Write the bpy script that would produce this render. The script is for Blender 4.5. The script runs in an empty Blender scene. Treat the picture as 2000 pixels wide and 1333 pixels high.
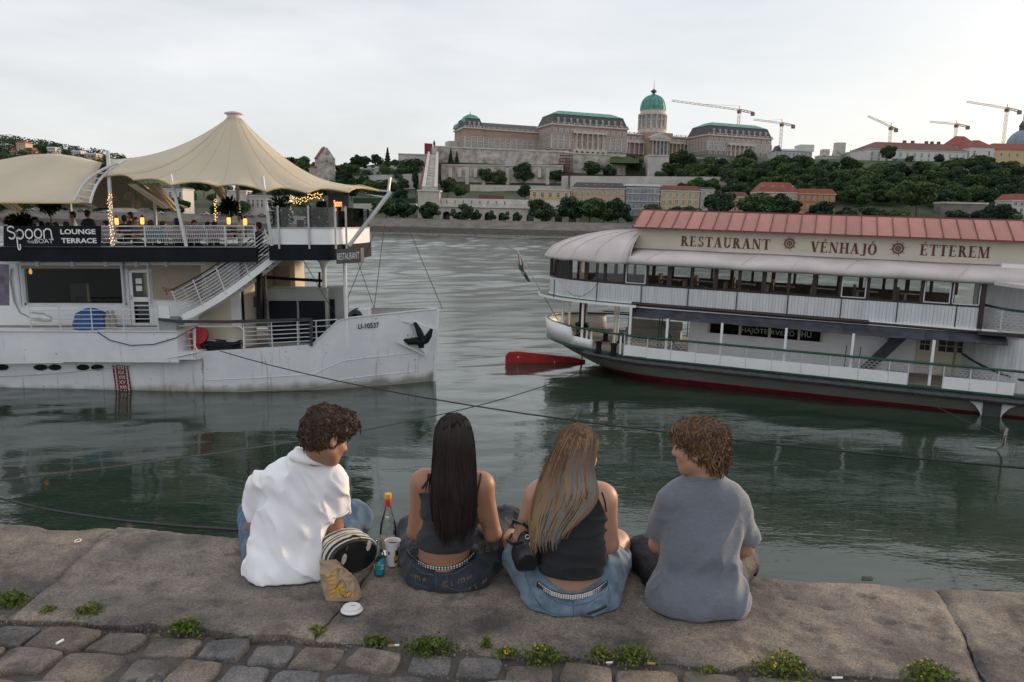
import bpy, bmesh, math, random
import numpy as np
from mathutils import Vector, Matrix, Euler

random.seed(7); np.random.seed(7)
SC = bpy.context.scene
COL = SC.collection
R = math.radians

# ------------------------------------------------------------------ camera
F = 1500.0            # focal length in photograph pixels (photograph is 2000 x 1333)
EYE = 6.35            # eye height over the water (z = 0)
QZ = 4.7              # top of the quay
PITCH, ROLL = R(8.7), R(1.3)
fwd = np.array([0, math.cos(PITCH), -math.sin(PITCH)])
_rt = np.array([1., 0, 0]); _up = np.cross(_rt, fwd)
IR = math.cos(ROLL) * _rt + math.sin(ROLL) * _up
IU = -math.sin(ROLL) * _rt + math.cos(ROLL) * _up
CAM = np.array([0, 0, EYE])
cd = bpy.data.cameras.new('camera'); cam = bpy.data.objects.new('camera', cd); COL.objects.link(cam)
cd.sensor_width = 36.0; cd.lens = 36.0 * F / 2000.0
cd.clip_start = 0.05; cd.clip_end = 6000
cam.matrix_world = Matrix(((IR[0], IU[0], -fwd[0], 0), (IR[1], IU[1], -fwd[1], 0), (IR[2], IU[2], -fwd[2], EYE), (0, 0, 0, 1)))
SC.camera = cam

# ------------------------------------------------------------------ sky and sun
SUN_AZ, SUN_EL = R(62), R(11)
W = bpy.data.worlds.new('World'); SC.world = W; W.use_nodes = True
nt = W.node_tree; nt.nodes.clear()
def N(t, kind, **kw):
    n = t.nodes.new(kind)
    for k, v in kw.items(): setattr(n, k, v)
    return n
sky = N(nt, 'ShaderNodeTexSky', sky_type='NISHITA', sun_disc=False)
sky.sun_elevation = SUN_EL; sky.sun_rotation = SUN_AZ
sky.air_density = 1.0; sky.dust_density = 2.5; sky.ozone_density = 1.8
tc = N(nt, 'ShaderNodeTexCoord'); mp = N(nt, 'ShaderNodeMapping'); mp.inputs['Scale'].default_value = (1.6, 1.6, 7.0)
mp.inputs['Rotation'].default_value = (0, R(8), R(20))
ns = N(nt, 'ShaderNodeTexNoise'); ns.inputs['Scale'].default_value = 1.7; ns.inputs['Detail'].default_value = 6; ns.inputs['Roughness'].default_value = .55
rp = N(nt, 'ShaderNodeMapRange'); rp.inputs['From Min'].default_value = .3; rp.inputs['From Max'].default_value = .72
rp.inputs['To Min'].default_value = .58; rp.inputs['To Max'].default_value = .84
veil = N(nt, 'ShaderNodeRGB'); veil.outputs[0].default_value = (6.2, 6.2, 6.3, 1)
mx = N(nt, 'ShaderNodeMix', data_type='RGBA'); bg = N(nt, 'ShaderNodeBackground'); bg.inputs['Strength'].default_value = .1
wo = N(nt, 'ShaderNodeOutputWorld')
lk = nt.links.new
lk(tc.outputs['Generated'], mp.inputs['Vector']); lk(mp.outputs[0], ns.inputs['Vector']); lk(ns.outputs['Fac'], rp.inputs['Value'])
lk(rp.outputs[0], mx.inputs['Factor']); gain = N(nt, 'ShaderNodeVectorMath', operation='SCALE'); gain.inputs['Scale'].default_value = .85
lk(sky.outputs[0], gain.inputs[0]); lk(gain.outputs[0], mx.inputs['A']); lk(veil.outputs[0], mx.inputs['B'])
lk(mx.outputs['Result'], bg.inputs['Color']); lk(bg.outputs[0], wo.inputs['Surface'])
sd = bpy.data.lights.new('sun', 'SUN'); sun = bpy.data.objects.new('sun', sd); COL.objects.link(sun)
sd.energy = 1.7; sd.angle = R(10); sd.color = (1, .74, .5)
sv = Vector((math.sin(SUN_AZ) * math.cos(SUN_EL), math.cos(SUN_AZ) * math.cos(SUN_EL), math.sin(SUN_EL)))
sun.rotation_euler = sv.to_track_quat('Z', 'Y').to_euler(); sun.location = (30, 10, 40)
vs = SC.view_settings
vs.view_transform = 'Standard'; vs.look = 'None'; vs.exposure = 0.75; vs.gamma = 1; vs.use_curve_mapping = False
SC.render.engine = 'CYCLES'
SC.cycles.use_denoising = True
SC.cycles.max_bounces = 8; SC.cycles.transparent_max_bounces = 16; SC.cycles.sample_clamp_indirect = 6

# ------------------------------------------------------------------ helpers
def ray(x, y): return (x - 1000) / F * IR - (y - 666.5) / F * IU + fwd
def atY(x, y, Y): d = ray(x, y); return CAM + d * (Y / d[1])
def atZ(x, y, Z): d = ray(x, y); return CAM + d * ((Z - EYE) / d[2])

class Frame:
    """a local frame (x along, y away from the viewer, z up) standing in the world"""
    def __init__(s, o, yaw=0, trim=0):
        s.M = Matrix.Translation(o) @ Matrix.Rotation(yaw, 4, 'Z') @ Matrix.Rotation(trim, 4, 'Y')
        A = np.array(s.M); s.R = A[:3, :3]; s.o = A[:3, 3]
        s.c = s.R.T @ (CAM - s.o)
    def P(s, x, y, t=0):
        d = s.R.T @ ray(x, y); k = (t - s.c[1]) / d[1]; return s.c + d * k
    def Z(s, x, y, z):
        d = s.R.T @ ray(x, y); k = (z - s.c[2]) / d[2]; return s.c + d * k

def put(o, parent=None, **props):
    if o.name not in COL.objects: COL.objects.link(o)
    if parent is not None: o.parent = parent
    for k, v in props.items(): o[k] = v
    return o
def thing(name, label, cat, M=None, group=None):
    o = bpy.data.objects.new(name, None); o.empty_display_size = .1
    if M is not None: o.matrix_world = M if isinstance(M, Matrix) else Matrix.Translation(M)
    put(o, None, label=label, category=cat)
    if group: o['group'] = group
    return o
def tag(o, label, cat, group=None):
    o['label'] = label; o['category'] = cat
    if group: o['group'] = group
    return o
def dup(o, parent=None, M=None):
    c = o.copy(); COL.objects.link(c); c.parent = parent
    if M is not None: c.matrix_world = M
    for ch in o.children: dup(ch, c)
    return c

class MB:
    def __init__(s): s.v = []; s.f = []; s.m = []; s.mi = 0
    def add(s, vs, fs):
        b = len(s.v); s.v.extend([tuple(map(float, p)) for p in vs])
        for f in fs: s.f.append([b + i for i in f]); s.m.append(s.mi)
        return s
    def box(s, lo, hi):
        x0, y0, z0 = (min(a, b) for a, b in zip(lo, hi)); x1, y1, z1 = (max(a, b) for a, b in zip(lo, hi))
        return s.add([(x0,y0,z0),(x1,y0,z0),(x1,y1,z0),(x0,y1,z0),(x0,y0,z1),(x1,y0,z1),(x1,y1,z1),(x0,y1,z1)],
                     [(0,3,2,1),(4,5,6,7),(0,1,5,4),(1,2,6,5),(2,3,7,6),(3,0,4,7)])
    def hexa(s, q, off):
        """quad q (4 points) made thick by vector off"""
        q = [np.array(p, float) for p in q]; o = np.array(off, float)
        return s.add([*q, *[p + o for p in q]], [(0,1,2,3),(7,6,5,4),(0,4,5,1),(1,5,6,2),(2,6,7,3),(3,7,4,0)])
    def prism(s, poly, off):
        n = len(poly); q = [np.array(p, float) for p in poly]; o = np.array(off, float)
        return s.add([*q, *[p + o for p in q]], [tuple(range(n)), tuple(range(2*n-1, n-1, -1))] + [(i, i+n, (i+1)%n+n, (i+1)%n) for i in range(n)])
    def loft(s, rings, cap=True, closed=True):
        n = len(rings[0]); vs = [p for r in rings for p in r]; fs = []
        for k in range(len(rings) - 1):
            for i in range(n if closed else n - 1):
                j = (i + 1) % n; fs.append((k*n+i, k*n+j, (k+1)*n+j, (k+1)*n+i))
        if cap: fs.append(tuple(range(n-1, -1, -1))); fs.append(tuple(range((len(rings)-1)*n, len(rings)*n)))
        return s.add(vs, fs)
    def grid(s, pts):
        h, w = len(pts), len(pts[0])
        return s.add([p for r in pts for p in r], [(a*w+b, a*w+b+1, (a+1)*w+b+1, (a+1)*w+b) for a in range(h-1) for b in range(w-1)])
    def tube(s, pts, r, n=6, cap=True, closed=False):
        pts = [np.array(p, float) for p in pts]; m = len(pts); rings = []
        rr = r if hasattr(r, '__len__') else [r] * m; last = None
        for i, p in enumerate(pts):
            d = (pts[(i+1) % m] - pts[i-1]) if closed else pts[min(i+1, m-1)] - pts[max(i-1, 0)]
            d = d / (np.linalg.norm(d) + 1e-9)
            if last is None:
                a = np.array([0, 0, 1.]) if abs(d[2]) < .9 else np.array([1., 0, 0])
            else: a = last
            u = a - d * (a @ d); u /= np.linalg.norm(u) + 1e-9; w = np.cross(d, u); last = u
            rings.append([p + rr[i] * (math.cos(2*math.pi*k/n) * u + math.sin(2*math.pi*k/n) * w) for k in range(n)])
        if closed: rings.append(rings[0]); cap = False
        return s.loft(rings, cap)
    def bar(s, a, b, w, h=None):
        """rectangular bar"""
        a = np.array(a, float); b = np.array(b, float); h = h or w; d = b - a; d /= np.linalg.norm(d) + 1e-9
        r = np.array([0, 0, 1.]) if abs(d[2]) < .95 else np.array([0, 1., 0])
        u = np.cross(d, r); u /= np.linalg.norm(u); v = np.cross(u, d)
        c = [u*w/2 + v*h/2, -u*w/2 + v*h/2, -u*w/2 - v*h/2, u*w/2 - v*h/2]
        return s.loft([[a + k for k in c], [b + k for k in c]])
    def lathe(s, prof, c=(0, 0, 0), n=12, axis=None):
        rings = []
        for r, z in prof:
            ring = []
            for k in range(n):
                a = 2 * math.pi * k / n; p = np.array([r * math.cos(a), r * math.sin(a), z])
                if axis is not None: p = np.array(axis @ Vector(p))
                ring.append(np.array(c) + p)
            rings.append(ring)
        return s.loft(rings)
    def mesh(s, name, mats, smooth=False):
        me = bpy.data.meshes.new(name); me.from_pydata(s.v, [], s.f)
        for m in (mats if isinstance(mats, (list, tuple)) else [mats]): me.materials.append(m)
        if any(s.m): me.polygons.foreach_set('material_index', s.m)
        bm = bmesh.new(); bm.from_mesh(me); bmesh.ops.recalc_face_normals(bm, faces=bm.faces); bm.to_mesh(me); bm.free()
        if smooth:
            me.polygons.foreach_set('use_smooth', [True] * len(me.polygons))
            if smooth != 2: me.set_sharp_from_angle(angle=R(40))
        me.update(); return me
    def build(s, name, mats, parent=None, smooth=False, **props):
        return put(bpy.data.objects.new(name, s.mesh(name, mats, smooth)), parent, **props)

def text_polys(body, size=1.0, shear=0, bold=0, spacing=1.0):
    cu = bpy.data.curves.new('lettering', 'FONT'); cu.body = body; cu.size = size; cu.shear = shear; cu.offset = bold
    cu.space_character = spacing; cu.resolution_u = 3
    o = bpy.data.objects.new('lettering', cu); COL.objects.link(o)
    me = bpy.data.meshes.new_from_object(o.evaluated_get(bpy.context.evaluated_depsgraph_get()))
    vs = [tuple(v.co) for v in me.vertices]; fs = [tuple(p.vertices) for p in me.polygons]
    bpy.data.objects.remove(o); bpy.data.curves.remove(cu); bpy.data.meshes.remove(me)
    return vs, fs
def lettering(body, a, b, zdir, height, mat, parent, off, bold=0, name='lettering'):
    """flat letters stretched from point a to point b (both on the base line)"""
    vs, fs = text_polys(body, 1, bold=bold)
    x0 = min(v[0] for v in vs); x1 = max(v[0] for v in vs); y0 = 0; y1 = max(v[1] for v in vs)
    a = np.array(a, float); b = np.array(b, float); z = np.array(zdir, float)
    m = MB(); m.add([a + (b - a) * ((v[0]-x0)/(x1-x0)) + z * height * ((v[1]-y0)/(y1-y0)) + np.array(off) for v in vs], fs)
    return m.build(name, mat, parent)
# ------------------------------------------------------------------ materials
def mat(name, col, rough=.7, var=.15, scale=4, bump=0, bscale=None, metal=0, rnd=0, spec=.5, tint=None, detail=5, stretch=None, bdist=.02, sss=0, sheen=0):
    m = bpy.data.materials.new(name); m.use_nodes = True; t = m.node_tree; p = t.nodes['Principled BSDF']; l = t.links.new
    p.inputs['Roughness'].default_value = rough; p.inputs['Metallic'].default_value = metal; p.inputs['Specular IOR Level'].default_value = spec
    c = N(t, 'ShaderNodeTexCoord'); v = c.outputs['Object']
    if stretch:
        mp = N(t, 'ShaderNodeMapping'); mp.inputs['Scale'].default_value = stretch; l(v, mp.inputs['Vector']); v = mp.outputs[0]
    n = N(t, 'ShaderNodeTexNoise'); n.inputs['Scale'].default_value = scale; n.inputs['Detail'].default_value = detail; l(v, n.inputs['Vector'])
    r = N(t, 'ShaderNodeValToRGB'); lo = [max(0, x * (1 - var)) for x in col]; hi = [min(1, x * (1 + var)) for x in col]
    if tint: lo = tint
    r.color_ramp.elements[0].color = (*lo, 1); r.color_ramp.elements[1].color = (*hi, 1)
    r.color_ramp.elements[0].position = .3; r.color_ramp.elements[1].position = .7
    l(n.outputs['Fac'], r.inputs['Fac']); out = r.outputs[0]
    if rnd:
        oi = N(t, 'ShaderNodeObjectInfo'); mr = N(t, 'ShaderNodeMapRange'); mr.inputs['To Min'].default_value = 1 - rnd; mr.inputs['To Max'].default_value = 1 + rnd
        l(oi.outputs['Random'], mr.inputs['Value'])
        hs = N(t, 'ShaderNodeHueSaturation'); l(mr.outputs[0], hs.inputs['Value']); l(out, hs.inputs['Color']); out = hs.outputs[0]
    l(out, p.inputs['Base Color'])
    if bump:
        b = N(t, 'ShaderNodeBump'); b.inputs['Strength'].default_value = bump; b.inputs['Distance'].default_value = bdist
        n2 = N(t, 'ShaderNodeTexNoise'); n2.inputs['Scale'].default_value = bscale or scale * 4; n2.inputs['Detail'].default_value = 6
        l(v, n2.inputs['Vector']); l(n2.outputs['Fac'], b.inputs['Height']); l(b.outputs[0], p.inputs['Normal'])
    if sss: p.inputs['Subsurface Weight'].default_value = sss; p.inputs['Subsurface Radius'].default_value = (.02, .008, .004)
    if sheen: p.inputs['Sheen Weight'].default_value = sheen; p.inputs['Sheen Roughness'].default_value = .5
    return m
def glow(name, col, s):
    m = bpy.data.materials.new(name); m.use_nodes = True; p = m.node_tree.nodes['Principled BSDF']
    p.inputs['Base Color'].default_value = (*col, 1); p.inputs['Emission Color'].default_value = (*col, 1); p.inputs['Emission Strength'].default_value = s
    return m
def glass(name, tint=(.9, .95, .95), refl=.12, ior=1.45):
    m = bpy.data.materials.new(name); m.use_nodes = True; t = m.node_tree; t.nodes.remove(t.nodes['Principled BSDF'])
    o = t.nodes['Material Output']; tr = N(t, 'ShaderNodeBsdfTransparent'); tr.inputs[0].default_value = (*tint, 1)
    g = N(t, 'ShaderNodeBsdfGlossy'); g.inputs['Roughness'].default_value = .02; f = N(t, 'ShaderNodeFresnel'); f.inputs['IOR'].default_value = ior
    a = N(t, 'ShaderNodeMath', operation='ADD'); a.inputs[1].default_value = refl; a.use_clamp = True
    x = N(t, 'ShaderNodeMixShader'); l = t.links.new
    l(f.outputs[0], a.inputs[0]); l(a.outputs[0], x.inputs[0]); l(tr.outputs[0], x.inputs[1]); l(g.outputs[0], x.inputs[2]); l(x.outputs[0], o.inputs['Surface'])
    return m
def vcol(name, rough=.5, spec=.3, rnd=0):
    m = bpy.data.materials.new(name); m.use_nodes = True; t = m.node_tree; p = t.nodes['Principled BSDF']
    a = N(t, 'ShaderNodeAttribute'); a.attribute_name = 'tone'; t.links.new(a.outputs['Color'], p.inputs['Base Color'])
    p.inputs['Roughness'].default_value = rough; p.inputs['Specular IOR Level'].default_value = spec
    return m
def leafmat(name, a, b, c, trans=.25):
    m = bpy.data.materials.new(name); m.use_nodes = True; t = m.node_tree; p = t.nodes['Principled BSDF']; l = t.links.new
    at = N(t, 'ShaderNodeAttribute'); at.attribute_name = 'tone'
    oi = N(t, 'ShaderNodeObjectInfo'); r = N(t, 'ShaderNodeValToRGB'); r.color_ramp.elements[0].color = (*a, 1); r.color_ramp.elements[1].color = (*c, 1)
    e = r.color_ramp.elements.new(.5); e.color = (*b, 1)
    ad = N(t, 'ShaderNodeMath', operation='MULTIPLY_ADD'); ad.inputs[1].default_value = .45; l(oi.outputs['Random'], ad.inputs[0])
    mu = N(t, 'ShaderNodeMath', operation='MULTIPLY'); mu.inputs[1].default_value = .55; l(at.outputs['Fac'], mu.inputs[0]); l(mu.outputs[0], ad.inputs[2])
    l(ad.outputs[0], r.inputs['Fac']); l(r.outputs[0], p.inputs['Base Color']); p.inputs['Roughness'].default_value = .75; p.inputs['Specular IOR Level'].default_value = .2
    return m
M = {}
M['white_paint'] = mat('white_paint', (.84, .85, .86), .45, .06, 1.5, .15, 6)
M['white_clean'] = mat('white_clean', (.75, .75, .76), .5, .04)
M['rail_white'] = mat('rail_white', (.62, .63, .65), .45, .12, 3)
M['metal'] = mat('metal', (.45, .46, .48), .4, .1, 3, metal=.4)
M['dark_metal'] = mat('dark_metal', (.05, .052, .058), .5, .3, 5)
M['black'] = mat('black', (.010, .011, .013), .6, .2, 3, spec=.2)
M['navy_black'] = mat('navy_black', (.010, .012, .018), .65, .25, 2, spec=.15)
M['canvas'] = mat('canvas', (.52, .45, .34), .85, .08, .5, .2, 12)
M['canvas_under'] = mat('canvas_under', (.55, .42, .22), .85, .1, .6)
M['cream'] = mat('cream', (.62, .56, .44), .7, .08, .8, .1, 5)
M['tan_blind'] = mat('tan_blind', (.36, .29, .23), .85, .06, 3)
M['grey_box'] = mat('grey_box', (.33, .34, .32), .6, .1, 2)
M['blue'] = mat('blue', (.02, .10, .30), .6, .4, 6, .5, 8)
M['red'] = mat('red', (.42, .02, .025), .5, .2, 3)
M['red_dark'] = mat('red_dark', (.16, .012, .018), .5, .25, 3)
M['sign_brown'] = mat('sign_brown', (.085, .07, .065), .5, .1)
M['letter_white'] = mat('letter_white', (.8, .8, .8), .6, .02)
M['letter_black'] = mat('letter_black', (.02, .02, .03), .6, .02)
M['letter_brown'] = mat('letter_brown', (.11, .025, .022), .6, .08)
M['letter_red'] = mat('letter_red', (.25, .02, .03), .6, .05)
M['glass'] = glass('glass', (.6, .64, .64), .0, 1.25); M['glass_dark'] = glass('glass_dark', (.4, .45, .45), .0)
M['glass_clear'] = glass('glass_clear', (.93, .95, .95), .0)
M['amber'] = glow('amber', (1, .36, .07), 1.3); M['bulb'] = glow('bulb', (1, .55, .18), 2.2); M['neon'] = glow('neon', (1, .35, .12), 1.6)
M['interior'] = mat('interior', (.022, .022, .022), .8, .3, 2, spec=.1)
M['wood_dark'] = mat('wood_dark', (.035, .022, .018), .6, .3, 6, .3)
M['deck'] = mat('deck', (.30, .25, .21), .8, .2, 3)
M['rope'] = mat('rope', (.03, .032, .036), .8, .3, 20)
M['rope_pale'] = mat('rope_pale', (.35, .33, .30), .8, .2, 20)
M['green_rail'] = mat('green_rail', (.012, .075, .045), .45, .3, 3)
M['hull_grey'] = mat('hull_grey', (.20, .20, .175), .55, .12, .8)
M['roof_rose'] = mat('roof_rose', (.45, .20, .165), .65, .12, 1.2, .2, 8, rnd=.10)
M['roof_rib'] = mat('roof_rib', (.16, .05, .045), .65, .2, 3)
M['sign_cream'] = mat('sign_cream', (.56, .52, .42), .7, .05, 1, .05, 8)
M['tarp'] = mat('tarp', (.57, .51, .50), .75, .12, .9, .3, 7)
M['awning'] = mat('awning', (.045, .05, .065), .75, .5, 2, .3, 9)
M['skin'] = mat('skin', (.46, .255, .175), .5, .07, 9, .08, 60, sss=.12, bdist=.003)
M['skin_tan'] = mat('skin_tan', (.37, .19, .12), .5, .07, 9, .08, 60, sss=.12, bdist=.003)
M['shirt_white'] = mat('shirt_white', (.86, .86, .90), .85, .03, 3, .35, 16, sheen=.2, bdist=.006)
M['shirt_grey'] = mat('shirt_grey', (.15, .172, .21), .9, .10, 45, .3, 14, sheen=.3, stretch=(1, 1, 3.5), bdist=.006)
M['top_black'] = mat('top_black', (.016, .017, .021), .9, .15, 8, .3, 20, sheen=.1, bdist=.005)
M['top_char'] = mat('top_char', (.028, .029, .036), .9, .15, 8, .3, 20, sheen=.1, bdist=.005)
M['denim'] = mat('denim', (.135, .195, .265), .85, .4, 14, .4, 60, sheen=.2, bdist=.004)
M['denim_mid'] = mat('denim_mid', (.055, .105, .17), .85, .5, 8, .5, 50, sheen=.2, bdist=.005)
M['denim_dark'] = mat('denim_dark', (.016, .022, .034), .85, .4, 9, .5, 50, sheen=.15, bdist=.005)
M['shorts_black'] = mat('shorts_black', (.014, .014, .018), .75, .3, 9, .5, 30)
M['gold'] = mat('gold', (.24, .175, .07), .6, .2, 30)
M['stud'] = mat('stud', (.72, .71, .69), .3, .1, 4, metal=.35)
M['leather'] = mat('leather', (.014, .014, .016), .35, .2, 20, .4, 40, bdist=.004)
M['bag_cream'] = mat('bag_cream', (.60, .56, .48), .6, .08, 12)
M['kraft'] = mat('kraft', (.36, .255, .17), .85, .10, 12, .4, 30, bdist=.004)
M['print_yellow'] = mat('print_yellow', (.62, .33, .035), .8, .1, 12)
M['ink_brown'] = mat('ink_brown', (.07, .04, .02), .8, .1, 12)
M['teal_drink'] = mat('teal_drink', (.01, .33, .40), .2, .05, 5)
M['yellow_cap'] = mat('yellow_cap', (.75, .38, .02), .4, .05, 5)
M['foil_red'] = mat('foil_red', (.45, .04, .05), .35, .15, 20)
M['label_blue'] = mat('label_blue', (.03, .30, .45), .5, .1, 30)
M['purple'] = mat('purple', (.20, .02, .22), .5, .1)
M['soil'] = mat('soil', (.085, .075, .066), .95, .35, 9, .6, 60)
M['bark'] = mat('bark', (.07, .055, .042), .9, .3, 3)
M['leaf'] = leafmat('leaf', (.032, .060, .028), (.066, .115, .046), (.135, .185, .065))
M['leaf_dark'] = leafmat('leaf_dark', (.020, .042, .026), (.040, .074, .040), (.075, .115, .052))
M['leaf_weed'] = leafmat('leaf_weed', (.06, .085, .016), (.10, .15, .025), (.19, .20, .05))
M['plant_dark'] = leafmat('plant_dark', (.010, .018, .009), (.018, .032, .013), (.035, .055, .02))

# stone of the quay: mottled, stained, pitted
def stonemat(name, a, b, c, s=1.0):
    m = bpy.data.materials.new(name); m.use_nodes = True; t = m.node_tree; p = t.nodes['Principled BSDF']; l = t.links.new
    g = N(t, 'ShaderNodeNewGeometry'); v = g.outputs['Position']
    def noise(sc, det=8, ro=.6):
        n = N(t, 'ShaderNodeTexNoise'); n.inputs['Scale'].default_value = sc * s; n.inputs['Detail'].default_value = det; n.inputs['Roughness'].default_value = ro; l(v, n.inputs['Vector']); return n.outputs['Fac']
    r = N(t, 'ShaderNodeValToRGB'); e = r.color_ramp.elements; e[0].position = .39; e[0].color = (*a, 1); e[1].position = .62; e[1].color = (*c, 1)
    q = e.new(.5); q.color = (*b, 1); l(noise(2.3, 9, .62), r.inputs['Fac'])
    sp = N(t, 'ShaderNodeMapRange'); sp.inputs['From Min'].default_value = .35; sp.inputs['From Max'].default_value = .65; sp.inputs['To Min'].default_value = .62; sp.inputs['To Max'].default_value = 1.3
    l(noise(95, 3, .7), sp.inputs['Value'])
    oi = N(t, 'ShaderNodeObjectInfo'); rr = N(t, 'ShaderNodeMapRange'); rr.inputs['To Min'].default_value = .82; rr.inputs['To Max'].default_value = 1.15; l(oi.outputs['Random'], rr.inputs['Value'])
    mm = N(t, 'ShaderNodeMath', operation='MULTIPLY'); l(sp.outputs[0], mm.inputs[0]); l(rr.outputs[0], mm.inputs[1])
    vm = N(t, 'ShaderNodeVectorMath', operation='SCALE'); l(r.outputs[0], vm.inputs[0]); l(mm.outputs[0], vm.inputs['Scale'])
    # dark stains and pale specks with a shape of their own
    st = N(t, 'ShaderNodeMapRange'); st.inputs['From Min'].default_value = .50; st.inputs['From Max'].default_value = .62; st.inputs['To Max'].default_value = .55; l(noise(5.1, 7, .7), st.inputs['Value'])
    mxs = N(t, 'ShaderNodeMix', data_type='RGBA'); mxs.inputs['B'].default_value = (.042, .040, .041, 1); l(st.outputs[0], mxs.inputs['Factor']); l(vm.outputs[0], mxs.inputs['A'])
    vo = N(t, 'ShaderNodeTexVoronoi'); vo.inputs['Scale'].default_value = 13 * s; vo.inputs['Randomness'].default_value = 1; l(v, vo.inputs['Vector'])
    wh = N(t, 'ShaderNodeMapRange'); wh.inputs['From Min'].default_value = .055; wh.inputs['From Max'].default_value = .045; l(vo.outputs['Distance'], wh.inputs['Value'])
    mxw = N(t, 'ShaderNodeMix', data_type='RGBA'); mxw.inputs['B'].default_value = (.30, .29, .28, 1); l(mxs.outputs['Result'], mxw.inputs['A'])
    w2 = N(t, 'ShaderNodeMath', operation='MULTIPLY'); w2.inputs[1].default_value = .6; l(wh.outputs[0], w2.inputs[0]); l(w2.outputs[0], mxw.inputs['Factor'])
    l(mxw.outputs['Result'], p.inputs['Base Color'])
    p.inputs['Roughness'].default_value = .82; p.inputs['Specular IOR Level'].default_value = .35
    b = N(t, 'ShaderNodeBump'); b.inputs['Strength'].default_value = .75; b.inputs['Distance'].default_value = .012
    h = N(t, 'ShaderNodeMath', operation='ADD'); l(noise(26, 9, .75), h.inputs[0]); l(noise(150, 3, .6), h.inputs[1]); l(h.outputs[0], b.inputs['Height']); l(b.outputs[0], p.inputs['Normal'])
    return m
M['slab'] = stonemat('slab_stone', (.12, .105, .098), (.205, .176, .155), (.30, .25, .205))
M['cobble'] = stonemat('cobble_stone', (.15, .128, .115), (.26, .215, .178), (.35, .285, .225), 1.3)
M['cobble_grey'] = stonemat('cobble_grey', (.12, .118, .122), (.18, .175, .175), (.24, .225, .215), 1.3)
M['quay_wall'] = mat('quay_wall', (.12, .11, .10), .9, .3, 1.5, .5, 9)
M['bank_stone'] = mat('bank_stone', (.28, .25, .225), .9, .22, .25, .5, 1.5, stretch=(1, 1, 3))
M['bank_dark'] = mat('bank_dark', (.12, .105, .095), .9, .25, .3, .5, 1.5, stretch=(1, 1, 4))
M['rubble'] = mat('rubble', (.16, .15, .135), .95, .6, .9, .9, 2)
M['asphalt'] = mat('asphalt', (.07, .07, .07), .9, .2, .1)
M['hill'] = mat('hill', (.045, .06, .026), .95, .4, .08)
M['rampart'] = mat('rampart', (.42, .375, .345), .9, .5, .22, .6, .9, detail=9)
M['rampart_pale'] = mat('rampart_pale', (.50, .47, .44), .9, .16, .15, .3, .9, detail=8)
M['pal_wall'] = mat('pal_wall', (.36, .25, .205), .85, .14, .2, detail=8)
M['pal_stone'] = mat('pal_stone', (.52, .47, .42), .85, .15, .3, detail=8)
M['pal_grey'] = mat('pal_grey', (.20, .19, .18), .85, .2, .3, detail=8)
M['slate'] = mat('slate', (.075, .068, .072), .7, .2, .3)
M['copper'] = mat('copper', (.10, .285, .235), .6, .28, .35, detail=8, tint=(.055, .17, .15))
M['pane'] = mat('pane', (.22, .25, .28), .12, .5, .35)
M['pane_dark'] = mat('pane_dark', (.03, .035, .04), .15, .4, .4)
M['tile_red'] = mat('tile_red', (.26, .075, .055), .85, .2, .3, .4, 4)
M['tile_brown'] = mat('tile_brown', (.17, .075, .06), .85, .2, .3, .4, 4)
M['plaster_white'] = mat('plaster_white', (.60, .585, .56), .85, .06, .2)
M['plaster_yellow'] = mat('plaster_yellow', (.55, .42, .24), .85, .08, .2)
M['plaster_peach'] = mat('plaster_peach', (.50, .34, .23), .85, .08, .2)
M['plaster_orange'] = mat('plaster_orange', (.46, .24, .085), .85, .08, .2)
M['brick_orange'] = mat('brick_orange', (.42, .17, .095), .85, .14, .6)
M['crane'] = mat('crane', (.42, .24, .10), .6, .1)
M['sheeting'] = mat('sheeting', (.46, .46, .48), .85, .08, .2)
# ------------------------------------------------------------------ value noise on numpy arrays
_perm = np.random.RandomState(3).rand(64, 64, 64).astype(np.float32)
def vnoise(p):
    p = np.asarray(p, np.float32); i = np.floor(p).astype(int); f = p - i; f = f*f*(3-2*f); o = 0
    for dx in (0, 1):
        for dy in (0, 1):
            for dz in (0, 1):
                w = (f[..., 0] if dx else 1-f[..., 0]) * (f[..., 1] if dy else 1-f[..., 1]) * (f[..., 2] if dz else 1-f[..., 2])
                o = o + w * _perm[(i[..., 0]+dx) & 63, (i[..., 1]+dy) & 63, (i[..., 2]+dz) & 63]
    return o * 2 - 1
def fbm(p, o=4):
    p = np.asarray(p, np.float32); s = 0; a = 1.0
    for k in range(o): s = s + a * vnoise(p * (2 ** k) + 7.3 * k); a *= .5
    return s

# ------------------------------------------------------------------ water
wm = bpy.data.materials.new('river_water'); wm.use_nodes = True; t = wm.node_tree; p = t.nodes['Principled BSDF']; l = t.links.new
p.inputs['Base Color'].default_value = (.022, .040, .026, 1); p.inputs['Roughness'].default_value = .04; p.inputs['IOR'].default_value = 1.45
g = N(t, 'ShaderNodeNewGeometry')
def wn(sc, rot, det, st):
    mp = N(t, 'ShaderNodeMapping'); mp.inputs['Scale'].default_value = st; mp.inputs['Rotation'].default_value = (0, 0, R(rot)); l(g.outputs['Position'], mp.inputs['Vector'])
    n = N(t, 'ShaderNodeTexNoise'); n.inputs['Scale'].default_value = sc; n.inputs['Detail'].default_value = det; n.inputs['Roughness'].default_value = .55; n.inputs['Distortion'].default_value = .6; l(mp.outputs[0], n.inputs['Vector']); return n.outputs['Fac']
h1 = wn(1.5, -14, 3, (.55, 1.5, 1)); h2 = wn(5.5, 10, 3, (.6, 1.4, 1)); h3 = wn(.35, 25, 2, (.8, 1.2, 1))
am = N(t, 'ShaderNodeMapRange'); am.inputs['From Min'].default_value = .36; am.inputs['From Max'].default_value = .64; am.inputs['To Min'].default_value = .22; am.inputs['To Max'].default_value = 1.25
l(wn(.10, 30, 3, (.7, 1.6, 1)), am.inputs['Value'])
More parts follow.
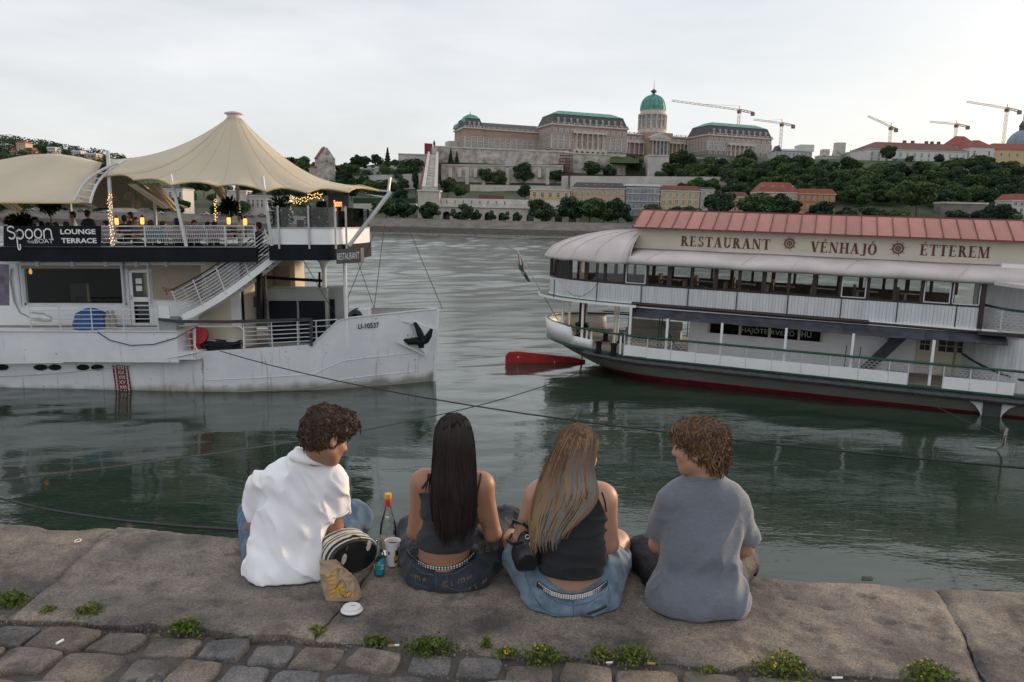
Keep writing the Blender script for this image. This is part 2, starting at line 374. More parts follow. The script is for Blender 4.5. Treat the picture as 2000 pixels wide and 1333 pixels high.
m1 = N(t, 'ShaderNodeMath', operation='MULTIPLY_ADD'); m1.inputs[1].default_value = .30; l(h2, m1.inputs[0]); l(h1, m1.inputs[2])
m2 = N(t, 'ShaderNodeMath', operation='MULTIPLY'); l(m1.outputs[0], m2.inputs[0]); l(am.outputs[0], m2.inputs[1])
m3 = N(t, 'ShaderNodeMath', operation='MULTIPLY_ADD'); m3.inputs[1].default_value = 1.1; l(h3, m3.inputs[0]); l(m2.outputs[0], m3.inputs[2])
b = N(t, 'ShaderNodeBump'); b.inputs['Strength'].default_value = 1; b.inputs['Distance'].default_value = .012; sy = N(t, 'ShaderNodeSeparateXYZ'); l(g.outputs['Position'], sy.inputs[0])   # sheltered by the quay, wind-ruffled in mid-river
ro = N(t, 'ShaderNodeMapRange'); ro.inputs['From Min'].default_value = 24; ro.inputs['From Max'].default_value = 48; ro.inputs['To Min'].default_value = .04; ro.inputs['To Max'].default_value = .2; l(sy.outputs['Y'], ro.inputs['Value']); l(ro.outputs[0], p.inputs['Roughness'])
l(m3.outputs[0], b.inputs['Height']); l(b.outputs[0], p.inputs['Normal'])
M['water'] = wm
# waves are real relief: small and calm behind the moored ships, choppier in mid-river
ry = [3.1]
while ry[-1] < 372: ry.append(ry[-1] + max(.16, .0062 * ry[-1]))
ry = np.array(ry); cx_ = np.linspace(-1, 1, 520); Yg = np.repeat(ry[:, None], 520, 1); Xg = cx_[None, :] * (.82 * Yg + 9); sp_ = np.maximum(np.gradient(ry)[:, None], (.82 * Yg + 9) / 260); Zg = np.zeros_like(Xg)
env = np.interp(Yg, [3, 20, 34, 60, 140, 350], [.17, .22, .5, 1.0, 1.35, 1.6]) * (.55 + .75 * np.clip(.5 + .9 * fbm(np.stack([Xg * .02, Yg * .035, 0 * Xg], -1), 3), 0, 1))
for k in range(7):
    lam = .55 * 1.9 ** k; a_ = .3 + .35 * k; u_, v_ = (Xg * math.cos(a_) * .5 + Yg * math.sin(a_) * .5) / lam, (-Xg * math.sin(a_) + Yg * math.cos(a_)) / lam
    Zg += env * (.125 * lam / 2.2) * np.clip((lam / sp_ - 1.3) / 1.6, 0, 1) * np.clip((3.4 * sp_ + .9) / lam - .3, 0, 1) * vnoise(np.stack([u_, v_, np.full_like(u_, k * 3.7)], -1))
wo_ = MB(); wo_.grid([[(-2500, 3.1, -.5), (2500, 3.1, -.5)], [(-2500, 400, -.5), (2500, 400, -.5)]]); n0 = len(Xg) * 520
me = bpy.data.meshes.new('river_water'); idx = np.arange(n0).reshape(len(ry), 520); q = np.stack([idx[:-1, :-1], idx[:-1, 1:], idx[1:, 1:], idx[1:, :-1]], -1).reshape(-1, 4)
me.from_pydata(np.stack([Xg, Yg, Zg], -1).reshape(-1, 3).tolist() + [list(v) for v in wo_.v], [], q.tolist() + [[n0, n0 + 1, n0 + 3, n0 + 2]]); me.materials.append(wm); me.polygons.foreach_set('use_smooth', [True] * len(me.polygons)); me.update()
put(bpy.data.objects.new('river_water', me), None, kind='structure')

# ------------------------------------------------------------------ quay: capstone slabs, wall, cobbles
def edge_y(x):  # front edge of the quay over the water
    return 3.60 - .1145 * (x - .63) + .03 * math.sin(x * 1.3 + .4) * (1 if x > -1.3 else .3)
def back_y(x): return 2.79 - .082 * x
quay = MB()
quay.hexa([(-14, edge_y(-3)+.75, -1.5), (14, edge_y(3)-.75, -1.5), (14, edge_y(3)-.75, 4.44), (-14, edge_y(-3)+.75, 4.44)], (0, -.35, 0))
quay = quay.build('quay', M['quay_wall'], kind='structure')
# slab joints run from the water's edge to the cobbles
JT = [(-7.2, -7.4), (-4.6, -4.7), (-2.11, -2.05), (-.62, -.76), (2.05, 1.80), (4.4, 4.2), (7.0, 6.9)]
rs = np.random.RandomState(5)
PITS = [(rs.uniform(-2.9, 2.9), rs.uniform(2.75, 3.85), rs.uniform(.008, .022), rs.uniform(.6, 2.2), rs.uniform(-.6, .6)) for _ in range(38)]
PITS += [(x, y, r, 1.8, -.4) for x, y, r in ((1.25, 3.02, .035), (1.62, 3.1, .03), (1.55, 2.9, .026), (1.28, 3.28, .018), (1.42, 3.2, .018), (1.1, 3.35, .02), (-2.3, 3.6, .03), (-2.45, 3.45, .025))]
for k in range(len(JT) - 1):
    (f0, b0), (f1, b1) = JT[k], JT[k+1]; near = k in (1, 2, 3, 4)
    nu, nv = (150, 80) if near else (24, 12); gp = .004
    U, V = np.meshgrid(np.linspace(0, 1, nu), np.linspace(0, 1, nv))
    xf = f0 + (f1 - f0) * U; xb = b0 + (b1 - b0) * U
    X = xb + (xf - xb) * V
    wob = .012 * fbm(np.stack([np.full_like(X, k*3.1), V*6, 0*V], -1)) ; X = X + np.where(U < .5, gp, -gp) * (np.abs(U-.5) > .49) + wob * (np.abs(U - .5) * 2) ** 8
    ey = 3.60 - .1145 * (X - .63) + .018 * fbm(np.stack([X*1.7, 0*X, 0*X+.5], -1)) + .028 * np.exp(-((X + 2.1) / .18) ** 2) - .05 * np.exp(-((X + 2.42) / .16) ** 2)
    by = back_y(X) + .03 * fbm(np.stack([X*4, 0*X, 0*X+9.5], -1))
    Y = by + (ey - by) * V
    P3 = np.stack([X, Y, 0*X], -1)
    Z = QZ + .010 * fbm(P3 * 2.1) + .0045 * fbm(P3 * 11) + [0, -.012, .006, -.004, .0, -.012, 0][k]
    if near:
        Z = Z + .0018 * fbm(P3 * 40, 2)
        for (px_, py_, pr, asp, an) in PITS:
            dx = X - px_; dy = Y - py_; a = dx * math.cos(an) + dy * math.sin(an); c = -dx * math.sin(an) + dy * math.cos(an)
            Z = Z - .011 * np.exp(-((a / (pr * asp)) ** 2 + (c / pr) ** 2) ** 1.5)
    ed = np.minimum(np.minimum(U * (xf - xf.min() + .1 + (f1 - f0)) * 0 + U * abs(f1 - f0), (1 - U) * abs(f1 - f0)), np.minimum(V * .8, (1 - V) * .8))
    Z = Z - .014 * np.exp(-(ed / .018)) - .012 * np.exp(-((1 - V) * .8 / .05))
    m = MB(); top = np.stack([X, Y, Z], -1); m.grid([list(r) for r in top])
    rim = [tuple(p) for p in list(top[0]) + list(top[1:, -1]) + list(top[-1][::-1][1:]) + list(top[1:-1, 0][::-1])]
    m.loft([rim, [(a, b_, 4.44) for a, b_, c in rim]], cap=False)
    m.build('slab', M['slab'], quay, smooth=1)

ground = MB().grid([[(-40, -12, QZ - .055), (40, -12, QZ - .055)], [(-40, 3.4, QZ - .055), (40, 2.6, QZ - .055)]]).build('cobbled_ground', M['soil'], kind='structure')
# earth between the stones rises in the joints
X, Y = np.meshgrid(np.linspace(-3.1, 3.1, 260), np.linspace(1.6, 3.12, 70))
Z = QZ - .024 + .010 * fbm(np.stack([X*7, Y*7, 0*X], -1)) + .004 * fbm(np.stack([X*40, Y*40, 0*X], -1), 2)
Z = Z - .03 * (Y > back_y(X) + .06)
MB().grid([list(r) for r in np.stack([X, Y, Z], -1)]).build('joint_earth', M['soil'], ground, smooth=2)
def cobble_mesh(i, w, d):
    r_ = np.random.RandomState(40 + i); n = 20; rings = []
    cor = r_.uniform(-.014, .014, (4, 2))
    for s_, z in ((1.0, -.06), (1.0, -.012), (.975, -.003), (.92, .0015), (.5, .003)):
        ring = []
        for k in range(n):
            a = 2 * math.pi * (k + .5) / n; c, sn = math.cos(a), math.sin(a); q = (abs(c) ** 9 + abs(sn) ** 9) ** (-1/9)
            u, v = c * q, sn * q; wq = [((1+sx*u)*(1+sy*v))/4 for sx in (-1, 1) for sy in (-1, 1)]
            du = sum(wq[j]*cor[j][0] for j in range(4)); dv = sum(wq[j]*cor[j][1] for j in range(4))
            jit = 1 + .02 * math.sin(3*a + i) + .02 * math.sin(5*a + 2*i)
            ring.append((s_ * u * jit * w/2 + du, s_ * v * jit * d/2 + dv, z + (r_.uniform(-.002, .002) if z > -.02 else 0)))
        rings.append(ring)
    return MB().loft(rings).mesh('cobblestone', M['cobble_grey' if i % 4 == 0 else 'cobble'], smooth=1)
CW = [.165, .185, .205, .225, .17, .195, .215, .15]
cm = [cobble_mesh(i, CW[i], [.135, .16, .15, .175, .145, .165, .155, .15][i]) for i in range(8)]
rc = random.Random(11); yoff = .115
for row in range(6):
    x = -2.75 + rc.uniform(0, .2); dep = [.15, .175, .165, .16, .17, .16][row]
    while x < 2.7:
        i = rc.randrange(8); w = CW[i]; xc = x + w / 2
        o = bpy.data.objects.new('cobblestone', cm[i]); put(o, ground)
        o.location = (xc, back_y(xc) - yoff + rc.uniform(-.012, .012) - .02 * (row == 0) * (xc > 0), QZ - .006 + rc.uniform(-.012, .006))
        o.rotation_euler = (rc.uniform(-.05, .05), rc.uniform(-.05, .05), -.08 + rc.uniform(-.10, .10)); o.scale.y = dep / .16
        x += w + rc.uniform(.010, .028)
    yoff += dep + .022
# grit and pebbles lying in the joints
m = MB(); rg = random.Random(4)
for _ in range(900):
    x = rg.uniform(-2.4, 2.4); y = back_y(x) - .01 + rg.gauss(0, .02) if rg.random() < .5 else back_y(x) - rg.uniform(-.02, .5); r_ = rg.uniform(.002, .0065)
    m.add([(x + r_*rg.uniform(.7, 1.3), y, QZ-.014), (x, y + r_, QZ-.014), (x - r_, y, QZ-.014), (x, y - r_*rg.uniform(.7, 1.3), QZ-.014), (x, y, QZ-.014+r_*1.3), (x, y, QZ - .03)], [(0,1,4),(1,2,4),(2,3,4),(3,0,4),(1,0,5),(2,1,5),(3,2,5),(0,3,5)])
m.build('grit', M['cobble'], kind='stuff', label='loose grit and tiny pebbles in the paving joints', category='grit')

# ------------------------------------------------------------------ weeds in the joint
def leafset(pts, nor_jit, size, seed, asp=1.6, tones=None):
    """small leaf quads at the points; returns verts, faces, tone per vertex"""
    r_ = np.random.RandomState(seed); n = len(pts); a = r_.normal(size=(n, 3)); a /= np.linalg.norm(a, axis=1)[:, None]
    b_ = r_.normal(size=(n, 3)); b_ = np.cross(a, b_); b_ /= np.linalg.norm(b_, axis=1)[:, None]
    s_ = size * r_.uniform(.6, 1.3, (n, 1)); P = np.asarray(pts)
    V = np.stack([P - a*s_*asp/2, P + b_*s_*.5, P + a*s_*asp/2, P - b_*s_*.5], 1).reshape(-1, 3)
    Fc = np.arange(4 * n).reshape(n, 4); T = np.repeat(r_.rand(n) if tones is None else tones, 4)
    return V, Fc, T
def leafobj(name, V, Fc, T, mt, parent=None):
    me = bpy.data.meshes.new(name); me.from_pydata(V.tolist(), [], Fc.tolist()); me.materials.append(mt)
    at = me.attributes.new('tone', 'FLOAT', 'POINT'); at.data.foreach_set('value', np.asarray(T, np.float32)); me.update()
    return put(bpy.data.objects.new(name, me), parent)
WEEDS = [(22, 1180, .085, .06, 'weed clump at the far left, cut by the picture edge'), (95, 1198, .05, .03, 'thin weed tuft beside a weed clump with an orange butt'),
 (178, 1200, .075, .05, 'green weed clump with an orange cigarette butt stuck in it'), (365, 1230, .075, .045, 'green weed clump in front of a pale square cobble'),
 (617, 1238, .05, .03, 'low dry weed tuft at the slab joint behind the white lid'), (735, 1255, .045, .03, 'half withered weed tuft left of a cigarette butt'),
 (838, 1268, .10, .045, 'wide green weed patch right of a cigarette butt'), (950, 1262, .022, .05, 'single upright weed sprig on bare earth'), (990, 1277, .045, .02, 'flat weed tuft left of a round yellow-flowered clump'),
 (1058, 1288, .075, .06, 'round weed clump with tiny yellow flowers'), (1172, 1283, .04, .055, 'upright grassy weed tuft left of a leafy clump'), (1235, 1285, .085, .05, 'leafy weed clump with a cigarette butt at its foot'),
 (1383, 1311, .03, .02, 'tiny weed sprig alone before the grey shirt'), (1528, 1312, .105, .085, 'big bushy weed clump near the lower right'), (1815, 1325, .10, .07, 'bushy weed clump at the bottom right corner')]
for i, (x, y, rad, hh, lab) in enumerate(WEEDS):
    c = atZ(x, y, QZ - .01); r_ = np.random.RandomState(100 + i); root = thing('weed_clump', lab, 'weed', tuple(c), 'weeds in the paving joint')
    n = int(5200 * rad); q = r_.normal(size=(n, 3)) * [.5, .36, 0]; q[:, 2] = r_.rand(n) ** 1.3
    hl = np.exp(-(q[:, 0]**2 + q[:, 1]**2) * 1.6); pts = np.stack([q[:, 0]*rad, q[:, 1]*rad*.9, .004 + q[:, 2]*hh*hl], 1)
    V, Fc, T = leafset(pts, 0, .0095, 200 + i, 1.7, np.clip(q[:, 2]*.8 + r_.rand(n)*.4, 0, 1)); leafobj('leaves', V, Fc, T, M['leaf_weed'], root)['kind'] = 'stuff'
    m = MB()
    for k in range(max(6, int(rad * 220))):
        a = r_.normal(size=2) * [.35, .25] * rad; e = a * 1.5 + r_.normal(size=2) * .006; h = hh * r_.uniform(.4, 1.0)
        m.tube([(a[0], a[1], -.01), ((a[0]+e[0])/2, (a[1]+e[1])/2, h*.6), (e[0], e[1], h)], [.0012, .001, .0005], 3)
    m.build('stems', M['leaf_weed'], root, kind='stuff')
    if 'yellow' in lab or 'bushy' in lab:
        m = MB()
        for k in range(7):
            a = r_.normal(size=2) * .4 * rad; m.lathe([(.0001, 0), (.004, .001), (.003, .004), (.0001, .005)], (a[0], a[1], hh * .8 * math.exp(-(a @ a) / rad**2) + .004), 6)
        m.build('flowers', M['yellow_cap'], root, kind='stuff')
def litter(name, x, y, ln, r_, mats, lab, cat, ang):
    c = atZ(x, y, QZ); m = MB(); d = np.array([math.cos(ang), math.sin(ang), 0]) * ln; c = c + [0, 0, r_ + .002]
    m.tube([c - d/2, c + d*.1], r_, 8); m.mi = 1; m.tube([c + d*.1, c + d/2], r_ * .98, 8); tag(m.build(name, mats, None, smooth=1), lab, cat)
B_, Wt = M['plaster_orange'], M['letter_white']
litter('cigarette_butt', 769, 1264, .042, .0042, [B_, Wt], 'orange and white cigarette butt on earth between two weed patches', 'cigarette butt', .2)
litter('cigarette_butt', 168, 1186, .028, .004, [B_, B_], 'orange cigarette butt in the weed clump at left', 'cigarette butt', .8)
litter('cigarette_butt', 1272, 1299, .03, .004, [B_, B_], 'orange cigarette butt beside a leafy weed clump at centre right', 'cigarette butt', -.1)
litter('cigarette_butt', 1190, 1297, .025, .0035, [Wt, Wt], 'white cigarette end in front of a grassy weed tuft', 'cigarette butt', .1)
litter('cigarette_butt', 1635, 1327, .04, .004, [Wt, Wt], 'white cigarette butt between the two bushy weed clumps', 'cigarette butt', .05)
litter('cigarette_butt', 117, 1257, .03, .005, [Wt, Wt], 'pale crumpled butt between two cobbles at lower left', 'cigarette butt', 1.2)
m = MB(); c = atZ(152, 1057, QZ + .004); m.tube([c + np.array([.013*math.cos(a), .02*math.sin(a), .001]) for a in np.linspace(0, 2*math.pi, 13)[:-1]], .003, 5, closed=True)
tag(m.build('can_tab', M['stud'], None, True), 'small shiny can ring pull on the left slab', 'ring pull')
c = atZ(1693, 1131, QZ); m = MB(); rr_ = np.random.RandomState(2); m.loft([[c + np.array([.030*math.cos(a)*s_, .010*math.sin(a)*s_ - .005, z*.5 + .003*math.sin(3*a)]) for a in np.linspace(0, 2*math.pi, 13)[:-1]] for s_, z in ((.9, -.01), (1, .008), (.85, .022), (.4, .03))])
tag(m.build('stone_chip', M['cobble_grey'], None, True), 'grey stone chip lying on the quay edge at right', 'stone')
# ------------------------------------------------------------------ far bank: terrain
def bankY(x): return 358 - .08 * x
def hp(x):  # plateau height above the river by distance along the bank
    return float(np.interp(x, [-700, -330, -250, -200, -110, -60, 60, 500], [9, 9, 22, 36, 52, 62, 64, 64]))
def gz(x, Y):
    s_ = max(0, min(1, (Y - 400) / 240)); a = 6.9 + (hp(x) - 6.9) * s_ ** 1.15
    b = float(np.interp(Y, [400, 440, 585, 612, 622, 640, 652], [6.9, 15, 29, 33, 42, 48, 64])) * (1 if x > -60 else max(.2, hp(x) / 62))
    k = float(np.interp(x, [-230, -190, 130, 190], [0, 1, 1, 0])); return a + (b - a) * k
hm = MB(); xs = list(range(-700, 720, 20)); ys = [373, 385, 400, 415] + list(range(430, 575, 15)) + [585, 600, 612, 617, 622, 632, 640, 646, 652, 660] + [700, 800, 950, 1200]
hm.grid([[(x, Y - .08 * x if Y < 400 else Y, gz(x, Y) + (1.2 * float(fbm(np.array([x*.03, Y*.03, 0]))) if Y > 420 else 0)) for x in xs] for Y in ys])
hm.build('hillside', M['hill'], smooth=2, kind='structure')
def hill_pt(px, py, y0=392):
    d = ray(px, py)
    for Y in np.arange(y0, 720, 2):
        q = CAM + d * (Y / d[1])
        if q[2] <= gz(q[0], Y): return q
    return atY(px, py, 690)
def strip(prof, mt, name, label=None, cat=None, kind=None):
    m = MB(); X = list(range(-560, 440, 25))
    m.grid([[(x, bankY(x) + dy, z) for x in X] for dy, z in prof]); o = m.build(name, mt)
    if kind: o['kind'] = kind
    else: tag(o, label, cat)
strip([(-3, -.5), (0, .35), (3.5, 1.1)], M['rubble'], 'rubble_strip', kind='structure')
strip([(3.2, .6), (3.8, 3.7), (4.6, 3.7), (4.6, 3.3)], M['bank_dark'], 'river_wall', 'long dark stone river wall on the far bank', 'wall')
strip([(4.4, 3.5), (12, 3.6)], M['asphalt'], 'lower_road', kind='structure')
strip([(12, 3.2), (12.6, 6.7), (12.6, 7.6), (13.3, 7.6), (13.3, 6.7)], M['bank_stone'], 'quay_wall', 'upper pale stone embankment wall with parapet on the far bank', 'wall')
strip([(13.2, 6.85), (30, 6.9), (46, 6.95)], M['asphalt'], 'promenade', kind='structure')

# ------------------------------------------------------------------ trees
def crown_pts(seed, rx, rz, zc, lobes, n, conif=False):
    r_ = np.random.RandomState(seed); out = []; tn = []
    if conif:
        h = r_.rand(n) ** .8; a = r_.rand(n) * 6.283; rr = rx * (1 - h) * (.55 + .45 * r_.rand(n)) * (.8 + .2 * np.sin(h * 40))
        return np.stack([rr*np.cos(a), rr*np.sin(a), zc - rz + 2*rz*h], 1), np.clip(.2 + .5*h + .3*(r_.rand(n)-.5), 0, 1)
    for k in range(lobes):
        a = r_.rand() * 6.283; q = r_.rand() ** .5 * .62; c = np.array([rx*q*math.cos(a), rx*q*math.sin(a), zc + rz*(r_.rand()*1.25-.6)*(1-.4*q)])
        rad = np.array([rx, rx, rz*.85]) * r_.uniform(.22, .44); d = r_.normal(size=(n//lobes, 3)); d /= np.linalg.norm(d, axis=1)[:, None]
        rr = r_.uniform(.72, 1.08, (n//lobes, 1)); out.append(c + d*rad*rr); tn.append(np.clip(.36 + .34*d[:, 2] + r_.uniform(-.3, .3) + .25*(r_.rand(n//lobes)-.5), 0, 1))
    return np.concatenate(out), np.concatenate(tn)
TREES = {}
def tree_proto(key, seed, rx, h, lobes, n, lsize, mt, conif=False, trunk=.07):
    zb = h * (.08 if conif else trunk); P_, T = crown_pts(seed, rx, (h - zb) / 2, zb + (h - zb) / 2, lobes, n, conif)
    V, Fc, TT = leafset(P_, 0, lsize, seed + 1, 1.5, T); cr = leafobj('crown', V, Fc, TT, mt); cr['kind'] = 'stuff'
    m = MB(); r_ = random.Random(seed); m.tube([(0, 0, -2), (.05*rx, 0, zb), (0, .04*rx, h*.6), (0, 0, h*.85)], [h*.028, h*.022, h*.012, h*.004], 7)
    for k in range(5):
        a = r_.uniform(0, 6.28); z = h * r_.uniform(.22, .55); m.tube([(0, 0, z), (rx*.35*math.cos(a), rx*.35*math.sin(a), z + h*.12), (rx*.65*math.cos(a), rx*.65*math.sin(a), z + h*.2)], [h*.011, h*.008, h*.003], 5)
    tk = m.mesh('trunk', M['bark'], True); TREES[key] = (cr.data, tk, h); bpy.data.objects.remove(cr)
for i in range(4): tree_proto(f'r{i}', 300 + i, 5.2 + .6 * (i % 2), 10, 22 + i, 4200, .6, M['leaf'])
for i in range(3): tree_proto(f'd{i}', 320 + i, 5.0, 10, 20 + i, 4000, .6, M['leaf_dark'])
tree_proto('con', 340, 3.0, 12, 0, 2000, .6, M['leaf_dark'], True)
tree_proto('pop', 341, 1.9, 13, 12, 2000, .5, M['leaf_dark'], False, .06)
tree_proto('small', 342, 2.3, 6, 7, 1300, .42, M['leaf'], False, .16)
tr_ = random.Random(21)
def tree(key, pos, h, label, group=None, wide=1.0):
    cr, tk, h0 = TREES[key]; k = h / h0
    root = thing('tree' if key not in ('con', 'pop') else {'con': 'conifer_tree', 'pop': 'poplar_tree'}[key], label, 'tree', Matrix.Translation(tuple(pos)) @ Matrix.Rotation(tr_.uniform(0, 6.28), 4, 'Z') @ Matrix.Diagonal((k*wide, k*wide, k, 1)), group)
    put(bpy.data.objects.new('crown', cr), root, kind='stuff'); put(bpy.data.objects.new('trunk', tk), root)
def tree_px(key, px, py, hpx, label, Y=None, group=None, wide=1.0):
    p_ = hill_pt(px, py) if Y is None else atY(px, py, Y)
    tree(key, p_, hpx * p_[1] / F, label, group, wide)

def scatter(x0, x1, y0f, y1f, dx, dy, hpx, keys, label, group):
    y = y0f(0) if callable(y0f) else y0f; row = 0; ye = y1f
    while y < ye:
        x = x0 + (row % 2) * dx / 2
        while x < x1:
            px, py = x + tr_.uniform(-.35, .35) * dx, y + tr_.uniform(-.4, .4) * dy
            tree_px(tr_.choice(keys), px, py, hpx * tr_.uniform(.75, 1.25), label, None, group, tr_.uniform(.9, 1.25)); x += dx
        y += dy; row += 1
RK = ['r0', 'r1', 'r2', 'r3', 'd0', 'd1', 'd2', 'd1']
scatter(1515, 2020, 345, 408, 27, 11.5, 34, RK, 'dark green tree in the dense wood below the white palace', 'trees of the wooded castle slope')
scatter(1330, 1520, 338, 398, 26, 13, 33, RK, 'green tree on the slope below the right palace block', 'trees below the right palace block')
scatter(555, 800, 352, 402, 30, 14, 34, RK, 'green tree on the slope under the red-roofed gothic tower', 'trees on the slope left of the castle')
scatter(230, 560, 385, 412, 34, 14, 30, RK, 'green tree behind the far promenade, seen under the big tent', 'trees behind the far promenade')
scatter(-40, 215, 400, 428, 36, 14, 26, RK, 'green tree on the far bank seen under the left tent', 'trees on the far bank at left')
for px, py, h, k, lab in [(1452, 342, 52, 'd0', 'broad dark tree right of the palace portico, touching its right block'), (1330, 322, 30, 'd2', 'dark tree left of the right palace block'),
  (1240, 338, 34, 'd1', 'dark tree just left of the central bastion'), (1158, 350, 36, 'r1', 'tree in front of the rampart left of the green lawn'), (1190, 352, 32, 'd0', 'dark tree right of the scaffolding tower'),
  (1312, 352, 36, 'r3', 'bright tree right of the central bastion base'), (1350, 335, 30, 'd1', 'dark tree below the colonnade, right of the bastion'), (1290, 362, 28, 'r2', 'light green tree above the modern glass house'),
  (1200, 366, 22, 'd2', 'low dark tree above the peach house roof'), (880, 321, 28, 'con', 'dark conifer growing against the left rampart'), (892, 321, 24, 'con', 'smaller conifer beside the one at the left rampart'),
  (1021, 362, 46, 'd1', 'tall dark tree before the buttressed wall'), (950, 362, 34, 'r2', 'pale ivy-like tree between the wall buttresses'), (975, 363, 32, 'r0', 'second pale tree between the wall buttresses'),
  (1085, 362, 36, 'd0', 'dark tree at the right end of the buttressed wall'), (875, 385, 40, 'd2', 'dark tree beside the foot of the castle stairs'), (900, 390, 30, 'r1', 'green tree on the bank right of the castle stairs'),
  (1025, 392, 34, 'd0', 'rounded tree above the arcade, left of the yellow house'), (812, 382, 52, 'pop', 'slim dark poplar left of the castle stairs'), (757, 327, 36, 'con', 'pointed conifer on the hill right of the gothic tower'),
  (737, 327, 26, 'd1', 'dark tree left of the pointed conifer'), (715, 328, 24, 'd2', 'dark tree between gothic tower and conifer'), (695, 329, 28, 'd0', 'dark tree nearer the gothic tower'), (575, 348, 42, 'd1', 'broad dark tree left of the gothic tower'),
  (600, 360, 30, 'r1', 'tree below the broad dark one left of the gothic tower'), (683, 363, 44, 'r3', 'light green tree right of the gothic tower'), (635, 348, 28, 'r0', 'tree hiding the base of the gothic tower'),
  (1733, 318, 34, 'd2', 'dark tree before the left end of the white palace'), (1832, 322, 22, 'd0', 'small dark tree before the middle of the white palace'), (1775, 322, 18, 'r2', 'low tree before the white palace wall')]:
    p_ = atY(px, py, 640) if py < 345 else None
    if p_ is None: tree_px(k, px, py, h, lab)
    else: tree(k, p_, h * 640 / F, lab)
    if py < 330: pass
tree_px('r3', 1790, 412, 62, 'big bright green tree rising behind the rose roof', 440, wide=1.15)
PN = {}
for px, py, h, k, wd in sorted([(590, 428, 34, 'r0', 1), (655, 428, 30, 'r2', 1), (755, 430, 38, 'r1', 1.2), (790, 430, 40, 'd0', 1.2), (838, 431, 34, 'r3', 1.1), (888, 432, 24, 'small', 1), (911, 432, 32, 'r0', .85),
  (935, 432, 22, 'small', 1), (961, 433, 22, 'small', 1), (987, 433, 20, 'small', 1), (1014, 434, 20, 'small', 1), (1058, 434, 42, 'd1', 1.1), (1068, 436, 24, 'small', 1), (1090, 436, 24, 'small', 1), (1120, 436, 48, 'd2', 1.2), (1150, 437, 46, 'r1', 1.3),
  (1205, 437, 46, 'd0', 1.2), (1180, 437, 40, 'r3', 1.1), (1226, 439, 26, 'small', 1), (1275, 430, 30, 'r2', 1.2), (1320, 430, 26, 'd1', 1.3), (1350, 432, 28, 'r0', 1.2), (1400, 430, 52, 'd2', 1.1), (1470, 432, 50, 'r1', 1.2), (1530, 432, 50, 'd0', 1.2), (1500, 436, 44, 'r3', 1.2),
  (1600, 436, 40, 'd1', 1.2), (1650, 440, 34, 'd0', 1.3), (1700, 440, 34, 'r0', 1.3), (1750, 442, 30, 'r1', 1.2), (1870, 444, 32, 'd2', 1.3), (1920, 444, 40, 'd0', 1.2), (1960, 446, 44, 'd1', 1.2), (470, 425, 30, 'r1', 1), (425, 424, 26, 'd0', 1), (235, 420, 26, 'r0', 1.1), (200, 420, 28, 'r2', 1.1), (265, 420, 26, 'r3', 1), (350, 421, 34, 'd2', 1.2), (310, 421, 28, 'r1', 1)]):
    zn = ['seen under the big tent on the far bank', 'left of the garden gate on the far promenade', 'standing before the garden arcade', 'before the yellow and peach riverside houses', 'showing above the rose ship roof'][(px > 560) + (px > 815) + (px > 1035) + (px > 1240)]; PN[zn] = PN.get(zn, 0) + 1
    tree_px(k, px, py + 3, h * 1.2, ['first', 'second', 'third', 'fourth', 'fifth', 'sixth', 'seventh', 'eighth', 'ninth', 'tenth', 'eleventh', 'twelfth', 'thirteenth', 'fourteenth', 'fifteenth', 'sixteenth', 'seventeenth'][PN[zn] - 1] + ' promenade tree from the left ' + zn, 386 - .08 * ((px - 1000) / F * 386), 'promenade trees', wd)

# ------------------------------------------------------------------ walls and ramparts of the hill
def wallpx(name, x0, x1, yt0, yt1, yb0, yb1, Y, mt, label, cat='wall', thick=8, Y1=None, cap=0, parent=None):
    Y1 = Y1 or Y; q = [atY(x0, yb0, Y), atY(x1, yb1, Y1), atY(x1, yt1, Y1), atY(x0, yt0, Y)]
    q[0][2] -= 6; q[1][2] -= 6; m = MB().hexa(q, (0, thick, 0)); o = m.build(name, mt, parent)
    if parent is None: tag(o, label, cat)
    if cap:
        c = MB(); a, b_ = q[3] + [0, -.6, .05], q[2] + [0, -.6, .05]; c.hexa([a, b_, b_ + [0, 0, cap], a + [0, 0, cap]], (0, thick + 1, 0)); c.build('coping', M['rampart_pale'], o)
    return o
RW = M['rampart']; RPw = M['rampart_pale']
up = wallpx('upper_rampart', 848, 1112, 288, 299, 324, 326, 645, RW, 'tall rough stone rampart under the left palace wing', cap=1.2)
wallpx('stone_panel', 987, 1008, 310, 310, 325, 325, 644, RPw, '', parent=up)
lw = wallpx('buttressed_wall', 862, 1100, 324, 326, 362, 362, 618, RW, 'lower castle wall lined with pale stone buttresses', cap=1.0)
for i, x in enumerate([876, 894, 909, 925, 941, 957, 988, 1050, 1066]):
    q = [atY(x, 361 if i % 2 == 0 else 347, 616), atY(x + 7, 361 if i % 2 == 0 else 347, 616), atY(x + 7, 329, 616.5), atY(x, 329, 616.5)]
    MB().hexa(q, (0, 3, 0)).build('buttress', RPw, lw)
wallpx('right_rampart', 1104, 1222, 300, 306, 335, 338, 640, RW, 'rough rampart under the palace arches, right of the scaffold', cap=1)
wallpx('left_rampart', 778, 846, 302, 304, 325, 326, 640, RPw, 'pale long bastion wall left of the castle stairs', cap=.8)
wallpx('left_lower_wall', 700, 842, 330, 322, 344, 340, 628, RPw, 'crenellated pale wall running down left of the stairs', Y1=625)
wallpx('left_base_wall', 690, 850, 344, 338, 362, 368, 612, RPw, 'pale smooth wall below the crenellated one')
for i in range(9):
    x = 706 + i * 15; p_ = atY(x, 330 - i * .85, 627); MB().box(p_ + [-1.4, -.6, -.4], p_ + [1.4, 1.2, 1.1]).build('merlon', RPw, bpy.data.objects['left_lower_wall'])
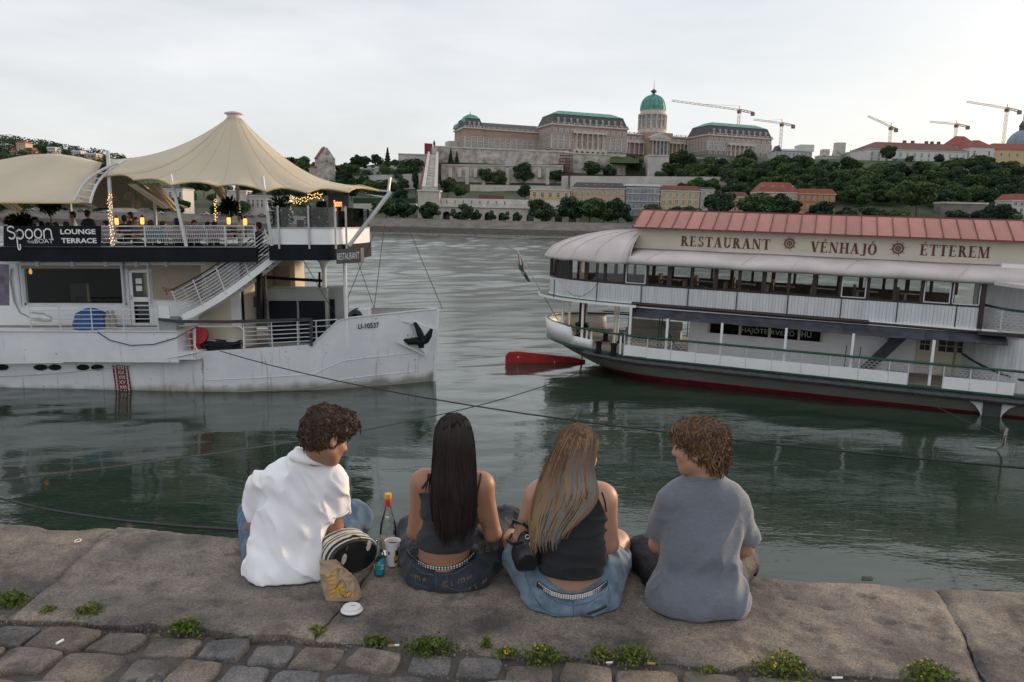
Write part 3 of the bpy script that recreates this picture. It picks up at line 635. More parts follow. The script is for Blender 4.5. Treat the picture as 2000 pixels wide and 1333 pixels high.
wallpx('bastion', 1265, 1307, 305, 306, 340, 340, 632, RPw, 'pale square bastion under the palace pediment', cap=1, thick=20)
wallpx('mid_terrace_wall', 1222, 1266, 318, 320, 338, 340, 645, RW, 'low rampart section between lawn and bastion')
wallpx('east_rampart', 1307, 1420, 308, 312, 340, 345, 650, RW, 'rampart right of the bastion, half hidden by trees', cap=.8)
wallpx('long_garden_wall', 1115, 1425, 344, 346, 358, 360, 585, RPw, 'long low pale garden wall above the river houses', Y1=585)
wallpx('path_wall', 918, 1112, 361, 364, 369, 371, 600, RPw, 'pale wall along the sloping garden path')
wallpx('wall_pier', 1098, 1110, 344, 344, 372, 372, 598, RPw, 'pale square wall pier left of the long garden wall')
lp = [atY(1192, 307, 640), atY(1248, 308, 640), atY(1248, 319, 628), atY(1192, 318, 628)]; MB().hexa(lp, (0, 2, -1)).build('lawn', leafmat('lawn', (.04, .07, .02), (.045, .075, .02), (.05, .08, .03)), kind='structure')
wallpx('carved_retaining_wall', 1838, 1930, 398, 400, 430, 430, 455, M['pal_grey'], 'dark stone retaining wall with cornice and balustrade at right', cap=1)
# castle stairs: a walled flight climbing the slope
st = thing('castle_stairs', 'long walled stone staircase climbing to the rampart', 'stairs', tuple(atY(838, 372, 440)))
o0 = np.array(st.matrix_world.translation); A0, A1 = atY(839, 372, 440) - o0, atY(846, 302, 636) - o0
m = MB(); w_ = np.array([2.6, 0, 0]); m.hexa([A0 - w_, A0 + w_, A1 + w_, A1 - w_], (0, 0, -6)); m.build('ramp', M['rampart'], st)
for sg, nm in ((-1, 'side_wall'), (1, 'side_wall')):
    m = MB(); a = A0 + sg * w_ * 1.3; b_ = A1 + sg * w_ * 1.3; k = np.array([.9, 0, 0]); m.hexa([a - k, a + k, b_ + k, b_ - k], (0, 0, -7)); 
    o = m.build(nm, RPw, st); o.location.z = 2.2
m = MB(); a = A0 + [-8, 4, -3]; b_ = A0 + [-2.9, 4, 0]; c = A1 * .52 + [-2.9, 0, 1.5]; d = A1 * .52 + [-5.5, 0, 1]; m.hexa([a, b_, c, d], (0, 0, -3)); m.build('lift_roof', M['tile_brown'], st)
o = wallpx('stair_tower', 843, 853, 288, 288, 325, 325, 638, RPw, 'tall pale pier at the top of the castle stairs', 'tower', thick=10)
o = wallpx('rust_steel_box', 829, 843, 280, 281, 303, 303, 642, M['red_dark'], 'rust red steel box beside the stair top', 'lift house', thick=8)
m = MB(); p_ = atY(848, 288, 642); m.lathe([(.6, 0), (.5, 1), (.9, 2.2), (1.0, 3.6), (.5, 4.3), (.55, 4.9), (.2, 5.4), (.01, 5.5)], p_, 8); tag(m.build('statue', M['dark_metal'], None, True), 'small dark standing statue above the stair pier', 'statue')

# ------------------------------------------------------------------ buildings
WINM = {}
def winmesh(w, h, arch=False, fr='plaster_white', pn='pane'):
    key = (round(w, 2), round(h, 2), arch, fr, pn)
    if key not in WINM:
        m = MB(); f = w * .16; m.mi = 1; m.box((-w/2, -.02, 0), (w/2, .03, h)); m.mi = 0
        m.box((-w/2-f, -.22, -f), (-w/2, 0, h+f)); m.box((w/2, -.22, -f), (w/2+f, 0, h+f)); m.box((-w/2, -.2, h), (w/2, 0, h+f)); m.box((-w/2-f, -.35, -f*1.6), (w/2+f, 0, -f))
        m.box((-w*.05, -.1, 0), (w*.05, 0, h)); m.box((-w/2, -.09, h*.62), (w/2, 0, h*.68))
        if arch: m.box((-w/2-f*1.4, -.4, h+f), (w/2+f*1.4, 0, h+f*2))
        WINM[key] = m.mesh('window', [M[fr], M[pn]])
    return WINM[key]
def window(parent, x, y, z, w, h, rot=0, **k):
    o = bpy.data.objects.new('window', winmesh(w, h, **k)); put(o, parent); o.location = (x, y, z); o.rotation_euler.z = rot; return o
def hiproof(m, x0, x1, y0, y1, z, h, inset, top=None):
    t_ = top if top is not None else min(inset, (y1-y0)/2 - .2); a = [(x0,y0,z),(x1,y0,z),(x1,y1,z),(x0,y1,z)]; b_ = [(x0+inset,y0+t_,z+h),(x1-inset,y0+t_,z+h),(x1-inset,y1-t_,z+h),(x0+inset,y1-t_,z+h)]
    m.loft([a, b_])
def house(name, label, x0, x1, ye, yb, Y, wall, roof, rpx, cols, rows, depth=14, wpane='pane', inset=None, wf='plaster_white', yaw=0, winw=.45, dormers=0, cornice=True):
    c = atY(x0, yb, Y); fr = Frame(tuple(c), yaw); a = fr.P(x0, yb); b_ = fr.P(x1, yb); e = fr.P((x0+x1)/2, ye); wd = b_[0] - a[0]; ht = e[2] - min(a[2], b_[2])
    t_ = thing(name, label, 'building', fr.M)
    MB().box((0, 0, -8), (wd, depth, ht)).build('wall', M[wall], t_)
    if cornice: MB().box((-.4, -.5, ht - .1), (wd + .4, depth + .3, ht + .45)).build('cornice', M[wf], t_)
    if rpx:
        rh = rpx * Y / F; m = MB(); hiproof(m, -.5, wd + .5, -.6, depth + .5, ht + .45, rh, rh * .8 if inset is None else inset, None); rf = m.build('roof', M[roof], t_)
        for k in range(dormers):
            x = wd * (k + .5) / dormers; w = .9; m = MB(); m.box((x - w/2, rh*.25, ht + .5), (x + w/2, rh*.8 + .8, ht + .45 + rh*.62)); d_ = m.build('dormer', M[wf], rf)
            MB().box((x - w*.35, rh*.25 - .06, ht + .75), (x + w*.35, rh*.25, ht + .3 + rh*.6)).build('pane', M['pane_dark'], d_)
    fh = ht / rows
    for r_ in range(rows):
        for k in range(cols): window(t_, wd * (k + .5) / cols, -.02, r_ * fh + fh * .28, wd / cols * winw, fh * .48, pn=wpane, fr=wf)
    return t_, wd, ht
house('arcade_house', 'yellow riverside house with a white balustrade beside the arcade', 1035, 1112, 372, 425, 418, 'plaster_yellow', 'slate', 0, 5, 3, wpane='pane_dark', winw=.34)
house('peach_house', 'long peach house with grey mansard roof above the promenade trees', 1118, 1219, 369, 425, 424, 'plaster_peach', 'slate', 10, 9, 4, dormers=6, winw=.4)
t_, wd, ht = house('glass_house', 'modern house with glazed bands of balconies', 1221, 1286, 366, 425, 424, 'sheeting', 'sheeting', 4, 1, 1, winw=.01, cornice=False)
for r_ in range(4):
    z = ht * (r_ + .2) / 4; MB().box((.3, -.3, z), (wd - .3, .1, z + ht * .15)).build('glass_band', M['pane'], t_); MB().box((-.2, -1.3, z - .5), (wd + .2, .1, z - .1)).build('balcony', M['plaster_white'], t_)
    for k in range(9): MB().box((wd*k/9 + .2, -.5, z), (wd*k/9 + .5, -.3, z + ht*.15)).build('fin', M['pal_grey'], t_)
house('yellow_house', 'pale yellow house with brown roof and white balconies', 1288, 1364, 374, 428, 424, 'plaster_yellow', 'tile_brown', 9, 6, 4)
house('grey_house', 'narrow grey-green house squeezed right of the pale yellow one', 1366, 1392, 372, 425, 426, 'pal_stone', 'slate', 4, 2, 4)
house('orange_house', 'small orange house with slate roof between the big trees', 1420, 1458, 386, 430, 422, 'plaster_orange', 'tile_brown', 9, 4, 3, wpane='pane_dark')
house('red_roof_house', 'house with red roof and dormers behind the promenade trees', 1478, 1556, 377, 425, 430, 'plaster_peach', 'tile_red', 19, 6, 3, dormers=4)
house('brick_house', 'three storey brick house with yellow bands and arched windows', 1558, 1628, 380, 428, 428, 'brick_orange', 'tile_red', 9, 6, 3, wf='plaster_yellow')
house('grey_corner_house', 'grey house with red roof at the right picture edge', 1972, 2035, 393, 440, 400, 'pal_stone', 'tile_red', 12, 5, 4, wpane='pane_dark')
# gate pavilion and arcade of the garden
def archwall(name, parent, x0, x1, z0, z1, y, arches, depth, mt):
    """a wall front with real arched openings: arches = [(cx, half width, spring z)]"""
    m = MB(); xs_ = x0
    for cx, hw, sz in arches:
        m.box((xs_, y, z0), (cx - hw, y + depth, z1)); n = 8; pts = [(cx + hw*math.cos(a), sz + hw*math.sin(a)) for a in np.linspace(math.pi, 0, n + 1)]
        for i in range(n):
            (xa, za), (xb, zb) = pts[i], pts[i+1]; m.hexa([(xa, y, za), (xb, y, zb), (xb, y, z1), (xa, y, z1)], (0, depth, 0))
        xs_ = cx + hw
    m.box((xs_, y, z0), (x1, y + depth, z1)); return m.build(name, mt, parent)
fr = Frame(tuple(atY(816, 432, 405))); g_ = thing('garden_gate', 'pale gate pavilion with a great arch at the foot of the castle stairs', 'gate', fr.M)
q = lambda x, y, t=0: fr.P(x, y, t)
w_ = q(858, 432)[0]; h_ = q(830, 374)[2]; cx = w_ * .5
archwall('wall', g_, 0, w_, -3, h_, 0, [(cx, w_*.22, h_*.5)], 3, M['pal_stone']); MB().box((0, 3, -3), (w_, 9, h_)).build('back_wall', M['pal_grey'], g_)
MB().box((-.5, -.6, h_), (w_ + .5, 9.3, h_ + .7)).build('cornice', M['plaster_white'], g_); MB().prism([(w_*.15, -.4, h_+.7), (w_*.85, -.4, h_+.7), (w_*.5, -.4, h_+2.6)], (0, 4, 0)).build('pediment', M['pal_stone'], g_)
for x in (.4, w_ - .4): MB().lathe([(.7, 0), (.7, 1), (.4, 1.3), (.6, 2.4), (.2, 3.4), (.02, 3.5)], (x, .6, h_ + .7), 8).build('urn', M['slate'], g_, True)
fr = Frame(tuple(atY(858, 433, 402)), R(-4)); a_ = thing('garden_arcade', 'long pale garden arcade with dark arches behind small trees', 'arcade', fr.M)
w_ = fr.P(1132, 436)[0]; h1 = fr.P(990, 407)[2]; h2 = fr.P(990, 389)[2]
archwall('arcade_front', a_, 0, w_, -2, h1, 0, [(w_*(k+.5)/10, w_*.026, h1*.45) for k in range(10)], 2.5, M['pal_stone']); MB().box((0, 5, -2), (w_, 8, h1)).build('back_wall', M['pane_dark'], a_)
MB().box((-.3, -.8, h1), (w_ + .3, 9, h1 + .6)).build('cornice', M['plaster_white'], a_); MB().box((0, 6, h1 + .6), (w_, 9, h2)).build('terrace_wall', M['rampart_pale'], a_)
for k in range(24): MB().box((w_*k/24 + .2, -.4, h1 + .6), (w_*k/24 + .9, .1, h1 + 1.7)).build('baluster', M['pal_stone'], a_)
MB().box((0, -.5, h1 + 1.7), (w_, .2, h1 + 2)).build('handrail', M['pal_stone'], a_)
for k in range(8): window(a_, w_*(.04 + k*.06), 5.95, h1 + 1.8, .7, 1.8, pn='pane_dark')
wallpx('dark_canopy', 935, 985, 380, 383, 388, 389, 425, M['tile_brown'], 'low dark red canopy roof above the arcade terrace', 'canopy')
# left far bank seen beneath the tent
house('columned_house', 'pale house with tall columns seen under the tent at left', 214, 268, 366, 412, 395, 'pal_stone', 'slate', 4, 7, 2, wpane='pane_dark')
house('white_villa', 'white villa behind trees seen under the tent', 300, 358, 370, 412, 400, 'plaster_white', 'slate', 3, 6, 2, wpane='pane_dark')
fr = Frame(tuple(atY(424, 422, 398))); g2 = thing('arched_pavilion', 'pale pavilion with dark arch on the far bank, under the tent', 'pavilion', fr.M)
w_ = fr.P(482, 422)[0]; h_ = fr.P(450, 374)[2]; archwall('wall', g2, 0, w_, -3, h_, 0, [(w_*.25, w_*.12, h_*.5), (w_*.75, w_*.12, h_*.5)], 2.5, M['pal_stone']); MB().box((0, 4, -3), (w_, 8, h_)).build('back_wall', M['pal_grey'], g2)
MB().box((-.4, -.5, h_), (w_+.4, 8.3, h_+.6)).build('cornice', M['plaster_white'], g2)
house('terrace_hall', 'long low pale hall between the two masts of the tent', 482, 560, 384, 412, 400, 'pal_stone', 'slate', 2, 9, 1, wpane='pane_dark')
wallpx('green_terrace', 690, 812, 387, 388, 398, 398, 430, M['leaf_dark'], 'clipped green hedge terrace left of the garden gate', 'hedge')
wallpx('pale_terrace', 690, 812, 398, 398, 404, 404, 425, RPw, 'thin pale terrace wall under the hedge')
# gothic tower with steep red roof
fr = Frame(tuple(atY(621, 335, 610)), R(25)); t_ = thing('gothic_tower', 'rough stone gothic hall with steep red gable roof', 'tower', fr.M)
e0 = fr.P(621, 309)[2]; rz = fr.P(640, 289)[2]; w_ = 13.5; d_ = 12
MB().box((0, 0, -10), (w_, d_, e0)).build('wall', M['rampart'], t_)
m = MB(); m.prism([(0, -.05, e0), (w_, -.05, e0), (w_*.55, -.05, rz), (w_*.42, -.05, rz)], (0, d_, 0)); m.build('gable', M['rampart'], t_)
m = MB(); m.hexa([(-.4, -.2, e0 - .2), (w_*.42, -.2, rz + .4), (w_*.42, d_, rz + .4), (-.4, d_, e0 - .2)], (-.3, 0, .5)); m.build('roof', M['tile_red'], t_)
for x, z in ((3, e0*.6), (7, e0*.75), (10, e0*.55), (6.5, e0+2.5)): MB().box((x-.4, -.12, z), (x+.4, .02, z+1.4)).build('window', M['pane_dark'], t_)
m = MB(); m.hexa([(w_, 1, e0*.55), (w_+9, 1, -1), (w_+9, 8, -1), (w_, 8, e0*.55)], (0, 0, .6)); m.build('lean_to_roof', M['tile_red'], t_)
house('red_shed', 'low red-roofed annex left of the gothic tower', 604, 622, 331, 340, 612, 'rampart', 'tile_red', 5, 2, 1)

# ------------------------------------------------------------------ the palace
PF = Frame(tuple(atY(908, 300, 690)), R(20)); pal = thing('palace', 'huge rose-brown palace with green roofs and a central green dome', 'palace', PF.M)
def pblock(x0, x1, yeave, t0, depth, nwin, rows, rk, roofy=None, sidewin=0, base=-20, ztop=None):
    a = PF.P(x0, 290, t0)[0]; b_ = PF.P(x1, 290, t0)[0]; e = ztop or PF.P(x0, yeave, t0)[2]; z0 = PF.P(x0, 300, t0)[2]
    MB().box((a, t0, base), (b_, t0 + depth, e)).build('wing', M['pal_wall'], pal)
    H = e - z0
    for k, (z, hgt, pr) in enumerate([(z0 + H*.17, .7, .5), (z0 + H*.66, .5, .4), (e - .3, 1.3, 1.1)]):
        MB().box((a - pr, t0 - pr, z), (b_ + pr, t0 + depth + pr, z + hgt)).build('cornice', M['pal_stone'], pal)
    MB().box((a - .15, t0 - .15, base), (b_ + .15, t0 + depth, z0 + H*.165)).build('plinth', M['pal_grey'], pal)
    rws = [(.03, .085, .5), (.26, .21, .5), (.53, .09, .45), (.74, .13, .5)][:rows]
    for k in range(nwin):
        x = a + (b_ - a) * (k + .5) / nwin; w = (b_ - a) / nwin
        for fz, fh, ww in rws: window(pal, x, t0 - .05, z0 + H*fz, w*ww*.82, H*fh, arch=fh > .2)
    for k in range(nwin + 1):
        x = a + (b_ - a) * k / nwin; w = (b_ - a) / nwin * .12; MB().box((x - w, t0 - .5, z0 + H*.19), (x + w, t0, z0 + H*.655)).build('pilaster', M['pal_stone'], pal)
    for k in range(sidewin):
        y = t0 + depth * (k + .5) / sidewin
        for fz, fh, ww in rws: window(pal, a - .05, y, z0 + H*fz, depth/sidewin*ww*.8, H*fh, rot=R(-90))
    # balustrade on the eave
    n = max(6, int((b_ - a) / 5)); MB().box((a, t0 - .6, e + 1.9), (b_, t0 - .2, e + 2.2)).build('balustrade', M['pal_stone'], pal)
    for k in range(n + 1): MB().box((a + (b_-a)*k/n - .35, t0 - .7, e + 1), (a + (b_-a)*k/n + .35, t0 - .1, e + 2.5)).build('pier', M['pal_stone'], pal)
    if roofy is not None:
        rh = roofy; m = MB()
        if rk == 'mansard':
            i1 = rh * .28; hiproof(m, a - .3, b_ + .3, t0, t0 + depth, e + .9, rh * .72, i1, i1); o = m.build('mansard_roof', M['slate'], pal)
            m = MB(); hiproof(m, a + i1 - .8, b_ - i1 + .8, t0 + i1 - .6, t0 + depth - i1 + .6, e + .9 + rh*.72, rh*.34, rh*.7, min(depth*.45 - i1, 9)); m.build('copper_roof', M['copper'], pal)
            for k in range(max(3, nwin - 2)):
                x = a + (b_-a) * (k + 1) / (max(3, nwin - 2) + 1); d_ = MB().box((x - .8, t0 + .3, e + 1.2), (x + .8, t0 + i1 + 1, e + .9 + rh*.45)).build('dormer', M['pal_stone'], o); MB().box((x - .5, t0 + .2, e + 1.5), (x + .5, t0 + .3, e + .7 + rh*.42)).build('pane', M['pane'], d_)
        else:
            m.prism([(a, t0 - .3, e + .8), (a, t0 + depth + .3, e + .8), (a, t0 + depth/2, e + .8 + rh)], (b_ - a, 0, 0)); m.build('roof', M['slate'], pal)
    return a, b_, z0, e
aA, bA, zA, eA = pblock(908, 1062, 251, 0, 30, 14, 3, 'gable', 7, 0)
a, b_, z0, e = pblock(908, 944, 250, -1.5, 34, 3, 3, 'mansard', 11, 6)
m = MB(); m.lathe([(9.5, 0), (9, 3), (7.2, 5.5), (3.5, 7), (.4, 7.6), (.2, 10)], ((a+b_)/2, 12, e + 6), 4, Matrix.Rotation(R(45), 3, 'Z')); m.build('pavilion_cap', M['copper'], pal)
MB().lathe([(7, 0), (6, 3), (3, 5), (.3, 6)], (a + 4, 28, e + 2), 8).build('corner_cap', M['copper'], pal, True)
MB().box((a - 9, 18, -20), (a - .5, 32, zA + (e-zA)*.55)).build('west_annex', M['pal_stone'], pal)
# left great block with portico
aB, bB, zB, eB = pblock(1077, 1224, 243, -30, 34, 13, 4, 'mansard', 12, 6)
def portico(x0, x1, yt, yb, t0, n, arches=True, hgt=None):
    a = PF.P(x0, yb, t0)[0]; b_ = PF.P(x1, yb, t0)[0]; zt = PF.P(x0, yt, t0)[2]; zb = PF.P(x0, yb, t0)[2]
    MB().box((a - .8, t0 - 3.2, zt), (b_ + .8, t0, zt + 2.2)).build('entablature', M['pal_stone'], pal)
    MB().box((a - .6, t0 - .25, zb), (b_ + .6, t0 - .02, zt)).build('portico_shade_wall', M['pal_wall'], pal)
    for k in range(n):
        x = a + (b_ - a) * (k + .5) / n; MB().lathe([(1.0, 0), (1.0, .5), (.72, .7), (.62, zt - zb - 1), (1.0, zt - zb - .3), (1.0, zt - zb)], (x, t0 - 2.2, zb), 8).build('column', M['pal_stone'], pal, True)
    if arches: 
        w = b_ - a; archwall('arched_base', pal, a - 1, b_ + 1, zb - 12, zb, t0 - 3.4, [(a + w*(k+.5)/n, w/n*.3, zb - 3.4) for k in range(n)], 3.3, M['pal_stone'])
    MB().box((a - .5, t0 - 3.1, zt + 3.2), (b_ + .5, t0 - 2.8, zt + 3.6)).build('balustrade', M['pal_stone'], pal)
    for k in range(n + 1): MB().box((a + (b_-a)*k/n - .3, t0 - 3.1, zt + 2.2), (a + (b_-a)*k/n + .3, t0 - 2.7, zt + 3.2)).build('pier', M['pal_stone'], pal)
    return a, b_, zt, zb
portico(1119, 1180, 261, 291, -30, 6)
# recessed middle with colonnade and dome
aC, bC, zC, eC = pblock(1218, 1390, 262, 14, 26, 14, 4, 'gable', 2)
portico(1222, 1268, 279, 301, 12, 5, False); portico(1306, 1345, 281, 304, 12, 5, False)
a, b_, zt, zb = portico(1268, 1304, 275, 303, 2, 5, False); MB().box((a - 2, 2, -20), (b_ + 2, 20, zt + 3)).build('central_block', M['pal_wall'], pal)
MB().prism([(a - 1.5, -1.5, zt + 2.2), (b_ + 1.5, -1.5, zt + 2.2), ((a+b_)/2, -1.5, zt + 8)], (0, 12, 0)).build('pediment', M['pal_stone'], pal)
for k in range(4): MB().box((a + (b_-a)*(k+.75)/5 + .3, 1.6, zb + 2), (a + (b_-a)*(k+1.25)/5 + 1.5, 1.75, zt - 1)).build('great_window', M['pane'], pal)
dc = PF.P(1273, 262, 24); pxm = 24 * 0 + (PF.P(1298, 262, 24)[0] - PF.P(1248, 262, 24)[0]) / 50
Zp = lambda y: PF.P(1273, y, 24)[2]
cxd, cyd = dc[0], 24
MB().box((cxd - 27*pxm, cyd - 27*pxm*.9, Zp(275)), (cxd + 27*pxm, cyd + 27*pxm*.9, Zp(262))).build('drum_base', M['pal_wall'], pal)
MB().lathe([(26*pxm, 0), (26*pxm, .8), (24*pxm, 1.2), (24*pxm, Zp(254) - Zp(262))], (cxd, cyd, Zp(262)), 24).build('drum_step', M['pal_stone'], pal)
MB().lathe([(20.5*pxm, 0), (20.5*pxm, Zp(228) - Zp(254)), (24.5*pxm, Zp(227) - Zp(254)), (24.5*pxm, Zp(224) - Zp(254)), (21*pxm, Zp(223.5) - Zp(254)), (21*pxm, Zp(217) - Zp(254))], (cxd, cyd, Zp(254)), 24).build('drum', M['pal_stone'], pal)
for k in range(16):
    an = 2*math.pi*(k+.5)/16; x, y = cxd + 23*pxm*math.cos(an), cyd + 23*pxm*math.sin(an); hh = Zp(228) - Zp(254)
    MB().lathe([(1.3, 0), (1.3, .6), (.95, .9), (.85, hh - 1), (1.3, hh - .3), (1.3, hh)], (x, y, Zp(254)), 8).build('drum_column', M['pal_stone'], pal, True)
    an = 2*math.pi*k/16
    if math.sin(an) < .2: window(pal, cxd + 20.7*pxm*math.cos(an), cyd + 20.7*pxm*math.sin(an), Zp(248), 2.2, hh*.42, rot=an + math.pi/2, arch=True); window(pal, cxd + 20.7*pxm*math.cos(an), cyd + 20.7*pxm*math.sin(an), Zp(234), 2.0, 2.2, rot=an + math.pi/2)
hd = Zp(186) - Zp(217); prof = [(21.2*pxm*math.sin(math.acos(max(-1, min(1, u ** 1.15)))) ** .85 if u < .99 else 2.2, u * hd) for u in np.linspace(0, 1, 12)]
MB().lathe(prof, (cxd, cyd, Zp(217)), 32).build('dome', M['copper'], pal, True)
for k in range(16):
    an = 2*math.pi*k/16; MB().tube([(cxd + (r_ + .1)*math.cos(an), cyd + (r_ + .1)*math.sin(an), Zp(217) + z) for r_, z in prof], .42, 5).build('dome_rib', M['copper'], pal, True)
MB().lathe([(2.4, -.5), (2.4, .6), (1.3, 1), (1.3, 2.2), (2.9, 2.8), (2.9, 4.0), (1.5, 5), (.35, 6), (.25, 7), (.1, 14), (.02, 15)], (cxd, cyd, Zp(186)), 10).build('lantern', M['slate'], pal, True)
# right block
aD, bD, zD, eD = pblock(1382, 1506, 264, -28, 36, 12, 4, 'mansard', 12, 7); portico(1420, 1470, 284, 305, -28, 6, False)
# scaffolding tower on the rampart
fr = Frame(tuple(atY(1093, 342, 634))); s_ = thing('scaffolding', 'rusty brown scaffolding tower against the rampart', 'scaffolding', fr.M); wd = fr.P(1117, 342)[0]; ht = fr.P(1100, 301)[2]
for x in np.linspace(0, wd, 5):
    for y in (0, 3): MB().box((x-.14, y-.14, -6), (x+.14, y+.14, ht)).build('upright', M['tile_brown'], s_)
for k in range(7): MB().box((-.3, -.4, ht*k/7 + 1), (wd+.3, 3.3, ht*k/7 + 1.45)).build('platform', M['tile_brown'], s_); MB().box((-.2, -.3, ht*k/7 + 2.3), (wd+.2, -.15, ht*k/7 + 2.5)).build('guard_rail', M['tile_brown'], s_)

# ------------------------------------------------------------------ buildings on the right of the hill
t_, wd, ht = house('sheeted_building', 'building wrapped in pale grey printed scaffold sheeting', 1512, 1584, 296, 330, 700, 'sheeting', 'sheeting', 4, 9, 3, depth=20, cornice=False, inset=4, wf='sheeting', winw=.4)
MB().box((wd*.66, -1, ht), (wd + 1, 14, ht + 6)).build('roof_enclosure', M['plaster_white'], t_); MB().prism([(wd*.0, -1, ht), (wd*.16, -1, ht), (wd*.08, -1, ht + 5)], (0, 12, 0)).build('roof_truss', M['dark_metal'], t_)
t_, wd, ht = house('ornate_gate', 'pale ornate stone gate range between sheeted building and white palace', 1598, 1690, 306, 332, 690, 'rampart_pale', 'slate', 0, 8, 2, depth=10)
for x, w, h in ((wd*.36, 8, 12), (wd*.08, 6, 6), (wd*.82, 7, 5), (wd*.6, 5, 4)): MB().box((x, 1, ht), (x + w, 8, ht + h)).build('attic', M['pal_stone'], t_)
for k in range(5): MB().lathe([(1.2, 0), (1, 2), (.4, 3), (.7, 4), (.1, 5.2)], (wd*(.1 + .18*k), -1, ht + .4), 8).build('finial', M['pal_stone'], t_, True)
m = MB(); p_ = atY(1648, 306, 686); m.tube([p_ + [0, 0, -5], p_ + [0, 0, 1]], [1.2, .7], 6); m.loft([[p_ + np.array(v_) for v_ in rg_] for rg_ in [[(-1, 0, 0), (0, -.8, .3), (1, 0, 0), (0, .8, -.3)], [(-1.2, 0, 1.5), (0, -.9, 1.5), (1.2, 0, 1.8), (0, .9, 1.5)], [(-.4, 0, 3), (0, -.4, 3), (.5, 0, 3.1), (0, .4, 3)]]])
for sg in (-1, 1): m.hexa([p_ + [sg*.5, 0, .4], p_ + [sg*5.5, .5, 3.0], p_ + [sg*6, .5, 4.2], p_ + [sg*.6, 0, 1.7]], (0, .4, 0))
tag(m.build('eagle_statue', M['copper'], None), 'dark green spread-winged bird statue on a pier', 'statue')
wallpx('red_awning', 1655, 1688, 318, 320, 331, 331, 672, M['red_dark'], 'dark red site canopy beside the ornate gate', 'canopy')
fr = Frame(tuple(atY(1757, 318, 655)), R(6)); t_ = thing('white_palace', 'long white palace with brown-red hipped roof and chimneys', 'palace', fr.M)
x1 = fr.P(1888, 318)[0]; ev = fr.P(1757, 293)[2]; rz = fr.P(1800, 277)[2]; x0 = -28
MB().box((x0, 0, -8), (x1, 28, ev)).build('wall', M['plaster_white'], t_); MB().box((x0 - .5, -.6, ev - .3), (x1 + .5, 28.6, ev + .5)).build('cornice', M['plaster_white'], t_)
m = MB(); hiproof(m, x0 - .8, x1 + .8, -.9, 28.9, ev + .5, rz - ev - .5, 14, 13); rf = m.build('roof', M['tile_brown'], t_)
for px in (1768, 1784, 1811, 1822, 1835): x = fr.P(px, 277, 12)[0]; MB().box((x - 1.1, 12, rz - 2), (x + 1.1, 14, rz + 2)).build('chimney', M['tile_brown'], rf)
for k in range(14):
    x = x0 + (x1 - x0) * (k + .5) / 14
    for fz, fh in ((.12, .2), (.48, .3)): window(t_, x, -.02, ev*fz, 1.3, ev*fh, fr='sheeting')
fr = Frame(tuple(atY(1892, 312, 662)), R(3)); t_ = thing('monastery_building', 'cream building with large red tiled gable roofs behind trees', 'building', fr.M)
x1 = fr.P(1940, 312)[0]; ev = fr.P(1915, 288)[2]; MB().box((0, 0, -8), (x1, 22, ev)).build('wall', M['plaster_white'], t_); m = MB(); hiproof(m, -.6, x1 + .6, -.7, 22.6, ev, fr.P(1915, 272)[2] - ev, 9); m.build('roof', M['tile_red'], t_)
x2 = fr.P(2040, 312, 6)[0]; ev2 = fr.P(1970, 293, 6)[2]; MB().box((x1, 6, -8), (x2, 24, ev2)).build('side_wing', M['plaster_yellow'], t_); m = MB(); hiproof(m, x1, x2, 5.3, 24.6, ev2, fr.P(1970, 279, 6)[2] - ev2, 8); m.build('side_roof', M['tile_red'], t_)
for k in range(7): window(t_, x1 + (x2-x1)*(k+.5)/7, 5.95, ev2*.45, 1.6, 2.4, pn='pane_dark')
for k in range(2): window(t_, x1*(.2 + .6*k), -.05, ev*.35, 1.5, 3.6, pn='pane_dark')
b0 = fr.P(1858, 300, 18)[0]; b1 = fr.P(1912, 300, 18)[0]; e_ = fr.P(1890, 287, 18)[2]; MB().box((b0, 18, 0), (b1, 38, e_)).build('rear_wing', M['plaster_white'], t_); m = MB(); hiproof(m, b0 - .5, b1 + .5, 17.4, 38.5, e_, fr.P(1890, 264, 18)[2] - e_, 9, 10); m.build('rear_roof', M['tile_red'], t_)
p_ = atY(1993, 280, 900); m = MB(); m.lathe([(14, -14), (14, 0), (13, 4), (10, 9), (5, 13), (3, 14)], p_, 20); t_ = m.build('blue_dome', mat('dome_blue', (.20, .25, .31), .6, .2, .3), None, True); tag(t_, 'blue-grey ribbed dome with lantern at the right picture edge', 'dome')
MB().lathe([(3, 0), (3, 4), (3.6, 4.3), (3, 6), (1.4, 9), (.5, 11), (.2, 18)], p_ + [0, 0, 14], 10).build('lantern', M['slate'], t_, True)
# green garden canopies before the white palace
for x0, x1, lab in ((1752, 1775, 'green garden canopy before the left of the white palace'), (1868, 1898, 'green garden canopy at the right end of the white palace')):
    wallpx('garden_canopy', x0, x1, 310, 311, 314, 315, 640, M['copper'], lab, 'canopy', thick=6)

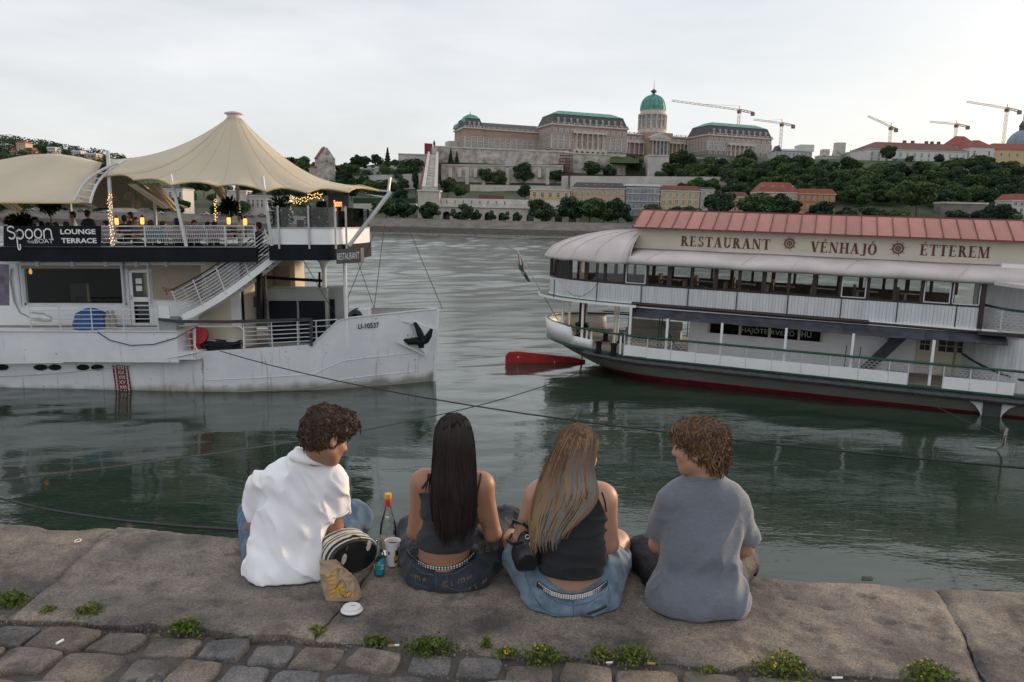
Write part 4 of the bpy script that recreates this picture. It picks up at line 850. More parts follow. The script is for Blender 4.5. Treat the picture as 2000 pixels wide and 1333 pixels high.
# ------------------------------------------------------------------ tower cranes
def lattice(m, a, b_, w, n, r_):
    a, b_ = np.array(a, float), np.array(b_, float); d = (b_ - a) / np.linalg.norm(b_ - a); u = np.cross(d, [0, 1, 0]); u /= np.linalg.norm(u); v = np.array([0, 1., 0])
    cs = [u*w + v*w, -u*w + v*w, -u*w - v*w, u*w - v*w]
    for c in cs: m.bar(a + c, b_ + c, r_)
    for k in range(n):
        p_, q_ = a + (b_ - a)*k/n, a + (b_ - a)*(k+1)/n
        for j in range(4): m.bar(p_ + cs[j], q_ + cs[(j+1) % 4], r_*.7)
def crane(tip, piv, tail, base_y, Y, label, luff=False):
    P0 = atY(*piv, Y); t_ = thing('tower_crane', label, 'crane', tuple(P0), 'tower cranes behind the castle'); a = atY(*tip, Y) - P0; c = atY(*tail, Y) - P0; bz = atY(piv[0], base_y, Y)[2] - P0[2]
    m = MB(); lattice(m, (0, 0, bz), (0, 0, 0), 1.1, max(4, int(-bz/4)), .2); m.build('mast', M['crane'], t_)
    m = MB(); lattice(m, (0, 0, 1), a, .75, 16, .18); m.build('jib', M['crane'], t_)
    m = MB(); lattice(m, (0, 0, 1), c, .9, 4, .35); m.build('counter_jib', M['crane'], t_)
    MB().box(c + [-2.2, -1.2, -3], c + [1.4, 1.2, .8]).build('counterweight', M['pal_grey'], t_); MB().box((-1.9, -1.6, -2.4), (1.9, 1.4, .9)).build('slewing_unit', M['crane'], t_)
    MB().box((-2.6, -2.4, -2.2), (-.8, -1, .2)).build('cabin', M['tile_brown'], t_)
    m = MB(); m.tube([(0, 0, 1), (0, 0, 5)], .4, 5); m.build('apex', M['crane'], t_)
    MB().tube([(0, 0, 5), a*.6 + [0, 0, .8]], .12, 4).build('tie_rod', M['crane'], t_)
crane((1312, 197), (1444, 217), (1471, 221), 270, 840, 'largest tower crane with long jib, right of the green dome')
crane((1472, 234), (1527, 243), (1550, 246), 300, 860, 'tower crane above the grey sheeted building')
crane((1695, 227), (1740, 250), (1751, 253), 290, 860, 'tower crane with raised jib left above the white palace')
crane((1816, 238), (1868, 245), (1891, 248), 285, 880, 'tower crane above the right part of the white palace')
crane((1888, 199), (1967, 214), (1992, 218), 290, 820, 'tall tower crane near the right picture edge')

# ------------------------------------------------------------------ left hill with villas
lh = MB(); xs = np.linspace(-820, -380, 40); lh.grid([[(x, Y, max(3, z * float(np.interp(x, [-820, -640, -520, -450, -380], [1.05, 1.04, .84, .6, .2])))) for x in xs] for Y, z in ((820, 8), (900, 60), (940, 76), (1000, 91), (1100, 93), (1300, 60))])
lh.build('far_hill', M['hill'], smooth=2, kind='structure')
r_ = np.random.RandomState(9); pts = []
for _ in range(330):
    x = r_.uniform(-720, -440); Y = r_.uniform(890, 1020); z = float(np.interp(Y, [820, 900, 940, 1000, 1100], [8, 60, 76, 91, 93])) * float(np.interp(x, [-820, -640, -520, -450, -380], [1.05, 1.04, .84, .6, .2]))
    d = r_.normal(size=(110, 3)); d /= np.linalg.norm(d, axis=1)[:, None]; pts.append(np.array([x, Y, z + 4]) + d * np.array([6, 6, 5]) * r_.uniform(.7, 1.3))
V, Fc, T = leafset(np.concatenate(pts), 0, 1.3, 5); o = leafobj('hill_wood', V, Fc, T, M['leaf_dark']); o['kind'] = 'stuff'; tag(o, 'dark wood covering the far left hill', 'woods')
for i, (x0, x1, ye, yb, rpx, wl, lab) in enumerate([(18, 66, 297, 306, 8, 'brick_orange', 'red villa with red roof on the far left hill'), (32, 50, 281, 290, 4, 'plaster_yellow', 'yellow villa with red roof above the red villa'), (0, 14, 284, 292, 3, 'plaster_white', 'white villa at the left edge of the far hill'), (92, 108, 290, 298, 2, 'plaster_white', 'white villa on the ridge of the far hill'), (140, 158, 297, 303, 2, 'plaster_white', 'small pale villa low on the far ridge'), (165, 188, 302, 308, 2, 'plaster_yellow', 'pale villa at the right end of the far ridge')]):
    house('villa', lab, x0, x1, ye, yb, 940 if i < 2 else 960, wl, 'tile_red' if i < 2 else 'sheeting', rpx, 4, 2, wpane='pane_dark')
# parked cars on the far bank
def car_proto():
    b_ = []; prof = [(-2.1, .35), (-2.1, .8), (-1.9, .92), (-1.2, .95), (-.7, 1.42), (.75, 1.45), (1.4, .98), (2.0, .88), (2.15, .6), (2.1, .35)]
    m = MB(); m.prism([(x, -.85, z) for x, z in prof], (0, 1.7, 0)); body = m.mesh('body', mat('car_paint', (.25, .26, .28), .3, .02, rnd=.9))
    m = MB(); m.prism([(-1.05, -.87, 1.0), (-.65, -.87, 1.36), (.7, -.87, 1.38), (1.2, -.87, 1.0)], (0, 1.74, 0)); win = m.mesh('side_window', M['pane_dark'])
    m = MB(); m.lathe([(.1, -.1), (.32, -.1), (.32, .1), (.1, .1)], (0, 0, 0), 10, Matrix.Rotation(R(90), 3, 'X')); return body, win, m.mesh('wheel', M['black'])
cb, cw, cwh = car_proto()
for i, (px, py, lab) in enumerate([(205, 421, 'parked car seen just right of the first terrace mast'), (312, 425, 'parked car between the first and second terrace masts'), (160, 414, 'parked car beyond the waiter on the terrace'), (400, 429, 'pale parked car right of the second mast'), (430, 429, 'second pale parked car further right of the second mast'), (488, 431, 'car beside the terrace lantern'), (512, 425, 'car behind the third terrace mast'), (575, 432, 'car seen through the terrace glass'), (60, 416, 'parked car seen beneath the left tent'), (705, 434, 'car right of the terrace glass screen')]):
    p_ = atY(px, py, 374 + .08 * 80); p_[2] = 7.0 if py < 431 else 6.95; t_ = thing('parked_car', lab, 'car', tuple(p_), 'cars on the far bank road'); put(bpy.data.objects.new('body', cb), t_); put(bpy.data.objects.new('side_window', cw), t_)
    for x in (-1.3, 1.35):
        for y in (-.85, .85): o = put(bpy.data.objects.new('wheel', cwh), t_); o.location = (x, y, .33)
# ------------------------------------------------------------------ left restaurant boat
LF = Frame((-11.0, 27.0, 0), 0, -.02)
boat = thing('restaurant_boat', 'white restaurant boat with tent-roofed terrace moored at left', 'boat', LF.M)
L = LF.P
def lbox(name, x0, y0, x1, y1, t0, t1, mt, parent=boat, **k):
    a = L(x0, y0, t0); b_ = L(x1, y1, t0); return MB().box((a[0], t0, a[2]), (b_[0], t1, b_[2])).build(name, mt, parent, **k)
# hull: sections along the length; t of the side at several heights
HB = 3.3   # half beam
kx = [(-60, .45), (120, .4), (300, .4), (400, .45), (480, .62), (560, .95), (640, 1.38), (720, 1.95), (790, 2.55), (830, 2.95), (853, 3.28)]
hm_ = bpy.data.materials.new('boat_hull'); hm_.use_nodes = True; t = hm_.node_tree; p = t.nodes['Principled BSDF']; l = t.links.new
g = N(t, 'ShaderNodeTexCoord'); sx = N(t, 'ShaderNodeSeparateXYZ'); l(g.outputs['Object'], sx.inputs[0])
def hn(sc, st, det=6):
    mp = N(t, 'ShaderNodeMapping'); mp.inputs['Scale'].default_value = st; l(g.outputs['Object'], mp.inputs['Vector']); n = N(t, 'ShaderNodeTexNoise'); n.inputs['Scale'].default_value = sc; n.inputs['Detail'].default_value = det; l(mp.outputs[0], n.inputs['Vector']); return n.outputs['Fac']
def rng(v, a, b_, c=0, d=1):
    r_ = N(t, 'ShaderNodeMapRange'); r_.inputs['From Min'].default_value = a; r_.inputs['From Max'].default_value = b_; r_.inputs['To Min'].default_value = c; r_.inputs['To Max'].default_value = d; l(v, r_.inputs['Value']); return r_.outputs[0]
def mixc(f, A, B):
    m_ = N(t, 'ShaderNodeMix', data_type='RGBA'); l(f, m_.inputs['Factor'])
    for k, v in (('A', A), ('B', B)):
        if isinstance(v, tuple): m_.inputs[k].default_value = (*v, 1)
        else: l(v, m_.inputs[k])
    return m_.outputs['Result']
c = mixc(rng(hn(.9, (1, 1, 1)), .35, .65), (.70, .72, .76), (.80, .81, .84))
c = mixc(rng(hn(2.2, (3.5, 3.5, .22)), .60, .74, 0, .55), c, (.33, .27, .2))          # run-off streaks
c = mixc(rng(hn(7, (1, 1, 1), 3), .69, .74, 0, .8), c, (.16, .11, .08))               # rust chips
wl = N(t, 'ShaderNodeMath', operation='ADD'); l(sx.outputs['Z'], wl.inputs[0]); l(rng(hn(1.3, (1, 1, .3)), .3, .7, -.1, .12), wl.inputs[1])
c = mixc(rng(wl.outputs[0], .30, .04, 0, .75), c, (.16, .13, .07))
for xx, zz, hw_, a_ in ((396, 1.4, .05, .8), (345, .25, .9, .6), (514, 1.2, .035, .5), (330, .1, .5, .7)):   # rust runs below fittings
    x0_ = L(xx, 720, .45)[0]; ab = N(t, 'ShaderNodeMath', operation='ADD'); l(sx.outputs['X'], ab.inputs[0]); l(rng(hn(2.5, (.3, 1, 1)), .3, .7, -x0_ - .06, -x0_ + .06), ab.inputs[1]); aa = N(t, 'ShaderNodeMath', operation='ABSOLUTE'); l(ab.outputs[0], aa.inputs[0])
    mm_ = N(t, 'ShaderNodeMath', operation='MULTIPLY'); l(rng(aa.outputs[0], hw_, hw_*.3, 0, a_), mm_.inputs[0]); zt_ = rng(sx.outputs['Z'], zz + .25, zz - .1); m5 = N(t, 'ShaderNodeMath', operation='MULTIPLY'); l(zt_, m5.inputs[0]); l(rng(hn(5, (1, 1, .5)), .3, .6), m5.inputs[1]); l(m5.outputs[0], mm_.inputs[1]); c = mixc(mm_.outputs[0], c, (.28, .15, .05))
l(c, p.inputs['Base Color']); p.inputs['Roughness'].default_value = .5
bp = N(t, 'ShaderNodeBump'); bp.inputs['Strength'].default_value = .5; bp.inputs['Distance'].default_value = .05; l(hn(1.1, (1, 1, 1.6), 3), bp.inputs['Height']); l(bp.outputs[0], p.inputs['Normal'])
M['boat_hull'] = hm_
def topz(x):  # pixel row of the hull's upper edge
    return float(np.interp(x, [-60, 345, 390, 612, 660, 685, 858], [712, 706, 687, 673, 628, 622, 604]))
rings = []
sect = sorted(set([q[0] for q in kx] + [345, 390, 611, 620, 640, 660, 686, 700, 760, 810, 842]))
for x in sect:
    tt = float(np.interp(x, *zip(*kx))); pt = L(x, topz(x), tt); X = pt[0]; z1 = pt[2]; fl = .25 * max(0, (x - 560) / 300)
    ring = []
    for f_, dt in ((0, 0), (.25, .12*fl), (.5, .22*fl), (.75, .3*fl), (1, .36*fl)):
        z = z1 + (-.7 - z1) * f_; ring.append((X - (.22 * f_ if x > 700 else 0), tt + dt + .25 * max(0, f_ - .6), z))
    rings.append(ring)
far = [[(a, 2*HB - b_ + .06, c_) for a, b_, c_ in r_] for r_ in rings]
m = MB(); m.grid(rings); m.grid([list(reversed(r_)) for r_ in far]); m.grid([rings[-1], far[-1]])
hull = m.build('hull', hm_, boat, smooth=1)
stem = MB(); stem.tube([np.array(p_) + [.03, .05, .0] for p_ in [((np.array(a) + np.array(b_)) / 2) for a, b_ in zip(rings[-1], far[-1])]], .07, 6); stem.build('stem', M['white_paint'], boat, True)
# foredeck and bulwark rail cap
dz = L(450, 690, .5)[2]; xs0 = L(345, 690, .4)[0]; xb = L(835, 640, 3)[0]
MB().prism([(L(345, 690, .5)[0], .6, dz), (L(620, 690, 1.3)[0], 1.35, dz), (xb, 3.2, dz + .25), (xb, 3.5, dz + .25), (L(620, 690, 1.3)[0], 5.3, dz), (L(345, 690, .5)[0], 6.0, dz)], (0, 0, -.08)).build('foredeck', M['deck'], boat)
cap = [r_[0] for r_, x in zip(rings, sect) if x >= 611]; MB().tube([np.array(p_) + [0, 0, .02] for p_ in cap], .035, 6).build('bulwark_cap', M['rail_white'], boat, True); MB().tube([np.array((a, 2*HB - b_, c_)) + [0, 0, .02] for a, b_, c_ in cap], .035, 6).build('bulwark_cap', M['rail_white'], boat, True)
m = MB(); a_, b_ = L(560, 668, .8), L(840, 676, 3); 
for z0, z1 in ((.52, .54), (.30, .32)):   # plate seams on the bow
    pts = []
    for x in range(400, 850, 30):
        tt = float(np.interp(x, *zip(*kx))); r0 = [np.array(r_) for r_, xx in zip(rings, sect) if xx <= x][-1]; i = [k for k, xx in enumerate(sect) if xx <= x][-1]; j = min(i + 1, len(sect) - 1); u = (x - sect[i]) / max(1, sect[j] - sect[i])
        A = np.array(rings[i]); B = np.array(rings[j]); q_ = A + (B - A) * u; k = 4 * (1 - z0); ii = int(k); pp = q_[ii] + (q_[min(ii+1, 4)] - q_[ii]) * (k - ii); pts.append(pp + [0, -.012, 0])
    MB().tube(pts, .014, 4).build('plate_seam', M['boat_hull'], hull)
# sponson (side deck box)
a = L(-60, 652, 0); b_ = L(345, 648, 0); zb_ = L(200, 708, 0)[2]
m = MB(); m.box((a[0], 0, zb_), (b_[0], 1.6, b_[2])); m.box((b_[0], .02, L(345, 703, 0)[2]), (L(386, 690, 0)[0], 1.0, L(386, 689, 0)[2])); sp = m.build('side_deck_box', hm_, boat)
MB().tube([(a[0], -.02, b_[2]), (b_[0], -.02, b_[2])], .03, 6).build('fender_bead', M['rail_white'], boat, True)
MB().box((a[0], .9, b_[2] - .02), (b_[0], 3.0, b_[2] + .01)).build('side_deck', M['deck'], boat)
for x in (2, 79, 107, 162, 190):
    c_ = L(x, 718, .38); m = MB(); w = .2 if x > 90 else .22; m.prism([(c_[0] + w*math.cos(q)*(1.15 if abs(math.cos(q)) > .5 else 1), .36, c_[2] + .11*math.sin(q)) for q in np.linspace(0, 2*math.pi, 13)[:-1]], (0, .08, 0)); m.build('porthole', M['black'], boat)
# draft marks
def quadpx(name, pts, t_, mt, parent, th=.012):
    q = [L(x, y, t_) for x, y in pts]; return MB().hexa(q, (0, th, 0)).build(name, mt, parent)
dm = quadpx('draft_mark_strip', [(219, 714), (248, 714), (257, 771), (227, 771)], .33, M['red_dark'], boat, .05)
for i, s_ in enumerate(['XXI', 'XIX', 'XVII', 'XV', 'XIII', 'XI']):
    y = 722 + i * 9.4; x = 229 + i * 1.2; a = L(x, y, .31); b_ = L(x + 13, y, .31); lettering(s_, a, b_, (0, 0, 1), .13, M['letter_white'], dm, (0, 0, 0))
    for xx, w in ((x - 6, 3), (x + 16, 3)):
        for dy in (0, 3.2, 6.4): a = L(xx, y - dy, .31); MB().box(a, a + [.05, .01, .035]).build('tick_mark', M['letter_white'], dm)
# superstructure
ts = 1.5
def ls(x, y): return L(x, y, ts)
lo = ls(-60, 652)[0]; hi = ls(470, 600)[0]; zd = L(200, 650, 0)[2]; zt = L(200, 512, 0)[2] + .02
wy = [ls(100, 521)[2], ls(100, 596)[2]]
wx = [ls(46, 560)[0], ls(246, 560)[0]]; dx = [ls(251, 560)[0], ls(296, 560)[0]]
m = MB(); th = .1
for x0, x1, z0, z1 in ((lo, wx[0], zd, zt), (wx[0], wx[1], zd, wy[1]), (wx[0], wx[1], wy[0], zt), (wx[1], dx[0], zd, zt), (dx[0], dx[1], ls(270, 527)[2], zt), (dx[1], hi, zd, zt)): m.box((x0, ts, z0), (x1, ts + th, z1))
m.build('cabin_wall', M['white_paint'], boat)
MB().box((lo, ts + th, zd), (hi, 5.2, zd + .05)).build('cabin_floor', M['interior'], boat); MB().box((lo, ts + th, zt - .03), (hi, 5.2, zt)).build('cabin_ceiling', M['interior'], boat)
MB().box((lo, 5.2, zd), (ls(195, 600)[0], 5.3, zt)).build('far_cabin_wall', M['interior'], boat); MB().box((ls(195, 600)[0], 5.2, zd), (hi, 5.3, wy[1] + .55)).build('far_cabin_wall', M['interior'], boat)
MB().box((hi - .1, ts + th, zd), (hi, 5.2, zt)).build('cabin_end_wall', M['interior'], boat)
wn_ = MB().box((wx[0] + .06, ts + .03, wy[1] + .06), (wx[1] - .06, ts + .045, wy[0] - .06)).build('large_window', M['glass'], boat)
m = MB(); 
for x0, x1, z0, z1 in ((wx[0], wx[1], wy[1], wy[1] + .07), (wx[0], wx[1], wy[0] - .07, wy[0]), (wx[0], wx[0] + .08, wy[1], wy[0]), (wx[1] - .08, wx[1], wy[1], wy[0])): m.box((x0, ts - .04, z0), (x1, ts + .08, z1))
m.build('frame', M['rail_white'], wn_)
cc = ls(208, 545); m = MB(); m.lathe([(.22, 0), (.22, 2.4)], (cc[0], 4.2, zd), 12); m.build('quilted_column', M['cream'], boat, True)
for x in (85, 140, 185, 225): cc = ls(x, 590); MB().box((cc[0] - .35, 2.6, zd + .72), (cc[0] + .35, 3.3, zd + .77)).build('table_top', M['wood_dark'], boat)
cc = ls(108, 575); MB().box((cc[0] - .3, 3, zd), (cc[0] + .35, 3.2, zd + 1.5)).build('partition', M['pal_grey'], boat)
cc = L(60, 536, 2.2); tag(MB().lathe([(.02, 0), (.05, .02), (.06, .1), (.03, .2), (.01, .24)], cc, 8).build('candle_lamp', M['amber'], None, True), 'small amber lamp glowing inside the big boat window', 'lamp'); bpy.data.objects['candle_lamp'].matrix_world = LF.M
# door
dr = MB().box((dx[0] + .02, ts + .02, zd), (dx[0] + .14, ts + .08, ls(270, 529)[2])).box((dx[1] - .16, ts + .02, zd), (dx[1] - .02, ts + .08, ls(270, 529)[2])).box((dx[0] + .14, ts + .02, ls(270, 533)[2]), (dx[1] - .16, ts + .08, ls(270, 528)[2])).box((dx[0] + .14, ts + .02, zd), (dx[1] - .16, ts + .08, zd + .12)).box((dx[0] + .14, ts + .02, zd + .95), (dx[1] - .16, ts + .08, zd + 1.12)).build('door', M['white_paint'], boat)
MB().box((dx[0] + .14, ts + .04, zd + .12), (dx[1] - .16, ts + .05, zd + .95)).box((dx[0] + .14, ts + .04, zd + 1.12), (dx[1] - .16, ts + .05, ls(270, 533)[2])).build('pane', M['glass_dark'], dr)
for z in (1.35, 1.62): MB().box((dx[0] + .27, ts + .012, zd + z), (dx[0] + .5, ts + .02, zd + z + .2)).build('notice', M['letter_white'], dr)
MB().tube([(dx[0] + .08, ts - .03, zd + 1.0), (dx[0] + .08, ts - .03, zd + 1.2)], .015, 6).build('handle', M['metal'], dr)
# roller blinds, brackets, tan blind with red lettering
for x0, x1 in ((42, 241), (246, 292), (295, 418)):
    a, b_ = L(x0, 515, ts - .12), L(x1, 515, ts - .12); MB().tube([a, b_], .075, 8).build('blind_roller', M['white_clean'], boat, True)
for x in (74, 142, 207, 267, 325): c_ = L(x, 516, ts - .2); MB().box(c_ + [-.06, -.06, -.09], c_ + [.06, .12, .09]).build('roller_bracket', M['white_clean'], boat)
MB().box((ls(46, 520)[0], ts - .1, ls(46, 524)[2]), (ls(240, 520)[0], ts - .08, ls(46, 517)[2])).build('rolled_blind', M['tan_blind'], boat); MB().box((ls(248, 520)[0], ts - .1, ls(248, 526)[2]), (ls(290, 520)[0], ts - .08, ls(248, 517)[2])).build('rolled_blind', M['tan_blind'], boat)
bl = MB().box((ls(298, 520)[0], ts - .13, ls(298, 584)[2]), (ls(417, 520)[0], ts - .1, ls(298, 517)[2])).build('tan_blind', M['tan_blind'], boat)
for x in (41, 243, 294, 418): c_ = ls(x, 550); MB().box((c_[0] - .035, ts - .17, ls(x, 598)[2]), (c_[0] + .035, ts - .1, ls(x, 514)[2])).build('blind_guide', M['rail_white'], boat)
# monoline script letters
def ribbon(m, pts, w, base, ux, uz, off):
    """flat stroke through 2d points"""
    pts = [np.array(p_, float) for p_ in pts]; n = len(pts); Lr = []; Rr = []
    for i in range(n):
        d = pts[min(i+1, n-1)] - pts[max(i-1, 0)]; d /= np.linalg.norm(d) + 1e-9; nn = np.array([-d[1], d[0]]) * w / 2
        Lr.append(pts[i] + nn); Rr.append(pts[i] - nn)
    f3 = lambda q: np.array(base) + np.array(ux) * q[0] + np.array(uz) * q[1] + np.array(off)
    m.grid([[f3(q) for q in Lr], [f3(q) for q in Rr]])
def arc(cx, cy, rx, ry, a0, a1, n=12): return [(cx + rx*math.cos(R(a)), cy + ry*math.sin(R(a))) for a in np.linspace(a0, a1, n)]
def spoon_word(m, base, ux, uz, w, off):
    S = arc(.32, .72, .26, .2, 20, 200, 9) + arc(.34, .32, .26, .22, 90, -150, 11)
    for st_ in (S, arc(1.0, .38, .28, .3, 0, 360, 18), [(.74, .62), (.74, .1), (.76, -.3)] + arc(.86, -.42, .1, .22, 180, 400, 10), arc(1.72, .38, .28, .3, 0, 360, 18), arc(2.44, .38, .28, .3, 0, 360, 18), [(2.9, 0), (2.9, .62)] + arc(3.2, .42, .28, .26, 150, 20, 8) + [(3.5, .1), (3.58, -.08)]): ribbon(m, st_, w, base, ux, uz, off)
def spoon(a, b_, h, w, mt, parent, off, z=(0, 0, 1)):
    a, b_ = np.array(a), np.array(b_); m = MB(); spoon_word(m, a, (b_ - a) / 3.6, np.array(z) * h, w, off); return m.build('lettering', mt, parent)
spoon(L(316, 570, ts - .14), L(356, 570, ts - .14), .17, .1, M['letter_red'], bl, (0, 0, 0))
# black fascia of the terrace
fz0, fz1 = L(200, 512, 0)[2], L(200, 483, 0)[2]
fx1 = L(500, 500, .1)[0]; fa = MB().box((L(-60, 500, 0)[0], .1, fz0), (fx1, .3, fz1)).build('terrace_fascia', M['navy_black'], boat)
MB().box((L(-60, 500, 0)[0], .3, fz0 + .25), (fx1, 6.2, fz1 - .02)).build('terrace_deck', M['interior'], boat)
MB().tube([(L(-60, 483, 0)[0], .08, fz1 + .01), (fx1, .08, fz1 + .01)], .02, 5).build('fascia_trim', M['metal'], boat)
# front terrace: rounded platform
px0, px1 = L(527, 500, .4)[0], L(694, 500, 1.2)[0]; tz0, tz1, tz2, tz3 = L(560, 509, .4)[2], L(560, 478, .4)[2], L(560, 447, .4)[2], L(560, 405, .4)[2]
def platform(dx_=0, n=14):
    pts = [(px0, .4 - dx_), (px0 + (px1-px0)*.55, .4 - dx_)]
    for a in np.linspace(-90, 90, n): pts.append((px0 + (px1-px0)*.62 + ((px1-px0)*.38 + dx_) * math.cos(R(a)) ** .8, 3.3 + (2.9 + dx_) * math.sin(R(a))))
    return pts + [(px0 + (px1-px0)*.55, 6.2 + dx_), (px0, 6.2 + dx_)]
pl_ = platform(); MB().prism([(a, b_, tz0) for a, b_ in platform(.06)], (0, 0, tz1 - tz0)).build('platform_fascia', M['navy_black'], boat, True)
m = MB(); m.grid([[(a, b_, tz1) for a, b_ in pl_[:12]], [(a, b_, tz2) for a, b_ in pl_[:12]]]); m.build('parapet', M['white_paint'], boat, smooth=1); m = MB(); m.grid([[(a, b_, tz1) for a, b_ in pl_[11:]], [(a, b_, tz2) for a, b_ in pl_[11:]]]); m.build('parapet', M['white_paint'], boat, smooth=1)
for k in range(len(pl_) - 6):
    (a, b_), (c_, d_) = pl_[k], pl_[k+1]; MB().hexa([(a, b_, tz2 + .03), (c_, d_, tz2 + .03), (c_, d_, tz3), (a, b_, tz3)], (0, .012, 0)).build('glass_screen', M['glass_clear'], boat)
for k, px in enumerate((545, 604, 655, 677)):
    c_ = L(px, 460, .35 if k < 3 else 1.0); y = .33 if k < 2 else (.38 if k == 2 else .95); MB().box((c_[0] - .03, y - .03, tz1 - .15), (c_[0] + .03, y + .03, tz3 + .05)).build('screen_post', M['metal'], boat)
MB().tube([(a, b_, tz2 + .02) for a, b_ in pl_], .03, 6).build('parapet_cap', M['metal'], boat, True)
# support columns below the platform
c_ = L(632, 512, 3.0); MB().lathe([(.09, -2.6), (.09, -.5), (.16, -.25), (.33, 0)], (c_[0], 3.0, tz0), 10).build('flared_column', M['white_paint'], boat, True)
c_ = L(672, 515, 1.6); MB().tube([(c_[0], 1.7, dz), (c_[0], 1.7, tz0)], .07, 8).build('white_post', M['white_paint'], boat, True)
MB().tube([L(510, 541, 3), L(560, 545, 3), L(632, 549, 3)], .06, 6).build('black_pipe', M['black'], boat); MB().tube([L(624, 532, 3), L(624, 566, 3)], .045, 6).build('pipe_stub', M['black'], boat)
MB().tube([L(507, 535, 1.2), L(507, 625, 1.2)], .11, 6).build('downpipe', M['black'], boat); MB().tube([L(517, 520, 1.6), L(520, 620, 1.6)], .05, 6).build('downpipe', M['dark_metal'], boat)
# RESTAURANT sign box
sg = thing('restaurant_sign', 'brown sign box reading RESTAURANT on the front of the left boat', 'sign', LF.M)
a, b_ = L(657, 516, .1), L(705, 513, -.5); up_ = L(657, 488, .35)[2] - a[2]; dv = b_ - a; dv /= np.linalg.norm(dv); nv = np.array([-dv[1], dv[0], 0]) * -1
m = MB(); m.hexa([a, b_, b_ + [0, 0, up_], a + [0, 0, up_]], (.05, .3, 0)); m.build('box', M['sign_brown'], sg)
lettering('RESTAURANT', a + (b_ - a)*.06 + [0, 0, up_*.27], a + (b_ - a)*.95 + [0, 0, up_*.27], (0, 0, 1), up_*.48, M['letter_white'], sg, (-.006, -.012, 0))
# stairs: curved flight from side deck to terrace
A, B = L(356, 622, .35), L(536, 503, .55); n = 17; fl_ = []
for i in range(n):
    u = i / (n - 1); p_ = A + (B - A) * u; p_[2] += .35 * math.sin(u * math.pi) * -.55; p_[1] += -.25 * math.sin(u * math.pi); fl_.append(p_)
m = MB(); m.loft([[p_ + [0, 0, .14], p_ + [0, .06, .14], p_ + [0, .06, -.14], p_ + [0, 0, -.14]] for p_ in fl_]); m.build('stair_stringer', M['white_paint'], boat, smooth=1)
m = MB(); m.loft([[p_ + [0, 1.0, .14], p_ + [0, 1.06, .14], p_ + [0, 1.06, -.14], p_ + [0, 1.0, -.14]] for p_ in fl_]); m.build('stair_stringer', M['white_paint'], boat, smooth=1)
for p_ in fl_[1:]: MB().box(p_ + [-.14, .06, .05], p_ + [.14, 1.0, .09]).build('stair_tread', M['dark_metal'], boat)
off0 = L(320, 590, .35) - A
def stairrail(t_):
    for k in range(9):
        h = .16 + .85 * k / 8; pts = [p_ + [-.32*h, t_, h] for p_ in fl_]
        MB().tube(pts, .03 if k == 8 else .018, 5).build('handrail' if k == 8 else 'rail_bar', M['dark_metal'] if k == 8 else M['rail_white'], boat)
    for i in (0, 4, 8, 12, 16): MB().tube([fl_[i] + [0, t_, 0], fl_[i] + [-.33, t_, 1.02]], .022, 5).build('rail_post', M['rail_white'], boat)
stairrail(0); stairrail(1.03)
# generic straight railings
def railing(pts, h, nb, posts, mt=M['rail_white'], r_=.016, top=None, parent=boat):
    """pts: base line points (local); posts: list of fractions"""
    pts = [np.array(p_, float) for p_ in pts]
    for k in range(nb): z = h * (k + 1) / nb; MB().tube([p_ + [0, 0, z] for p_ in pts], (top or r_*1.5) if k == nb - 1 else r_, 5).build('rail_bar', mt, parent)
    seg = np.cumsum([0] + [np.linalg.norm(pts[i+1] - pts[i]) for i in range(len(pts) - 1)])
    for f_ in posts:
        d = f_ * seg[-1]; i = min(len(pts) - 2, int(np.searchsorted(seg, d, side='right') - 1)); u = (d - seg[i]) / (seg[i+1] - seg[i]); p_ = pts[i] + (pts[i+1] - pts[i]) * u
        MB().tube([p_, p_ + [0, 0, h]], r_ * 1.4, 5).build('rail_post', mt, parent)
railing([L(62, 650, .05), L(310, 649, .05)], .95, 6, [0, .23, .48, .73, 1])
railing([L(197, 482, .08), L(498, 481, .08)], .70, 5, [0, .29, .55, .81, 1]); railing([L(-60, 482, .08), L(8, 482, .08)], .70, 5, [0, .5, 1])
railing([L(300, 473, 5.9), L(500, 473, 5.9)], .75, 3, [0, .5, 1])
railing([L(478, 681, .62), L(608, 674, 1.18)], .92, 6, [0, .41, .80, 1], r_=.017); railing([L(345, 690, .4), L(380, 688, .45)], .98, 4, [0, 1]); railing([L(608, 672, 1.2), L(660, 668, 1.6)], .85, 4, [.2, 1])
m = MB(); m.tube([L(310, 624, .03), L(345, 628, .1), L(440, 629, .4), L(608, 624, 1.15)], .055, 6); m.build('cable_tray', M['dark_metal'], boat); MB().tube([L(608, 624, 1.15), L(608, 676, 1.15)], .06, 6).build('tray_post', M['dark_metal'], boat)
m = MB(); m.tube([L(381, 640, .42), L(381, 677, .42), L(386, 685, .42), L(394, 687, .42)], .03, 6); m.tube([L(476, 684, .6), L(476, 645, .6), L(468, 638, .6), L(388, 638, .42)], .03, 6); m.build('gate_frame', M['white_clean'], boat)
MB().hexa([L(345, 690, .8), L(378, 689, .8), L(378, 638, .8), L(345, 636, .8)], (0, .05, 0)).build('inner_panel', M['cream'], boat)
lbox('vent_box', 310, 648, 343, 623, .2, .9, M['grey_box']); lbox('side_panel', 311, 622, 330, 598, .35, .4, M['white_paint'])
